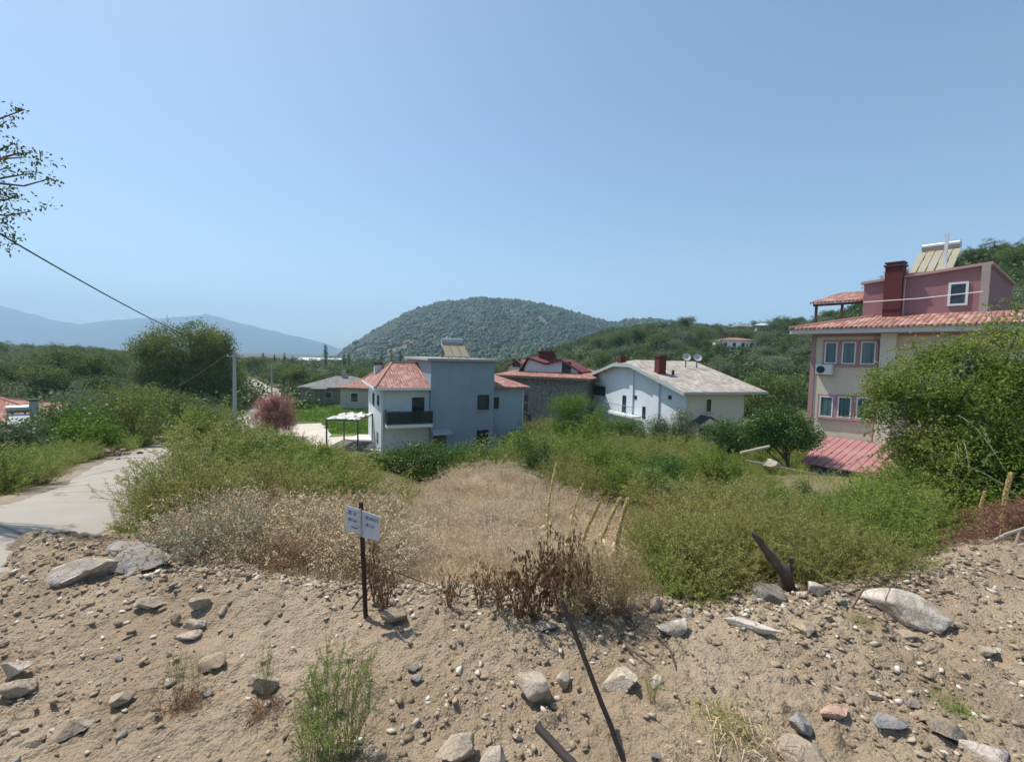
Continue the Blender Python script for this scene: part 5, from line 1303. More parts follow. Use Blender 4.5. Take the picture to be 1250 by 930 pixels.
def put_shrub(kind, x, y, h, label, group, wide=1.0, mats=None, nm='weed_shrub'):
    k = rs.randrange({'a': 4, 'g': 4, 'd': 3, 'e': 2, 'r': 2, 's': 2}[kind]); st, fo = SHR[(kind, k)]
    base = {'a': 1.0, 'g': 1.0, 'd': .6, 'e': .6, 'r': .6, 's': .6}[kind]
    r = empty(nm, (x, y, Hs(x, y) - .04), rs.uniform(0, 6.28), label, 'shrub' if kind in 'ag' else 'weed', group)
    s = h / base; r.scale = (s * wide, s * wide, s)
    r.rotation_euler.x = rs.uniform(-.12, .12); r.rotation_euler.y = rs.uniform(-.12, .12)
    d = {'a': ('stalk', 'shrub'), 'g': ('stalk', 'shrub_g'), 'd': ('drystalk', 'dry'), 'e': ('drystalk', 'grey'), 'r': ('drystalk', 'rust'), 's': ('straw', 'straw')}[kind]
    for me, mm in ((st, d[0]), (fo, d[1])):
        if not me.materials: me.materials.append(ML[mm])
    link('stalk', st, None, r); link('foliage', fo, None, r)
    return r
def fill(region, n, kinds, hr, label, group, mind, capoff=0, wide=(1.0, 1.3), nm='weed_shrub', usecap=True):
    pts = []; t = 0
    while len(pts) < n and t < n * 60:
        t += 1; x, y = region()
        if x is None: continue
        if any((x - a) ** 2 + (y - b) ** 2 < mind * mind for a, b in pts): continue
        pts.append((x, y)); u = 625 + 560 * x / y; h = rs.uniform(*hr)
        if 620 < u and y < 9 and usecap: h = min(h, .45 + .17 * (y - 4) + rs.uniform(0, .2))
        if usecap:
            cap = 2 - (vtop(u) + capoff - hor(u)) / 560 * y - Hs(x, y)
            h = min(h, cap * rs.choice([rs.uniform(.5, .75), rs.uniform(.8, 1.0), rs.uniform(.95, 1.12)]))
            if h < .25: continue
        k = rs.choice(kinds)
        if 'g' in kinds and 'a' in kinds: k = 'g' if vnoise([x * .45], [y * .45], 19)[0] + (.18 if (u > 640 and y < 8.5) else 0) > .52 else 'a'
        put_shrub(k, x, y, h, label[k] if isinstance(label, dict) else label, group[k] if isinstance(group, dict) else group, rs.uniform(*wide), nm=nm)
    return len(pts)
def reg_left():
    y = rs.uniform(5.6, 16.5); x = rs.uniform(float(roadR(y)) + .35, -.235 * y)
    u = 625 + 560 * x / y
    if y < 7.5 and u > 330: return None, None
    if y < 6.4 and u > 240: return None, None
    return x, y
fill(reg_left, 74, ['a', 'a', 'a', 'g'], (1.0, 2.1), {'a': 'olive-green feathery weed bush in the mass between road and straw patch', 'g': 'greener weed bush in the mass between road and straw patch'}, {'a': 'olive weed bushes left of the straw', 'g': 'green weed bushes left of the straw'}, .72, wide=(1.05, 1.4))
def reg_mid():
    y = rs.uniform(14.5, 19); x = rs.uniform(-.24 * y, .03 * y); return x, y
fill(reg_mid, 34, ['a', 'g'], (1.7, 3.0), 'weed bush standing behind the crest of the straw patch', 'weed bushes behind the straw', .9)
def reg_right():
    y = 4.3 + (17 - 4.3) * rs.random() ** 1.15; u = rs.uniform(640, 1340); x = (u - 625) / 560 * y
    lo = float(np.interp(u, [640, 700, 760, 800, 830, 900, 1340], [11, 9.0, 6.9, 5.2, 4.5, 4.6, 5.2]))
    if y < lo or y < edge(x) + .2: return None, None
    if u > 1110 and y < 6.0: return None, None
    if vnoise([x * .85], [y * .85], 29)[0] < .27: return None, None
    if 785 < u < 852 and 5.3 < y < 7.4: return None, None
    return x, y
def reg_ridge():
    y = rs.uniform(12.0, 17.5); u = rs.uniform(640, 1010); return (u - 625) / 560 * y, y
fill(reg_ridge, 62, ['g', 'a', 'a'], (2.2, 3.4), 'tall weed bush along the far crest of the right bank', 'tall weed bushes on the far crest', .85, usecap=True, capoff=-12, wide=(.8, 1.0))
fill(reg_right, 112, ['g', 'g', 'a', 'a'], (.7, 1.9), {'a': 'olive-yellow weed bush on the bank right of the straw', 'g': 'fresh green weed bush on the bank right of the straw'}, {'a': 'olive weed bushes on the right bank', 'g': 'green weed bushes on the right bank'}, .74, wide=(1.1, 1.45))
def reg_lip():
    u = rs.uniform(812, 1110); x0 = (u - 625) / 560 * 4.6; y = float(edge(x0)) + rs.uniform(.65 if 890 < u < 1000 else .1, 1.6); return (u - 625) / 560 * y, y
fill(reg_lip, 62, ['g', 'g', 'a'], (.35, .75), 'small fresh green weed at the lip of the dirt on the right', 'green weeds along the lip', .2, usecap=False, nm='green_weed')
def reg_hollow():
    u = rs.uniform(780, 850); y = rs.uniform(5.4, 7.4); return (u - 625) / 560 * y, y
fill(reg_hollow, 9, ['r', 'a'], (.3, .55), {'r': 'low brownish weed in the dark hollow of the right bank', 'a': 'low olive weed in the dark hollow of the right bank'}, {'r': 'brown weeds in the hollow', 'a': 'olive weeds in the hollow'}, .3, usecap=False, nm='hollow_weed')
def reg_under():
    u = rs.uniform(1035, 1330); y = rs.uniform(5.5 if u < 1130 else 6.5, 8.2); return (u - 625) / 560 * y, y
fill(reg_under, 52, ['g', 'a'], (.7, 1.35), 'olive undergrowth below the creeper tree at the right', 'undergrowth below the creeper tree', .42, capoff=-4, nm='undergrowth_bush')
def reg_roadlip():
    u = rs.uniform(118, 215); y = rs.uniform(5.1, 7.4); return (u - 625) / 560 * y, y
fill(reg_roadlip, 22, ['a', 'a', 'g'], (.4, 1.0), 'olive weed bush hugging the right edge of the road', 'weed bushes hugging the road edge', .32, capoff=4, nm='undergrowth_bush')
# pale dry weeds left of the sign
def reg_dry():
    u = rs.uniform(205, 480); y = rs.uniform(4.15, 7.6); x = (u - 625) / 560 * y
    v = hor(u) + (2 - Hs(x, y)) / y * 560
    if v < np.interp(u, [205, 240, 300, 420, 480], [690, 655, 620, 600, 600]): return None, None
    return x, y
fill(reg_dry, 96, ['d', 'd', 'd', 'd', 'e', 'r'], (.30, .72), {'r': 'rusty brown thin weed in the bleached patch around the signpost', 'd': 'pale dry curled weed in the bleached patch around the signpost', 'e': 'grey-green half dry weed in the bleached patch around the signpost'}, {'d': 'pale dry weeds by the signpost', 'e': 'grey-green weeds by the signpost', 'r': 'rusty weeds by the signpost'}, .22, usecap=False, nm='dry_weed')
def reg_straw():
    u = rs.uniform(470, 720); y = rs.uniform(4.3, 12.5); x = (u - 625) / 560 * y
    if y > np.interp(u, [470, 660, 720], [12.5, 11, 8.5]): return None, None
    return x, y
for k in range(2): SHR[('s', k)] = weed_meshes(290 + k, .6, .5, 60, 16, .035, .006, 4, .3, .0032, wav=.3, up=.2)
fill(reg_straw, 110, ['s'], (.2, .46), 'low tangle of straw-coloured dead weed in the middle of the plot', 'tangled dead weeds in the straw', .28, usecap=False, wide=(1.2, 1.8), nm='dead_tangle')
# weeds beside the left edge of the road
def reg_roadside():
    y = rs.uniform(8.5, 32); x = float(roadL(y)) - (rs.uniform(.5, 1.6) if rs.random() < .4 else rs.uniform(.9, 5 + y * .2)); u = 625 + 560 * x / y
    if u < -60: return None, None
    return x, y
fill(reg_roadside, 96, ['g', 'a', 'g'], (.5, 1.2), 'green weed bush on the verge across the road', 'weed bushes on the verge across the road', .62, usecap=False, wide=(1.2, 1.6), nm='verge_bush')
# scattered bushes between plot and houses
def reg_yard():
    y = rs.uniform(17, 30); u = rs.uniform(500, 1010); x = (u - 625) / 560 * y
    if blocked(x, y, .5): return None, None
    return x, y
fill(reg_yard, 95, ['g', 'a'], (1.2, 3.0), 'weed bush in the dip between the plot and the houses', 'weed bushes in the dip before the houses', 1.0, usecap=True, capoff=4, wide=(1.1, 1.5), nm='garden_bush')
def reg_gap():
    u = rs.uniform(925, 1015); y = rs.uniform(11.5, 20); return (u - 625) / 560 * y, y
fill(reg_gap, 26, ['g', 'a'], (1.2, 3.2), 'weed bush between the loose planks and the citrus tree', 'weed bushes around the loose planks', .8, capoff=6, nm='garden_bush')
def reg_garden():
    u = rs.uniform(640, 850); y = rs.uniform(27, float(np.interp(u, [640, 740, 850], [48, 43, 37]))); return (u - 625) / 560 * y, y
fill(reg_garden, 60, ['g', 'a'], (1.5, 2.7), 'low garden bush growing before the stone and white houses', 'garden bushes before the stone and white houses', 1.2, usecap=False, wide=(1.2, 1.6), nm='garden_bush')
def reg_garden2():
    u = rs.uniform(850, 1005); y = rs.uniform(23, 34); return (u - 625) / 560 * y, y
fill(reg_garden2, 36, ['g', 'a'], (1.2, 2.2), 'low garden bush near the citrus trees by the pink house', 'garden bushes by the citrus trees', 1.1, usecap=False, wide=(1.2, 1.6), nm='garden_bush')
def reg_bend():
    y = rs.uniform(36, 49); return float(roadL(y)) - rs.uniform(.3, 4.5), y
fill(reg_bend, 30, ['d', 'a'], (1.2, 2.1), {'d': 'dry pale brush on the left side of the road bend behind the pole', 'a': 'olive brush on the left side of the road bend behind the pole'}, {'d': 'dry brush at the road bend', 'a': 'olive brush at the road bend'}, .8, usecap=False, wide=(1.1, 1.4), nm='verge_bush')

# leafy round bushes breaking the surface of the weeds
LBP = []
for k in range(4):
    rgb = np.random.default_rng(900 + k)
    bl = [((rgb.uniform(-.4, .4), rgb.uniform(-.4, .4), rgb.uniform(.3, .85)), (rgb.uniform(.2, .38),) * 2 + (rgb.uniform(.18, .32),)) for _ in range(8)]
    lv, C = crown_from_blobs(900 + k, bl, 460, 24, .06, .040, .019, .6); LBP.append((trunk_mesh(900 + k, .8, .03, C, 16, .6), lv.mesh('foliage')))
LBM = ['laurel', 'vine', 'citrus', 'bright']
for i, (u, y, vt, w, mt, lb) in enumerate([
    (668, 12.0, 536, .9, 0, 'dark leafy bush at the left end of the right bank crest'), (748, 10.5, 548, .85, 1, 'leafy bush on the bank crest in front of the citrus tree by the gable wall'), (812, 9.5, 560, .9, 0, 'dark leafy bush on the bank above the hollow'),
    (775, 8.6, 580, 1.0, 1, 'rounded leafy bush just left of the dark hollow'), (838, 7.8, 586, 1.0, 0, 'dark green leafy bush behind the dark hollow'), (880, 9.2, 556, .8, 1, 'yellow-green leafy bush on the crest below the porch canopy'),
    (905, 7.2, 600, 1.1, 1, 'broad yellow-green leafy bush in the middle of the right bank'), (955, 6.6, 612, 1.0, 3, 'fresh green leafy bush directly above the burnt stump'), (1010, 7.0, 606, 1.0, 1, 'leafy bush left of the shed with the pink roof'),
    (1050, 6.2, 622, 1.0, 0, 'dark leafy bush behind the biggest boulder'), (880, 5.7, 640, 1.0, 3, 'low fresh green bush left of the burnt stump'), (1110, 6.4, 606, 1.0, 1, 'olive leafy bush under the left arm of the creeper tree'),
    (700, 13.5, 524, .7, 1, 'taller feathery bush poking above the bank crest before the acacia'), (300, 9.0, 540, .9, 0, 'dark leafy bush inside the left weed mass'), (380, 9.5, 556, .9, 1, 'leafy bush at the right shoulder of the left weed mass'), (255, 11.5, 508, .7, 1, 'leafy bush at the crown of the left weed mass beside the road'), (590, 16.0, 540, 1.3, 1, 'broad leafy bush below the lower window of the blue house'), (545, 15.5, 548, 1.0, 0, 'dark leafy bush below the door canopy of the blue house')]):
    x = (u - 625) / 560 * y; z = Hs(x, y); h = max(.4, P(u, vt - 13, y).z - z); tr, fo = LBP[i % 4]
    if not tr.materials: tr.materials.append(M_BARK)
    if not fo.materials: fo.materials.append(ML['vine'])
    r = empty('leafy_bush', (x, y, z - .03), i * 1.3, lb, 'bush'); r.scale = (h * w * 1.15, h * w * 1.15, h); link('trunk', tr, None, r); c = link('foliage', fo, None, r)
    c.material_slots[0].link = 'OBJECT'; c.material_slots[0].material = ML[LBM[mt]]
# ---- straw grass patch, uncountable
def grass(name, label, n, ur, yr, region, L, W, mat, seed, up=1.3, hang=.3, cat='grass', curve=.3):
    rg = np.random.default_rng(seed); u = rg.uniform(*ur, n); y = rg.uniform(*yr, n); x = (u - 625) / 560 * y
    ok = region(u, x, y); x = x[ok]; y = y[ok]; n = len(x)
    cl = fbm(x * 2.2, y * 2.2, seed, 3); keep = rg.uniform(size=n) < np.clip(cl * 2.2 - .35, .15, 1); x = x[keep]; y = y[keep]; n = len(x)
    z = H(x, y); D_ = rdir(rg, n, up); ln = L * rg.uniform(.4, 1.25, n) * (.6 + .8 * fbm(x, y, seed + 1, 2))
    S = unit(np.cross(D_, rg.normal(size=(n, 3)))) * W
    P0 = np.stack([x, y, z - .02], -1); P1 = P0 + D_ * ln[:, None] * .55; b = rdir(rg, n, 0) * curve; P2 = P1 + unit(D_ + b + np.array([0, 0, -hang])) * ln[:, None] * .45
    ma = MA(); V = np.stack([P0 - S, P0 + S, P1 + S * .7, P1 - S * .7, P2 + S * .15, P2 - S * .15], 1); i = np.arange(n)[:, None] * 6
    F = np.concatenate([i + np.array([[0, 1, 2, 3]]), i + np.array([[3, 2, 4, 5]])]); hue = np.clip(rg.normal(.45, .22, n) + (fbm(x * .7, y * .7, 8, 2) - .5) * .6, 0, 1)
    ma.add(V.reshape(-1, 3), F, np.tile(hue, 2))
    o = link(name, ma.mesh(name), ML[mat]); struct(o, 'stuff'); tag(o, label, cat); return o
grass('straw_grass', 'dry straw-coloured grass matted over the middle of the plot', 150000, (440, 860), (3.9, 15.5), lambda u, x, y: (y > edge(x) + .15) & (y < np.interp(u, [440, 660, 700, 800, 860], [15.5, 14, 10.5, 7.5, 6])) & ((u > 470) | (y < 7)), .20, .0036, 'straw', 51, up=.55, hang=.6, curve=.9)
grass('straw_grass', 'dry stubble under the pale weeds left of the signpost', 30000, (180, 480), (4.0, 8), lambda u, x, y: (y > edge(x) + .1) & (x > roadR(y) + .4), .16, .003, 'dry', 52)
grass('green_grass', 'long green and yellow grass between the weed bushes', 60000, (120, 1330), (5, 17), lambda u, x, y: (y > edge(x) + .9) & (x > roadR(y) + .2) & ((u < 470) & (y > 6.6) & (vnoise(x, y, 3) > .5) | ((u > 800) | (y > 15)) & (vnoise(x, y, 3) > .55)), .42, .005, 'shrub', 53)
grass('lawn_grass', 'bright green grass of the lawn beyond the yard', 60000, (340, 480), (38, 66), lambda u, x, y: (hor(u) + (2 - FLOOR) / y * 560 > 491) & (hor(u) + (2 - FLOOR) / y * 560 < np.interp(u, [340, 395, 404, 480], [516, 516, 531, 531])) & (u < 462) & (u > 345), .30, .03, 'bright', 54)
grass('verge_grass', 'mixed dry grass along the verge across the road', 26000, (-60, 300), (8, 40), lambda u, x, y: (x < roadL(y) - .7) & (x > roadL(y) - 7), .4, .007, 'shrub', 55)

# ---- the tall weedy tree hung with creeper on the right
B = P(1215, 640, 7.4); zb = Hs(B.x, B.y)
blob_plant('creeper_tree', 'tall bushy tree tangled with creeper in front of the pink house', 'tree', (B.x, B.y, zb),
    [(1085, 470, 7.6, .42, .28), (1075, 500, 7.4, .26, .25), (1115, 455, 7.8, .50, .26), (1150, 432, 7.8, .5, .34), (1185, 420, 7.8, .5, .32), (1225, 408, 7.8, .55, .36), (1275, 402, 7.8, .7, .42),
     (1125, 500, 7.4, .52, .36), (1165, 480, 7.2, .8, .5), (1215, 455, 7.2, .8, .6), (1265, 455, 7.2, .75, .6), (1112, 540, 7.2, .36, .24), (1150, 545, 7.0, .6, .42), (1200, 540, 6.8, .7, .55), (1255, 540, 6.6, .8, .7), (1230, 600, 6.4, .8, .5), (1160, 590, 6.7, .6, .36), (1300, 500, 7, 1, 1)],
    3000, 42, .075, .050, .024, 'vine', 81, .13, 60, .75, hang=.07, gap=.42)
# arching bare and leafy twigs of that tree
def twigs(parent_label):
    rg = np.random.default_rng(9); st = MA(); lv = MA(); paths = []
    tips = [(1052, 468), (1048, 500), (1058, 545), (1065, 585), (1090, 600), (1130, 440), (1160, 400), (1195, 380), (1100, 455), (1075, 560), (1120, 590), (1215, 372), (1140, 415), (1085, 620), (1180, 600)]
    for (u, v) in tips:
        a = np.array(P(u + rg.uniform(50, 110), v + rg.uniform(20, 60), 7.2 + rg.uniform(-.3, .3))); b = np.array(P(u, v, 7.3 + rg.uniform(-.5, .4)))
        t = np.linspace(0, 1, 8)[:, None]; q = a * (1 - t) + b * t; q[:, 2] += .22 * np.sin(t[:, 0] * PI * .8) * rg.uniform(.2, 1); q[1:] += rg.normal(size=(7, 3)) * .015; paths.append(q)
    rt = np.array([o for o in COL.objects if o.name.startswith('creeper_tree')][0].location)
    cr = [o for o in COL.objects if o.name.startswith('creeper_tree')][0].children
    me = [c for c in cr if c.name.startswith('crown')][0].data; co = np.empty(len(me.vertices) * 3, np.float32); me.vertices.foreach_get('co', co); co = co.reshape(-1, 3) + rt
    cen = co.mean(0)
    for i in range(430):
        a = co[rg.integers(len(co))].astype(float); o = unit(a - cen + np.array([0, -.2, .2])); d_ = unit(o + rg.normal(size=3) * .6 + np.array([0, 0, .25])); ln = rg.uniform(.2, .55) if i % 5 else rg.uniform(.6, 1.0)
        t = np.linspace(0, 1, 8)[:, None]; q = a + d_ * ln * t; q[:, 2] -= .32 * ln * t[:, 0] ** 2.2 * 1.2; paths.append(q)
    pth = np.array(paths); tubes(st, pth, np.linspace(.007, .002, 8)[None])
    p, d, t = along(rg, pth, 40, .05); leaves(lv, p, unit(d * .4 + rdir(rg, len(p), -.2)), rg.uniform(.025, .05, len(p)), .020, rg, np.clip(rg.normal(.65, .22, len(p)), 0, 1))
    r = [o for o in COL.objects if o.name.startswith('creeper_tree')][0]; m = r.location
    for nm, ma, mt in (('twig', st, M_BARKP), ('twig_foliage', lv, ML['vine'])):
        o = link(nm, ma.mesh(nm), mt, r); o.matrix_parent_inverse = Matrix.Translation(-Vector(m))
twigs('')

# ---- tree at the left edge: only its branch tips enter the picture
def edge_tree():
    B = Vector((-9.6, 5.2, Hs(-9.6, 5.2))); rg = np.random.default_rng(77)
    r = empty('overhanging_tree', B, 0, 'tree at the left edge, dark leafy branch tips against the sky', 'tree')
    d = 6.2; st = MA(); lv = MA(); paths = []
    tips = [(30, 134, 'l'), (8, 148, 'l'), (32, 192, 'h'), (8, 205, 'h'), (40, 186, 'h'), (38, 212, 'l'), (62, 218, 'l'), (20, 240, 'h'), (38, 258, 'h'), (2, 232, 'h'), (8, 268, 'h'), (12, 290, 'l'), (-10, 180, 'h'), (-20, 240, 'h'), (-15, 150, 'h'), (-5, 255, 'h'), (18, 175, 'l'), (-12, 300, 'h')]
    hub = np.array(P(-170, 260, d + .6)) - np.array(B)
    clus = []
    for (u, v, k) in tips:
        b = np.array(P(u, v, d + rg.uniform(-.4, .4))) - np.array(B); t = np.linspace(0, 1, 9)[:, None]
        q = hub * (1 - t) + b * t; q[:, 2] += .18 * np.sin(t[:, 0] * PI) * rg.uniform(-.5, 1); q[1:-1] += rg.normal(size=(7, 3)) * .03; paths.append(q)
        for j in range(5 if k == 'h' else 2): clus.append((q[-1 - (j // 2)] * 1.0 + rg.normal(size=3) * (.09 if k == 'h' else .04), .075 if k == 'h' else .045, 26 if k == 'h' else 16))
    pth = np.array(paths); tubes(st, pth, np.linspace(.05, .006, 9)[None], sides=5)
    for c, s, n in clus:
        p = c + rg.normal(size=(n, 3)) * np.array([s, s, s * .55]); leaves(lv, p, rdir(rg, n, -.2), rg.uniform(.035, .065, n), .026, rg, np.clip(rg.normal(.4, .2, n), 0, 1))
    # the body of the crown, out of the picture to the left
    bl = [((hub[0] - .9, hub[1] + .2, hub[2] + .2), (1.4, 1.4, 1.2)), ((hub[0] - 1.6, hub[1] - .6, hub[2] + .9), (1.3, 1.3, 1.0))]
    l2, C = crown_from_blobs(7, bl, 240, 22, .16, .09, .04)
    tr = MA(); t = np.linspace(0, 1, 6)[:, None]; tubes(tr, (np.array([0, 0, -.2]) * (1 - t) + hub * t)[None], np.linspace(.2, .09, 6)[None], sides=8)
    link('trunk', tr.mesh('trunk'), M_BARK, r); link('branch_tips', st.mesh('branch'), M_BARK, r).name = 'branch'
    link('foliage', lv.mesh('foliage'), ML['pine'], r); link('crown', l2.mesh('crown'), ML['pine'], r)
edge_tree()

# ================================================================== FOREGROUND: stones, sign, bars, dead plants
import bmesh
random.seed(99)
def dhs(x, y): return float(dirt_h(np.array([x]), np.array([y]))[0])
def hitd(u, v):
    d = ray(u, v); y = np.arange(1.0, 12, .01); x = EYE.x + d.x * y / d.y; z = EYE.z + d.z * y / d.y
    k = np.nonzero(np.maximum(dirt_h(x, y), H(x, y)) >= z)[0]; i = int(k[0]) if len(k) else len(y) - 1
    return EYE + d * (float(y[i]) / d.y)
_ICO = {}
def rock_arr(seed, sub=3, cuts=14, rough=.05, cmin=.42):
    bm = bmesh.new(); bmesh.ops.create_icosphere(bm, subdivisions=sub, radius=1); bm.verts.ensure_lookup_table()
    V = np.array([v.co[:] for v in bm.verts]); F = np.array([[v.index for v in f.verts] for f in bm.faces]); bm.free()
    rg = np.random.default_rng(seed)
    for n, dd in zip(rdir(rg, cuts), rg.uniform(cmin, .8, cuts)):
        o = V @ n - dd; V = V - np.maximum(o, 0)[:, None] * n
    nz = (fbm(V[:, 0] * 2.2 + seed, V[:, 1] * 2.2 + V[:, 2] * 1.7, seed, 4) - .5) + .5 * (fbm(V[:, 2] * 6 + seed, V[:, 0] * 6 - V[:, 1] * 5, seed + 3, 3) - .5)
    V = V * (1 + nz[:, None] * rough * 2.2)
    return V, F
def rockmat(name, c1, c2, c3, soil=(.30, .225, .15)):
    m = NT(name); co = m.coord(); pos = m.geo(); oi = m.n('ShaderNodeObjectInfo')
    a = m.noise(7, 6, .7, pos); b = m.noise(40, 4, .7, pos)
    col = m.ramp(a, [(.3, c1), (.5, c2), (.7, c3)])
    col = m.mix(col, mul(c1, .6), m.math('MULTIPLY', m.ramp(b, [(.5, (0, 0, 0)), (.75, (1, 1, 1))]), .45))
    tint = m.ramp(oi.outputs['Random'], [(0, (.72, .66, .58)), (.5, (1, 1, 1)), (1, (1.0, .93, .82))]); col = m.mix(col, tint, 1.0, 'MULTIPLY')
    c = m.noise(4.5, 4, .7, pos); col = m.mix(col, soil, m.math('MULTIPLY', m.ramp(c, [(.46, (0, 0, 0)), (.6, (1, 1, 1))]), .65))
    vk = m.n('ShaderNodeTexVoronoi', feature='DISTANCE_TO_EDGE'); vk.inputs['Scale'].default_value = 9; m.l(co, vk.inputs['Vector'])
    col = m.mix(col, mul(c1, .45), m.math('MULTIPLY', m.math('LESS_THAN', vk.outputs['Distance'], .012), .6))
    m.bsdf(col, .93, m.bump(m.math('ADD', a, m.math('MULTIPLY', b, .5)), 1.0, .02), spec=.15); return m.m
R_PALE = rockmat('pale_limestone', (.42, .35, .28), (.56, .49, .41), (.68, .62, .54))
R_TAN = rockmat('tan_stone', (.30, .24, .175), (.40, .33, .25), (.50, .43, .34))
R_GREY = rockmat('grey_stone', (.22, .205, .19), (.32, .30, .28), (.42, .40, .37))
R_PINK = rockmat('pinkish_stone', (.42, .26, .19), (.52, .34, .26), (.58, .42, .34))
def rock(label, u, v, wpx, hpx, mat, seed, depthf=.7, rz=0.0, tilt=0.0, cuts=16, sink=.35, name='rock', cmin=.38, group=None, cat='rock'):
    """u, v: middle of its foot in the photograph; wpx, hpx: how wide and how tall it looks there"""
    q = hitd(u, v); dist = (q - EYE).length; k = dist / 560 * (560 / math.sqrt(560 ** 2)) 
    sx = wpx * q.y / 560 / 2 * 1.08; sz = hpx * q.y / 560 / 2 * .95; sy = sx * depthf
    V, F = rock_arr(seed, 4, cuts, .06, cmin); V = V / np.abs(V).max(0) * np.array([sx, sy, sz]) 
    me = np_mesh(name, V, F, False)
    o = link(name, me, mat); o.location = (q.x, q.y + sy * .6, dhs(q.x, q.y + sy * .6) + sz * (1 - sink * 1.2)); o.rotation_euler = (tilt * .6, tilt, rz)
    tag(o, label, cat, group)
    return o
ROCKS = [
 ('long pale slab lying at the road edge on the left, front one of two', 92, 712, 76, 38, R_PALE, 61, .6, .45, 0),
 ('flat grey slab behind the pale one at the road edge', 150, 697, 78, 20, R_GREY, 52, .7, .1, 0),
 ('thin dark grey slab against the weeds at the road edge', 148, 677, 62, 14, R_GREY, 3, .6, -.1, 0),
 ('cream block tipped on its corner below the pale dry weeds', 239, 748, 28, 22, R_PALE, 4, .6, .5, .3),
 ('small upright stone left of the cream tipped block', 210, 763, 14, 20, R_TAN, 5, .8, .2, .2),
 ('wedge-shaped pale stone under the cream tipped block', 231, 768, 30, 14, R_PALE, 6, .6, .3, 0),
 ('low flat pale stone below the wedge-shaped one', 222, 782, 32, 10, R_PALE, 7, .8, -.4, 0),
 ('broad half-buried tan stone left of the cream block', 172, 748, 36, 16, R_TAN, 8, .8, .2, 0),
 ('lumpy tan stone in the middle of the left dirt', 254, 822, 30, 20, R_TAN, 9, .8, .4, 0),
 ('dark brown block casting a shadow on the left dirt', 317, 850, 42, 28, R_TAN, 10, .7, .1, 0),
 ('pale sunlit stone cut by the left border of the photo, upper one', 14, 830, 34, 22, R_PALE, 11, .8, .2, 0),
 ('pale stone at the left border, below the sunlit one', 12, 855, 36, 22, R_TAN, 12, .8, .5, 0),
 ('twin-peaked tan stone left of centre in the bottom dirt', 148, 866, 34, 18, R_TAN, 13, .7, .1, 0),
 ('long low tan stone in the bottom left corner', 74, 905, 50, 22, R_TAN, 14, .6, .6, 0),
 ('small sharp stone right of the low tan one in the lower left', 37, 912, 26, 12, R_TAN, 44, .7, .3, 0),
 ('large white angular rock left of the leaning bar', 654, 862, 56, 46, R_PALE, 15, .8, -.3, .35),
 ('smooth cream stone just right of the large white rock', 690, 842, 26, 20, R_PALE, 16, .7, .5, 0),
 ('broad white rock right of the leaning bar', 760, 845, 50, 34, R_PALE, 17, .8, .1, 0),
 ('small cream stone touching the broad white rock', 802, 836, 18, 16, R_PALE, 18, .9, .1, 0),
 ('flat white slab on the lip right of the brown dead plants', 824, 775, 50, 16, R_PALE, 19, .6, .2, 0),
 ('tall white rock at the very bottom centre', 556, 938, 54, 46, R_PALE, 20, .8, .2, .1),
 ('white rock cut off at the bottom, right of the tall one', 606, 945, 46, 34, R_PALE, 21, .8, .5, 0),
 ('round pebble between the white rocks and the short bar', 631, 906, 14, 12, R_TAN, 22, .9, 0, 0),
 ('long cream bar-shaped stone on the right lip', 918, 768, 62, 16, R_PALE, 23, .25, -.42, 0),
 ('biggest boulder, pale and cracked, on the right lip', 1122, 768, 90, 42, R_PALE, 24, .55, -.35, .1),
 ('grey-white rock at the foot of the burnt stump', 942, 735, 46, 28, R_GREY, 25, .8, .1, 0),
 ('pale rock right of the burnt stump', 1001, 728, 28, 18, R_PALE, 26, .8, .5, 0),
 ('upright oval stone between the stump and the boulder', 1028, 742, 17, 17, R_TAN, 27, .9, 0, 0),
 ('clump of broken pale stones below the upright oval one', 985, 776, 34, 18, R_TAN, 28, .9, .5, 0),
 ('pinkish rounded stone lying with a black shadow lower right', 1019, 878, 48, 16, R_PINK, 29, .4, .1, 0),
 ('small white pebble above the pinkish stone', 1071, 855, 17, 13, R_PALE, 30, .8, 0, 0),
 ('long thin grey slab left of the pinkish stone', 981, 900, 30, 26, R_GREY, 31, 1.4, -.3, 0),
 ('white flat slab at the bottom right edge of the photo', 982, 935, 56, 20, R_PALE, 32, .9, .3, 0),
 ('grey flat stone, left of two overlapping dark ones', 1096, 902, 44, 18, R_GREY, 33, .7, -.2, 0),
 ('dark grey stone with deep shadow in the lower right corner', 1160, 905, 52, 26, R_GREY, 34, .7, -.2, .1),
 ('pale cobble above the dark grey stone in the corner', 1134, 885, 26, 20, R_TAN, 35, .8, .2, 0),
 ('small grey cobble left of the pale one in the corner', 1118, 868, 18, 12, R_GREY, 36, .8, .4, 0),
 ('bright white slab cut by the lower right corner', 1222, 935, 52, 14, R_PALE, 37, .8, .1, 0),
 ('narrow tan stone right of the biggest boulder', 1210, 800, 34, 14, R_TAN, 38, .6, .3, 0),
 ('small dark wedge in the middle of the right dirt', 1112, 783, 24, 13, R_TAN, 39, .7, .2, 0),
 ('crumbling pale clod beside the signpost foot', 476, 764, 38, 22, R_TAN, 40, .8, 0, 0),
 ('rough white stone at the weeds left of the flat white slab', 803, 745, 20, 26, R_PALE, 41, .8, 0, 0),
 ('grey flat stone at the end of the leaning bar tip', 668, 772, 32, 13, R_GREY, 42, .7, 0, 0),
 ('brown cobble behind the grey flat stone on the lip', 775, 745, 19, 12, R_TAN, 43, .8, 0, 0)]
for t in ROCKS: rock(*t)
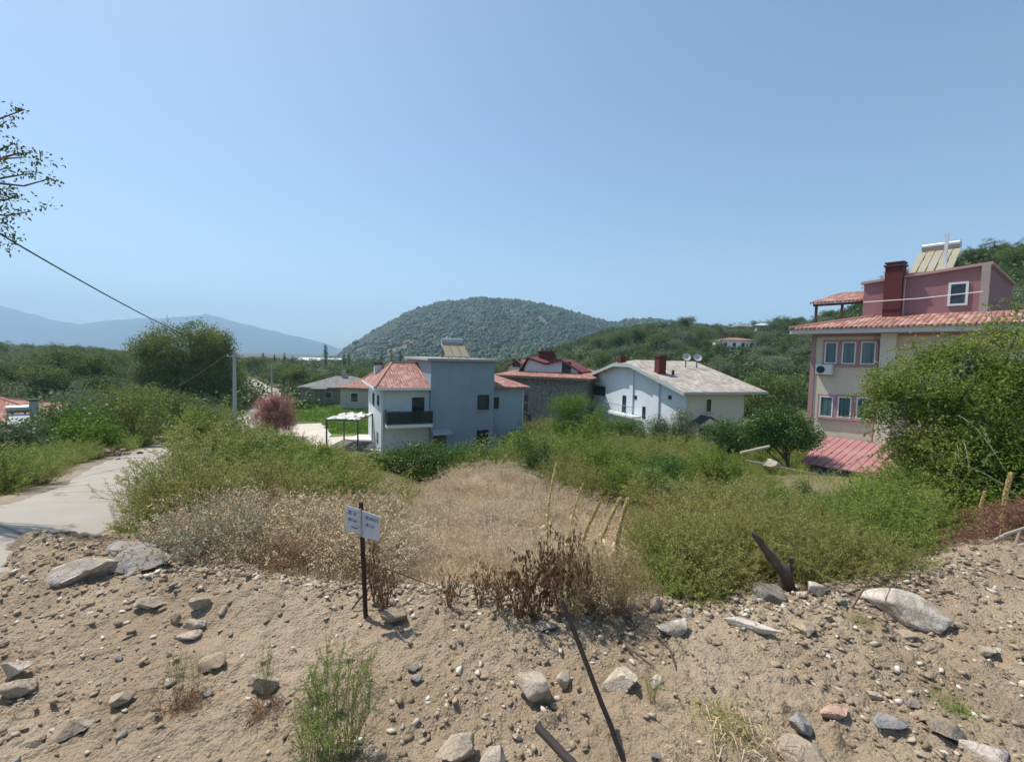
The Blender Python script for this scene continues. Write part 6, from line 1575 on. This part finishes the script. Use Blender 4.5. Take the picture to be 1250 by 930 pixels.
# loose stones: the countable ones
rg = np.random.default_rng(31)
RM = []
for k in range(14):
    V, F = rock_arr(300 + k, 2, 12, .05, .35); V = V * np.array([1, rg.uniform(.5, .95), rg.uniform(.28, .6)]); RM.append(np_mesh('loose_stone', V, F, False))
    RM[-1].materials.append([R_PALE, R_TAN, R_TAN, R_GREY][k % 4])
def stone_place(rg):
    while True:
        if rg.uniform() < .42:
            x = rg.uniform(-4.2, 5.6); y = float(edge(x)) + rg.normal(-.15, .22)
        else:
            y = 1.2 + 3.2 * rg.uniform() ** .8; x = rg.uniform(-1.3, 1.3) * y
        if x < roadR(y) + .1 or y < 1.0: continue
        if rg.uniform() < np.clip(vnoise([x * 1.1], [y * 1.1], 61)[0] * 2.4 - .7, .05, 1): return x, y
for i in range(290):
    x, y = stone_place(rg); s = .014 + .032 * rg.uniform() ** 2.2 + .004 * y
    o = bpy.data.objects.new('loose_stone', RM[i % 14]); COL.objects.link(o); o.location = (x, y, dhs(x, y) + s * .28); o.scale = (s, s, s)
    o.rotation_euler = (rg.uniform(-.3, .3), rg.uniform(-.3, .3), rg.uniform(0, 6.28)); tag(o, 'loose fist-sized stone strewn over the bare dirt', 'stone', 'loose stones on the dirt')
for i in range(95):
    u = rg.uniform(455, 1240); x = (u - 625) / 560 * 3.9; y = float(edge(x)) + rg.normal(-.12, .12); x = (u - 625) / 560 * y; s = .022 + .045 * rg.uniform() ** 2
    o = bpy.data.objects.new('rubble_chunk', RM[[0, 4, 8, 12, 1, 5][i % 6]]); COL.objects.link(o); o.location = (x, y, dhs(x, y) + s * .2); o.scale = (s, s * rg.uniform(.7, 1.2), s)
    o.rotation_euler = (rg.uniform(-.5, .5), rg.uniform(-.5, .5), rg.uniform(0, 6.28)); tag(o, 'broken pale rubble chunk on the lip where the dirt meets the weeds', 'rubble', 'rubble chunks along the lip')
def pebbles(n):
    rg = np.random.default_rng(33); Vs = []; Fs = []; As = []; off = 0
    base = []
    for k in range(12):
        V, F = rock_arr(400 + k, 1, 6, .05, .4); V = V * rg.uniform(.45, 1.35, (len(V), 1)); base.append((V * np.array([1, .72, .32 + .03 * k]), F))
    m = n * 4; y = 1.0 + 4.4 * rg.uniform(0, 1, m) ** 1.15; x = rg.uniform(-1.35, 1.35, m) * y
    e = rg.uniform(0, 1, m) < .3; y = np.where(e, edge(x) + rg.normal(-.1, .22, m), y)
    ok = (x > roadR(y) - .2) & (y > .9) & (y < edge(x) + .5) & (rg.uniform(0, 1, m) < np.clip(fbm(x * 1.3, y * 1.3, 63, 3) * 3.2 - 1.05, .14, 1))
    x = x[ok][:n]; y = y[ok][:n]; n = len(x); z = dirt_h(x, y); s = (.0026 + .024 * rg.uniform(0, 1, n) ** 9) * (1 + .15 * y)
    a = rg.uniform(0, 2 * PI, n)
    for i in range(n):
        V, F = base[i % 12]; c, s_ = math.cos(a[i]), math.sin(a[i])
        W = V * s[i]; Vs.append(np.stack([W[:, 0] * c - W[:, 1] * s_ + x[i], W[:, 0] * s_ + W[:, 1] * c + y[i], W[:, 2] + z[i] + s[i] * .2], -1)); Fs.append(F + off); off += len(V)
        As.append(np.full(len(F), rg.uniform()))
    me = np_mesh('gravel_stones', np.concatenate(Vs), np.concatenate(Fs), False, [('var', 'FACE', 'FLOAT', np.concatenate(As))])
    m_ = NT('pebble_mix'); at = m_.n('ShaderNodeAttribute'); at.attribute_name = 'var'
    col = m_.ramp(at.outputs['Fac'], [(0, (.21, .155, .10)), (.5, (.30, .23, .155)), (.74, (.38, .305, .22)), (.9, (.50, .43, .33)), (1, (.64, .58, .49))])
    m_.bsdf(col, .95, spec=.1)
    o = link('gravel', me, m_.m); struct(o, 'stuff'); tag(o, 'small gravel and crumbs of soil scattered all over the bare dirt', 'gravel')
pebbles(52000)

# ---- hand-lettered sign on its post
def sign():
    q = hitd(447, 752); B = Vector((q.x, q.y, dhs(q.x, q.y) - .08)); r = empty('plot_sign', B, 0, 'small hand-lettered white sign on a dark rusty post', 'sign')
    top = P(440.5, 613, q.y + .02) - B; top = Vector(top)
    MB().tube([(0, 0, 0), top], .017, 8).build('post', plain('rusty_iron', (.055, .032, .022), .8, .4, 8, .4, .004), r)
    M_S = plain('sign_white', (.56, .58, .62), .55, .06, 4, .05, dist=.002); M_I = plain('ink', (.15, .15, .24), .7, .2)
    yb = q.y - .03
    def board(uvs, off):
        pts = [P(u, v, yb + off + (u - 422) * .0006) - B for u, v in uvs]
        MB().prism([tuple(p) for p in pts], (0, .006, 0)).build('board', M_S, r); return pts
    b1 = board([(422, 616.5), (438.8, 622), (439.5, 652.5), (421.5, 646)], 0)
    b2 = board([(441.8, 623.2), (463.8, 630.5), (463, 660.5), (442.5, 655.5)], .0)
    MB().tube([P(440, 621, yb - .015) - B, P(441, 655, yb - .012) - B], .006, 6).build('clamp_strip', M_METAL, r)
    def txt(s, u, v, size, ang):
        cu = bpy.data.curves.new('lettering', 'FONT'); cu.body = s; cu.size = size; cu.extrude = .0006; cu.offset = .0006
        ob = bpy.data.objects.new('t', cu); me = bpy.data.meshes.new_from_object(ob); bpy.data.objects.remove(ob)
        p = P(u, v, yb + (u - 422) * .0006 - .004) - B
        o = link('lettering', me, M_I, r); o.location = p; o.rotation_euler = (PI / 2, ang, 0)
    A1, A2 = .30, .30
    txt('SL E', 424, 626.5, .036, A1); txt('Sal lun', 424.5, 634.5, .025, A1); txt('ELAND', 445.5, 633, .030, A2); txt('Su Lu', 446, 641.5, .028, A2)
    p0 = P(428.5, 642.5, yb - .004) - B; p1 = P(437, 645, yb - .004) - B
    MB().tube([p0, (p0 + p1) / 2 + Vector((0, 0, -.002)), p1], .0035, 4).build('dash_mark', M_I, r)
sign()

# ---- iron bars and the burnt stump
def bar(name, label, a, b, r0, mat, cat):
    n = 10; rg2 = np.random.default_rng(3); a = Vector(a); b = Vector(b)
    pts = [a.lerp(b, i / n) + Vector(rg2.normal(0, .0009, 3)) for i in range(n + 1)]
    o = MB().tube(pts, r0, 10).build(name, mat, None); tag(o, label, cat); return o
M_RUST = plain('dark_rusted_bar', (.045, .034, .028), .75, .4, 6, .5, .004)
q = hitd(772, 936); bar('iron_bar', 'long dark iron bar leaning out of the dirt at the bottom centre', (q.x, q.y, dhs(q.x, q.y) - .08), P(686, 733, 2.45), .0125, M_RUST, 'metal bar')
a = P(657, 888, 1.95); bar('iron_bar', 'short thick dark bar end poking in at the bottom edge', P(718, 952, 1.62), a, .018, M_RUST, 'metal bar')
def stump():
    q = hitd(964, 722); B = Vector((q.x, q.y + .05, dhs(q.x, q.y) - .06)); r = empty('burnt_stump', B, 0, 'charred leaning stump sticking out at the edge of the weeds', 'stump')
    kk = [Vector((0, 0, 0)), P(960, 700, q.y) - B, P(945, 684, q.y) - B, P(932, 668, q.y) - B, P(918, 648, q.y) - B]; pts = [kk[i // 3].lerp(kk[min(4, i // 3 + 1)], (i % 3) / 3) for i in range(13)]
    m_ = plain('charred_wood', (.19, .145, .11), .95, .5, 12, .9, .02)
    me = MB().tube(pts, [.055 * (1 - i / 12) + .016 for i in range(13)], 10)
    rg2 = random.Random(2); me.v = [(x + rg2.uniform(-.009, .009), y + rg2.uniform(-.009, .009), z + rg2.uniform(-.009, .009)) for x, y, z in me.v]
    me.build('stem', m_, r, smooth=True)
    MB().tube([P(958, 705, q.y) - B, P(968, 692, q.y) - B, P(966, 680, q.y - .03) - B], [.04, .03, .016], 7).build('stub', m_, r)
    MB().tube([(0.02, -.02, .02), (.09, -.08, .0), (.16, -.10, -.03)], [.05, .035, .015], 7).build('root', m_, r)
    MB().tube([(-.02, -.02, .03), (-.12, -.05, .0), (-.2, -.02, -.03)], [.05, .03, .012], 7).build('root', m_, r)
stump()

# ---- dead brown leafy plants
def brown_mesh(seed, h):
    rg2 = np.random.default_rng(seed); S = stems_paths(rg2, 13, h, h * .34, 7, .04, wav=.05); st = MA(); tubes(st, S, np.linspace(1, .3, 7)[None] * .0055, sides=5)
    p, d, t = along(rg2, S, 4, .3); T = p[:, None] + unit(d * .6 + rdir(rg2, len(p), .1))[:, None] * (h * .18) * np.linspace(0, 1, 4)[None, :, None]; tubes(st, T, .0022)
    lv = MA()
    for pt, m_ in ((S, 24), (T, 5)):
        p, d, t = along(rg2, pt, m_, .18); n = len(p); D = unit(rdir(rg2, n) * .55 + np.array([0, 0, -.85]))
        leaves(lv, p, D, rg2.uniform(.03, .075, n), rg2.uniform(.014, .034, n), rg2, np.clip(rg2.normal(.35, .22, n), 0, 1), .1)
    return st.mesh('stalk'), lv.mesh('foliage')
BRM = [brown_mesh(500 + k, 1.0) for k in range(3)]
def brown(u, v, vt, label, k, wide=1.0, group=None):
    q = hitd(u, v); h = P(u, vt - 8, q.y).z - q.z; wide *= 1.08
    r = weed('dead_plant', label, 'dead plant', BRM[k % 3], (ML['drystalk'], ML['brown']), group, (q.x, q.y, q.z - .03)); r.scale = (h * wide, h * wide, h); r.rotation_euler.z = k * 1.7
for i, (u, v, vt, lb, w) in enumerate([
    (655, 757, 655, 'tallest clump of dead dark brown leafy stalks in the middle', .85), (632, 752, 672, 'dead brown leafy clump just left of the tallest one', .8), (688, 752, 628, 'dead brown stalks rising right of the tallest clump', .6),
    (610, 745, 690, 'low dead brown clump at the left end of the brown stand', .9), (705, 748, 660, 'lighter brown dead stalks between brown stand and yellow spikes', .7), (548, 740, 690, 'sparse dead brown plant alone in the straw', .9), (585, 742, 685, 'thin dead brown plant left of the brown stand', .7),
    (470, 745, 672, 'rusty brown dead plant right of the signpost', .6), (458, 738, 640, 'tall thin rusty dead stalk behind the signpost', .35), (667, 748, 640, 'narrow dead brown stalks at the back of the brown stand', .55)]):
    brown(u, v, vt, lb, i, w)
# ---- mullein spikes
def spike(u0, v0, u1, v1, d, label, thick=1.0, bare=.45):
    B = P(u0, v0, d); B.z = Hs(B.x, B.y) - .03; top = P(u1, v1, d + .1) - B
    rg2 = np.random.default_rng(int(u0 + v0)); t = np.linspace(0, 1, 14)[:, None]; path = np.array([0, 0, 0]) * (1 - t) + np.array(top) * t; path[:, 0] -= np.sin(t[:, 0] * PI) * .05 * np.sign(top[0] + 1e-6)
    r = empty('mullein', B, 0, label, 'plant'); st = MA(); tubes(st, path[None], np.linspace(.009, .004, 14)[None], sides=6)
    link('stalk', st.mesh('stalk'), ML['mullein'], r)
    lv = MA(); p, dd, tt = along(rg2, path[None], 900, bare); n = len(p); o = rdir(rg2, n, .1); w = (.020 * thick * (1.12 - tt) ** .4 * (.5 + .7 * np.abs(np.sin(tt * 34 + u0))))[:, None]
    leaves(lv, p + o * w * .3, unit(o + dd * .7), .022 * thick, .014 * thick, rg2, np.clip(rg2.normal(.5, .25, n), 0, 1), .05)
    # dry basal and side leaves
    p, dd, tt = along(rg2, path[None], 60, .05); k = tt < bare + .1; p = p[k]; n = len(p); leaves(lv, p, unit(rdir(rg2, n, -.3)), rg2.uniform(.04, .10, n), .03, rg2, rg2.uniform(0, .8, n), .4)
    link('seed_spike', lv.mesh('seed_spike'), ML['mullein'], r)
for t in [(700, 745, 733, 612, 4.4, 'tall pale yellow mullein spike leaning right, second from the right pair', .9, .5), (722, 745, 757, 608, 4.3, 'slanting yellow mullein spike of the right-hand pair', 1.0, .5), (752, 745, 767, 608, 4.35, 'upright yellow mullein spike furthest right', 1.1, .45),
          (668, 745, 679, 566, 4.9, 'thin yellow mullein spike furthest left, above the brown plants', .8, .4), (690, 745, 712, 590, 4.9, 'faint thin mullein spike between the left and middle ones', .6, .6),
          (1224, 690, 1234, 578, 5.6, 'thick yellow mullein spike at the right edge under the creeper tree', 1.3, .3), (1198, 690, 1202, 600, 5.8, 'thin mullein spike left of the thick one at the right edge', .9, .4),
          (345, 660, 341, 566, 7.0, 'brown seed spike rising out of the left green bushes', 1.1, .4), (400, 640, 399, 585, 8.0, 'short brown seed spike right of the taller one in the left bushes', 1.1, .3)]: spike(*t)
# yellow dry flowering weed around the spikes
def wclump(name, label, u, v, vt, mats, protos, wide=1.0, d=None, seed=0, cat='weed', group=None):
    q = hitd(u, v) if d is None else P(u, v, d); z = dhs(q.x, q.y) if q.y < edge(q.x) + .2 else Hs(q.x, q.y); h = P(u, vt, q.y).z - z
    r = weed(name, label, cat, protos, mats, group, (q.x, q.y, z - .02)); r.scale = (h * wide, h * wide, h); r.rotation_euler.z = seed * 2.1; return r
ML['yellowdry'] = leafmat('yellow_dry_weed', [(.30, .20, .08), (.45, .34, .15), (.56, .46, .26), (.30, .28, .10)], .25, .8)
W_FINE = weed_meshes(601, 1.0, .34, 26, 40, .030, .009, 4, .15, .0045, up=.6)
W_FENN = weed_meshes(602, 1.0, .26, 9, 60, .040, .0055, 7, .12, .0045, up=.7, wav=.04)
W_BUSHY = weed_meshes(606, 1.0, .30, 16, 110, .034, .0065, 9, .06, .004, up=.6, wav=.05)
W_TALL = weed_meshes(603, 1.0, .40, 7, 46, .030, .014, 8, .25, .005, up=.4, wav=.03)
W_YEL = weed_meshes(604, 1.0, .5, 34, 40, .026, .011, 4, .25, .004, up=.3, wav=.08)
for i, (u, v, vt, w, lb) in enumerate([(735, 752, 660, .9, 'yellowish dry branching weed under the mullein pair'), (765, 750, 655, .8, 'yellowish dry weed at the right of the mullein spikes'), (700, 756, 690, .8, 'low yellow-green weed at the foot of the mullein spikes'), (790, 742, 690, .8, 'small yellow dry weed beside the rough white stone'), (720, 748, 640, .7, 'tall yellowish dry weed behind the mullein pair'), (752, 746, 640, .7, 'tall yellowish dry weed between the upright spike and the pair'), (685, 745, 650, .6, 'yellowish dry weed at the left of the mullein spikes')]):
    wclump('yellow_weed', lb, u, v, vt, (ML['drystalk'], ML['yellowdry']), W_YEL, w, seed=i)
ML['fresh'] = leafmat('fresh_green_weed', [(.10, .15, .035), (.19, .26, .06), (.30, .36, .12), (.40, .40, .2)], .35)
# pale thistle stalks standing in the straw
W_THI = [weed_meshes(610 + k, 1.0, .30, 4, 30, .030, .010, 7, .35, .005, up=.3, wav=.06) for k in range(3)]
for i in range(46):
    u = random.uniform(455, 700); y = random.uniform(4.4, 11.5); x = (u - 625) / 560 * y; h = random.uniform(.35, .75)
    r = weed('dry_thistle', 'thin pale dead thistle stalk standing in the straw grass', 'weed', W_THI[i % 3], (ML['drystalk'], ML['dry']), 'dead thistle stalks in the straw', (x, y, Hs(x, y) - .03)); r.scale = (h, h, h); r.rotation_euler.z = i * 2.4
# green weeds on the dirt in front
for i, (u, v, vt, w, lb, pr) in enumerate([
    (405, 930, 775, .9, 'bushy feathery green weed at the bottom, left of centre', W_BUSHY), (425, 928, 815, .8, 'low green weed leaning right at the bottom, beside the bushy one', W_FINE), (378, 938, 850, .8, 'small green weed sprouting at the bottom edge left of the bushy one', W_FINE),
    (218, 850, 770, .5, 'thin upright weed growing from a dark tuft on the left dirt', W_FENN), (322, 855, 765, .5, 'spindly weed standing behind the dark brown block', W_FENN), (240, 845, 785, .4, 'little weed beside the dark tuft on the left dirt', W_FENN),
    (795, 860, 812, .7, 'small wilted weed right of the broad white rock', W_FINE), (445, 840, 780, .7, 'loose green weed on the dirt below the sign', W_FENN)]):
    wclump('green_weed', lb, u, v, vt, (ML['stalk'], ML['fresh']), pr, w, seed=i + 3)
for i, (u, v, vt, w, lb) in enumerate([(160, 665, 552, .42, 'tall sparse weed standing against the road, left of two'), (195, 662, 548, .38, 'tall sparse weed standing against the road, right of two'), (140, 668, 600, .45, 'shorter weed at the road edge left of the tall pair')]):
    wclump('roadside_weed', lb, u, v, vt, (ML['stalk'], ML['shrub']), W_TALL, w, d=5.7 + i * .2, seed=i)
# tufts of yellowing grass on the dirt
TUFT = None
def tuft(seed):
    rg2 = np.random.default_rng(seed); n = 320; ma = MA(); p = rg2.normal(size=(n, 3)) * np.array([.06, .06, 0]); leaves(ma, p, rdir(rg2, n, .8), rg2.uniform(.05, .15, n), .0035, rg2, np.clip(rg2.normal(.5, .3, n), 0, 1), .5); return ma.mesh('grass_tuft')
for i, (u, v, s, lb, mt) in enumerate([(905, 905, 1.6, 'spreading tuft of yellowing grass lower right of centre', 'straw'), (885, 885, 1.2, 'smaller grass tuft just behind the spreading one', 'shrub'), (1162, 862, .9, 'green grass tuft above the dark grey corner stone', 'shrub_g'), (1050, 760, .7, 'small grass tuft left of the biggest boulder', 'shrub'),
    (222, 862, 1.0, 'dark matted tuft at the foot of the thin upright weed', 'brown'), (320, 868, .8, 'matted tuft beside the dark brown block', 'brown'), (840, 925, .9, 'pale grass tuft at the bottom right of centre', 'straw')]):
    q = hitd(u, v); o = link('grass_tuft', tuft(700 + i), ML[mt]); o.location = (q.x, q.y, q.z); o.scale = (s, s, s); tag(o, lb, 'grass tuft')
# broken twigs on the dirt
M_TW = plain('dry_twig', (.12, .085, .06), .9, .3)
for i, (uvs, lb) in enumerate([([(757, 785), (775, 805), (800, 818)], 'dark forked twig lying right of the leaning bar'), ([(800, 778), (815, 795), (825, 820)], 'bent dark twig above the broad white rock'), ([(430, 745), (470, 700), (540, 722)], 'thin bare branch lying across the straw by the signpost'), ([(1040, 745), (1062, 712), (1090, 722)], 'pale arched root at the lip left of the biggest boulder')]):
    pts = [];
    for j, (u, v) in enumerate(uvs): q = hitd(u, v) if i < 2 else P(u, v, hitd(uvs[0][0], uvs[0][1]).y + .05 * j); pts.append((q.x, q.y, q.z + .015 + (.03 if j == 1 else 0)))
    o = MB().tube(pts, [.007, .006, .003], 6).build('twig', M_TW, None); tag(o, lb, 'twig')

# ---- heap of rusty dead brush with pale branches at the right
def brush():
    rg2 = np.random.default_rng(44); ma = MA()
    n = 26000; u = rg2.uniform(1080, 1330, n); y = rg2.uniform(4.75, 6.4, n); x = (u - 625) / 560 * y
    hh = .14 + .75 * sstep(1120, 1290, u) * fbm(x * 1.5, y * 1.5, 7, 3); ok = (y > edge(x) + .0) & (fbm(x * 2, y * 2, 71, 3) > .40); x = x[ok]; y = y[ok]; hh = hh[ok]; n = len(x)
    p = np.stack([x, y, H(x, y) + hh * rg2.uniform(0, 1, n) ** .6], -1); D_ = rdir(rg2, n) * np.array([1, 1, .35]); leaves(ma, p, unit(D_), rg2.uniform(.03, .09, n), .006, rg2, np.clip(rg2.normal(.5, .25, n), 0, 1), .2)
    ML['rusty'] = leafmat('rusty_brush', [(.11, .045, .03), (.20, .085, .06), (.27, .15, .11), (.33, .24, .18)], .1, .85)
    o = link('dead_brush', ma.mesh('dead_brush'), ML['rusty']); struct(o, 'stuff'); tag(o, 'matted rusty red dead brush heaped at the right edge of the dirt', 'dead brush')
    mp = plain('bleached_branch', (.36, .31, .25), .9, .25, 8)
    for i, (a, b, c, r0) in enumerate([((1205, 665), (1228, 652), (1262, 640), .022), ((1215, 675), (1238, 668), (1270, 660), .03), ((1232, 690), (1240, 665), (1246, 645), .02), ((1198, 703), (1212, 688), (1222, 676), .010), ((1090, 690), (1100, 676), (1112, 672), .008), ((1120, 700), (1132, 690), (1126, 712), .008), ((1150, 735), (1180, 742), (1230, 738), .008), ((1245, 700), (1262, 690), (1280, 705), .02)]):
        d = 5.0 + .05 * i; pts = [tuple(P(u, v, d)) for u, v in (a, b, c)]
        o = MB().tube(pts, [r0, r0 * .9, r0 * .5], 7).build('dead_branch', mp, None); tag(o, 'bleached broken branch tangled in the rusty brush heap', 'branch', 'bleached branches in the brush heap')
brush()

# ---- odds and ends further off
def planks():
    mp = plain('weathered_plank', (.42, .37, .29), .9, .2)
    for (a, b, d, lb) in (((905, 553), (940, 545), 17.5, 'weathered plank, upper of two lying by the citrus tree'), ((912, 563), (1000, 580), 16.5, 'long weathered beam slanting towards the pink roofed shed')):
        A = P(*a, d); B = P(*b, d - .6); n = (B - A).normalized(); o = MB().prism([A + Vector((0, 0, .035)), B + Vector((0, 0, .035)), B - Vector((0, 0, .035)), A - Vector((0, 0, .035))], (0, .1, 0)).build('plank', mp, None); tag(o, lb, 'plank')
    q = P(942, 566, 16); V, F = rock_arr(55, 3, 6, .1); o = link('white_boulder', np_mesh('white_boulder', V * np.array([.42, .3, .18]), F, True), R_PALE); o.location = q; tag(o, 'white rubble lump behind the right weeds near the citrus tree', 'boulder')
planks()
def rubble(u, v, d, label, n, spread, cols, seed):
    rg2 = random.Random(seed); q = P(u, v, d); z = Hs(q.x, q.y); r = empty('rubble_heap', (q.x, q.y, z), 0, label, 'rubble heap')
    ms = [plain('rubble', c, .9, .3) for c in cols]
    for i in range(n):
        V, F = rock_arr(800 + seed + i, 2, 6, .1); s = rg2.uniform(.05, .15); dx = rg2.gauss(0, spread); dy = rg2.gauss(0, spread * .6)
        o = link('lump', np_mesh('lump', V * np.array([s, s * .8, s * .5]), F, False), ms[i % len(ms)], r); o.location = (dx, dy, max(0, .25 - abs(dx) * .25) + rg2.uniform(0, .1)); o.rotation_euler = (rg2.uniform(-.5, .5), rg2.uniform(-.5, .5), rg2.uniform(0, 6))
rubble(126, 556, 16.6, 'heap of rusty red rubble on the verge across the road', 26, .75, [(.22, .10, .07), (.26, .15, .11), (.12, .07, .06), (.36, .28, .23)], 1)
rubble(155, 552, 17.5, 'scatter of dull pale rubble trailing along the verge', 14, .8, [(.25, .20, .16), (.14, .11, .09), (.32, .26, .2)], 40)
def table():
    q = P(216, 525, 35); q.x = min(q.x, float(roadL(35)) - .9); z = Hs(q.x, q.y); r = empty('stall_table', (q.x, q.y, z), -.4, 'small pale-topped table in the shade at the road bend', 'table'); h = .85
    MB().box(-.85, .85, -.4, .4, h - .08, h).build('tabletop', plain('dull_top', (.5, .5, .48)), r)
    for sx_ in (-.75, .75):
        for sy_ in (-.33, .33): MB().box(sx_ - .03, sx_ + .03, sy_ - .03, sy_ + .03, 0, h - .081).build('leg', M_DARKMETAL, r)
    for (u, v, d, lb, c) in ((197, 529, 29, 'stack of old boards lying left of the pale-topped table', (.30, .24, .17)),):
        q = P(u, v, d); r = empty('board_stack', (q.x, q.y, Hs(q.x, q.y)), .3, lb, 'boards')
        for k in range(4): MB().box(-.7 + .05 * k, .7 - .08 * k, -.3, .3, .12 + .09 * k, .19 + .09 * k).build('board', plain('old_board', c, .9, .3), r)
        for xx in (-.5, .5): MB().box(xx - .06, xx + .06, -.25, .25, 0, .119).build('bearer', plain('old_bearer', (.14, .11, .09), .9), r)
table()
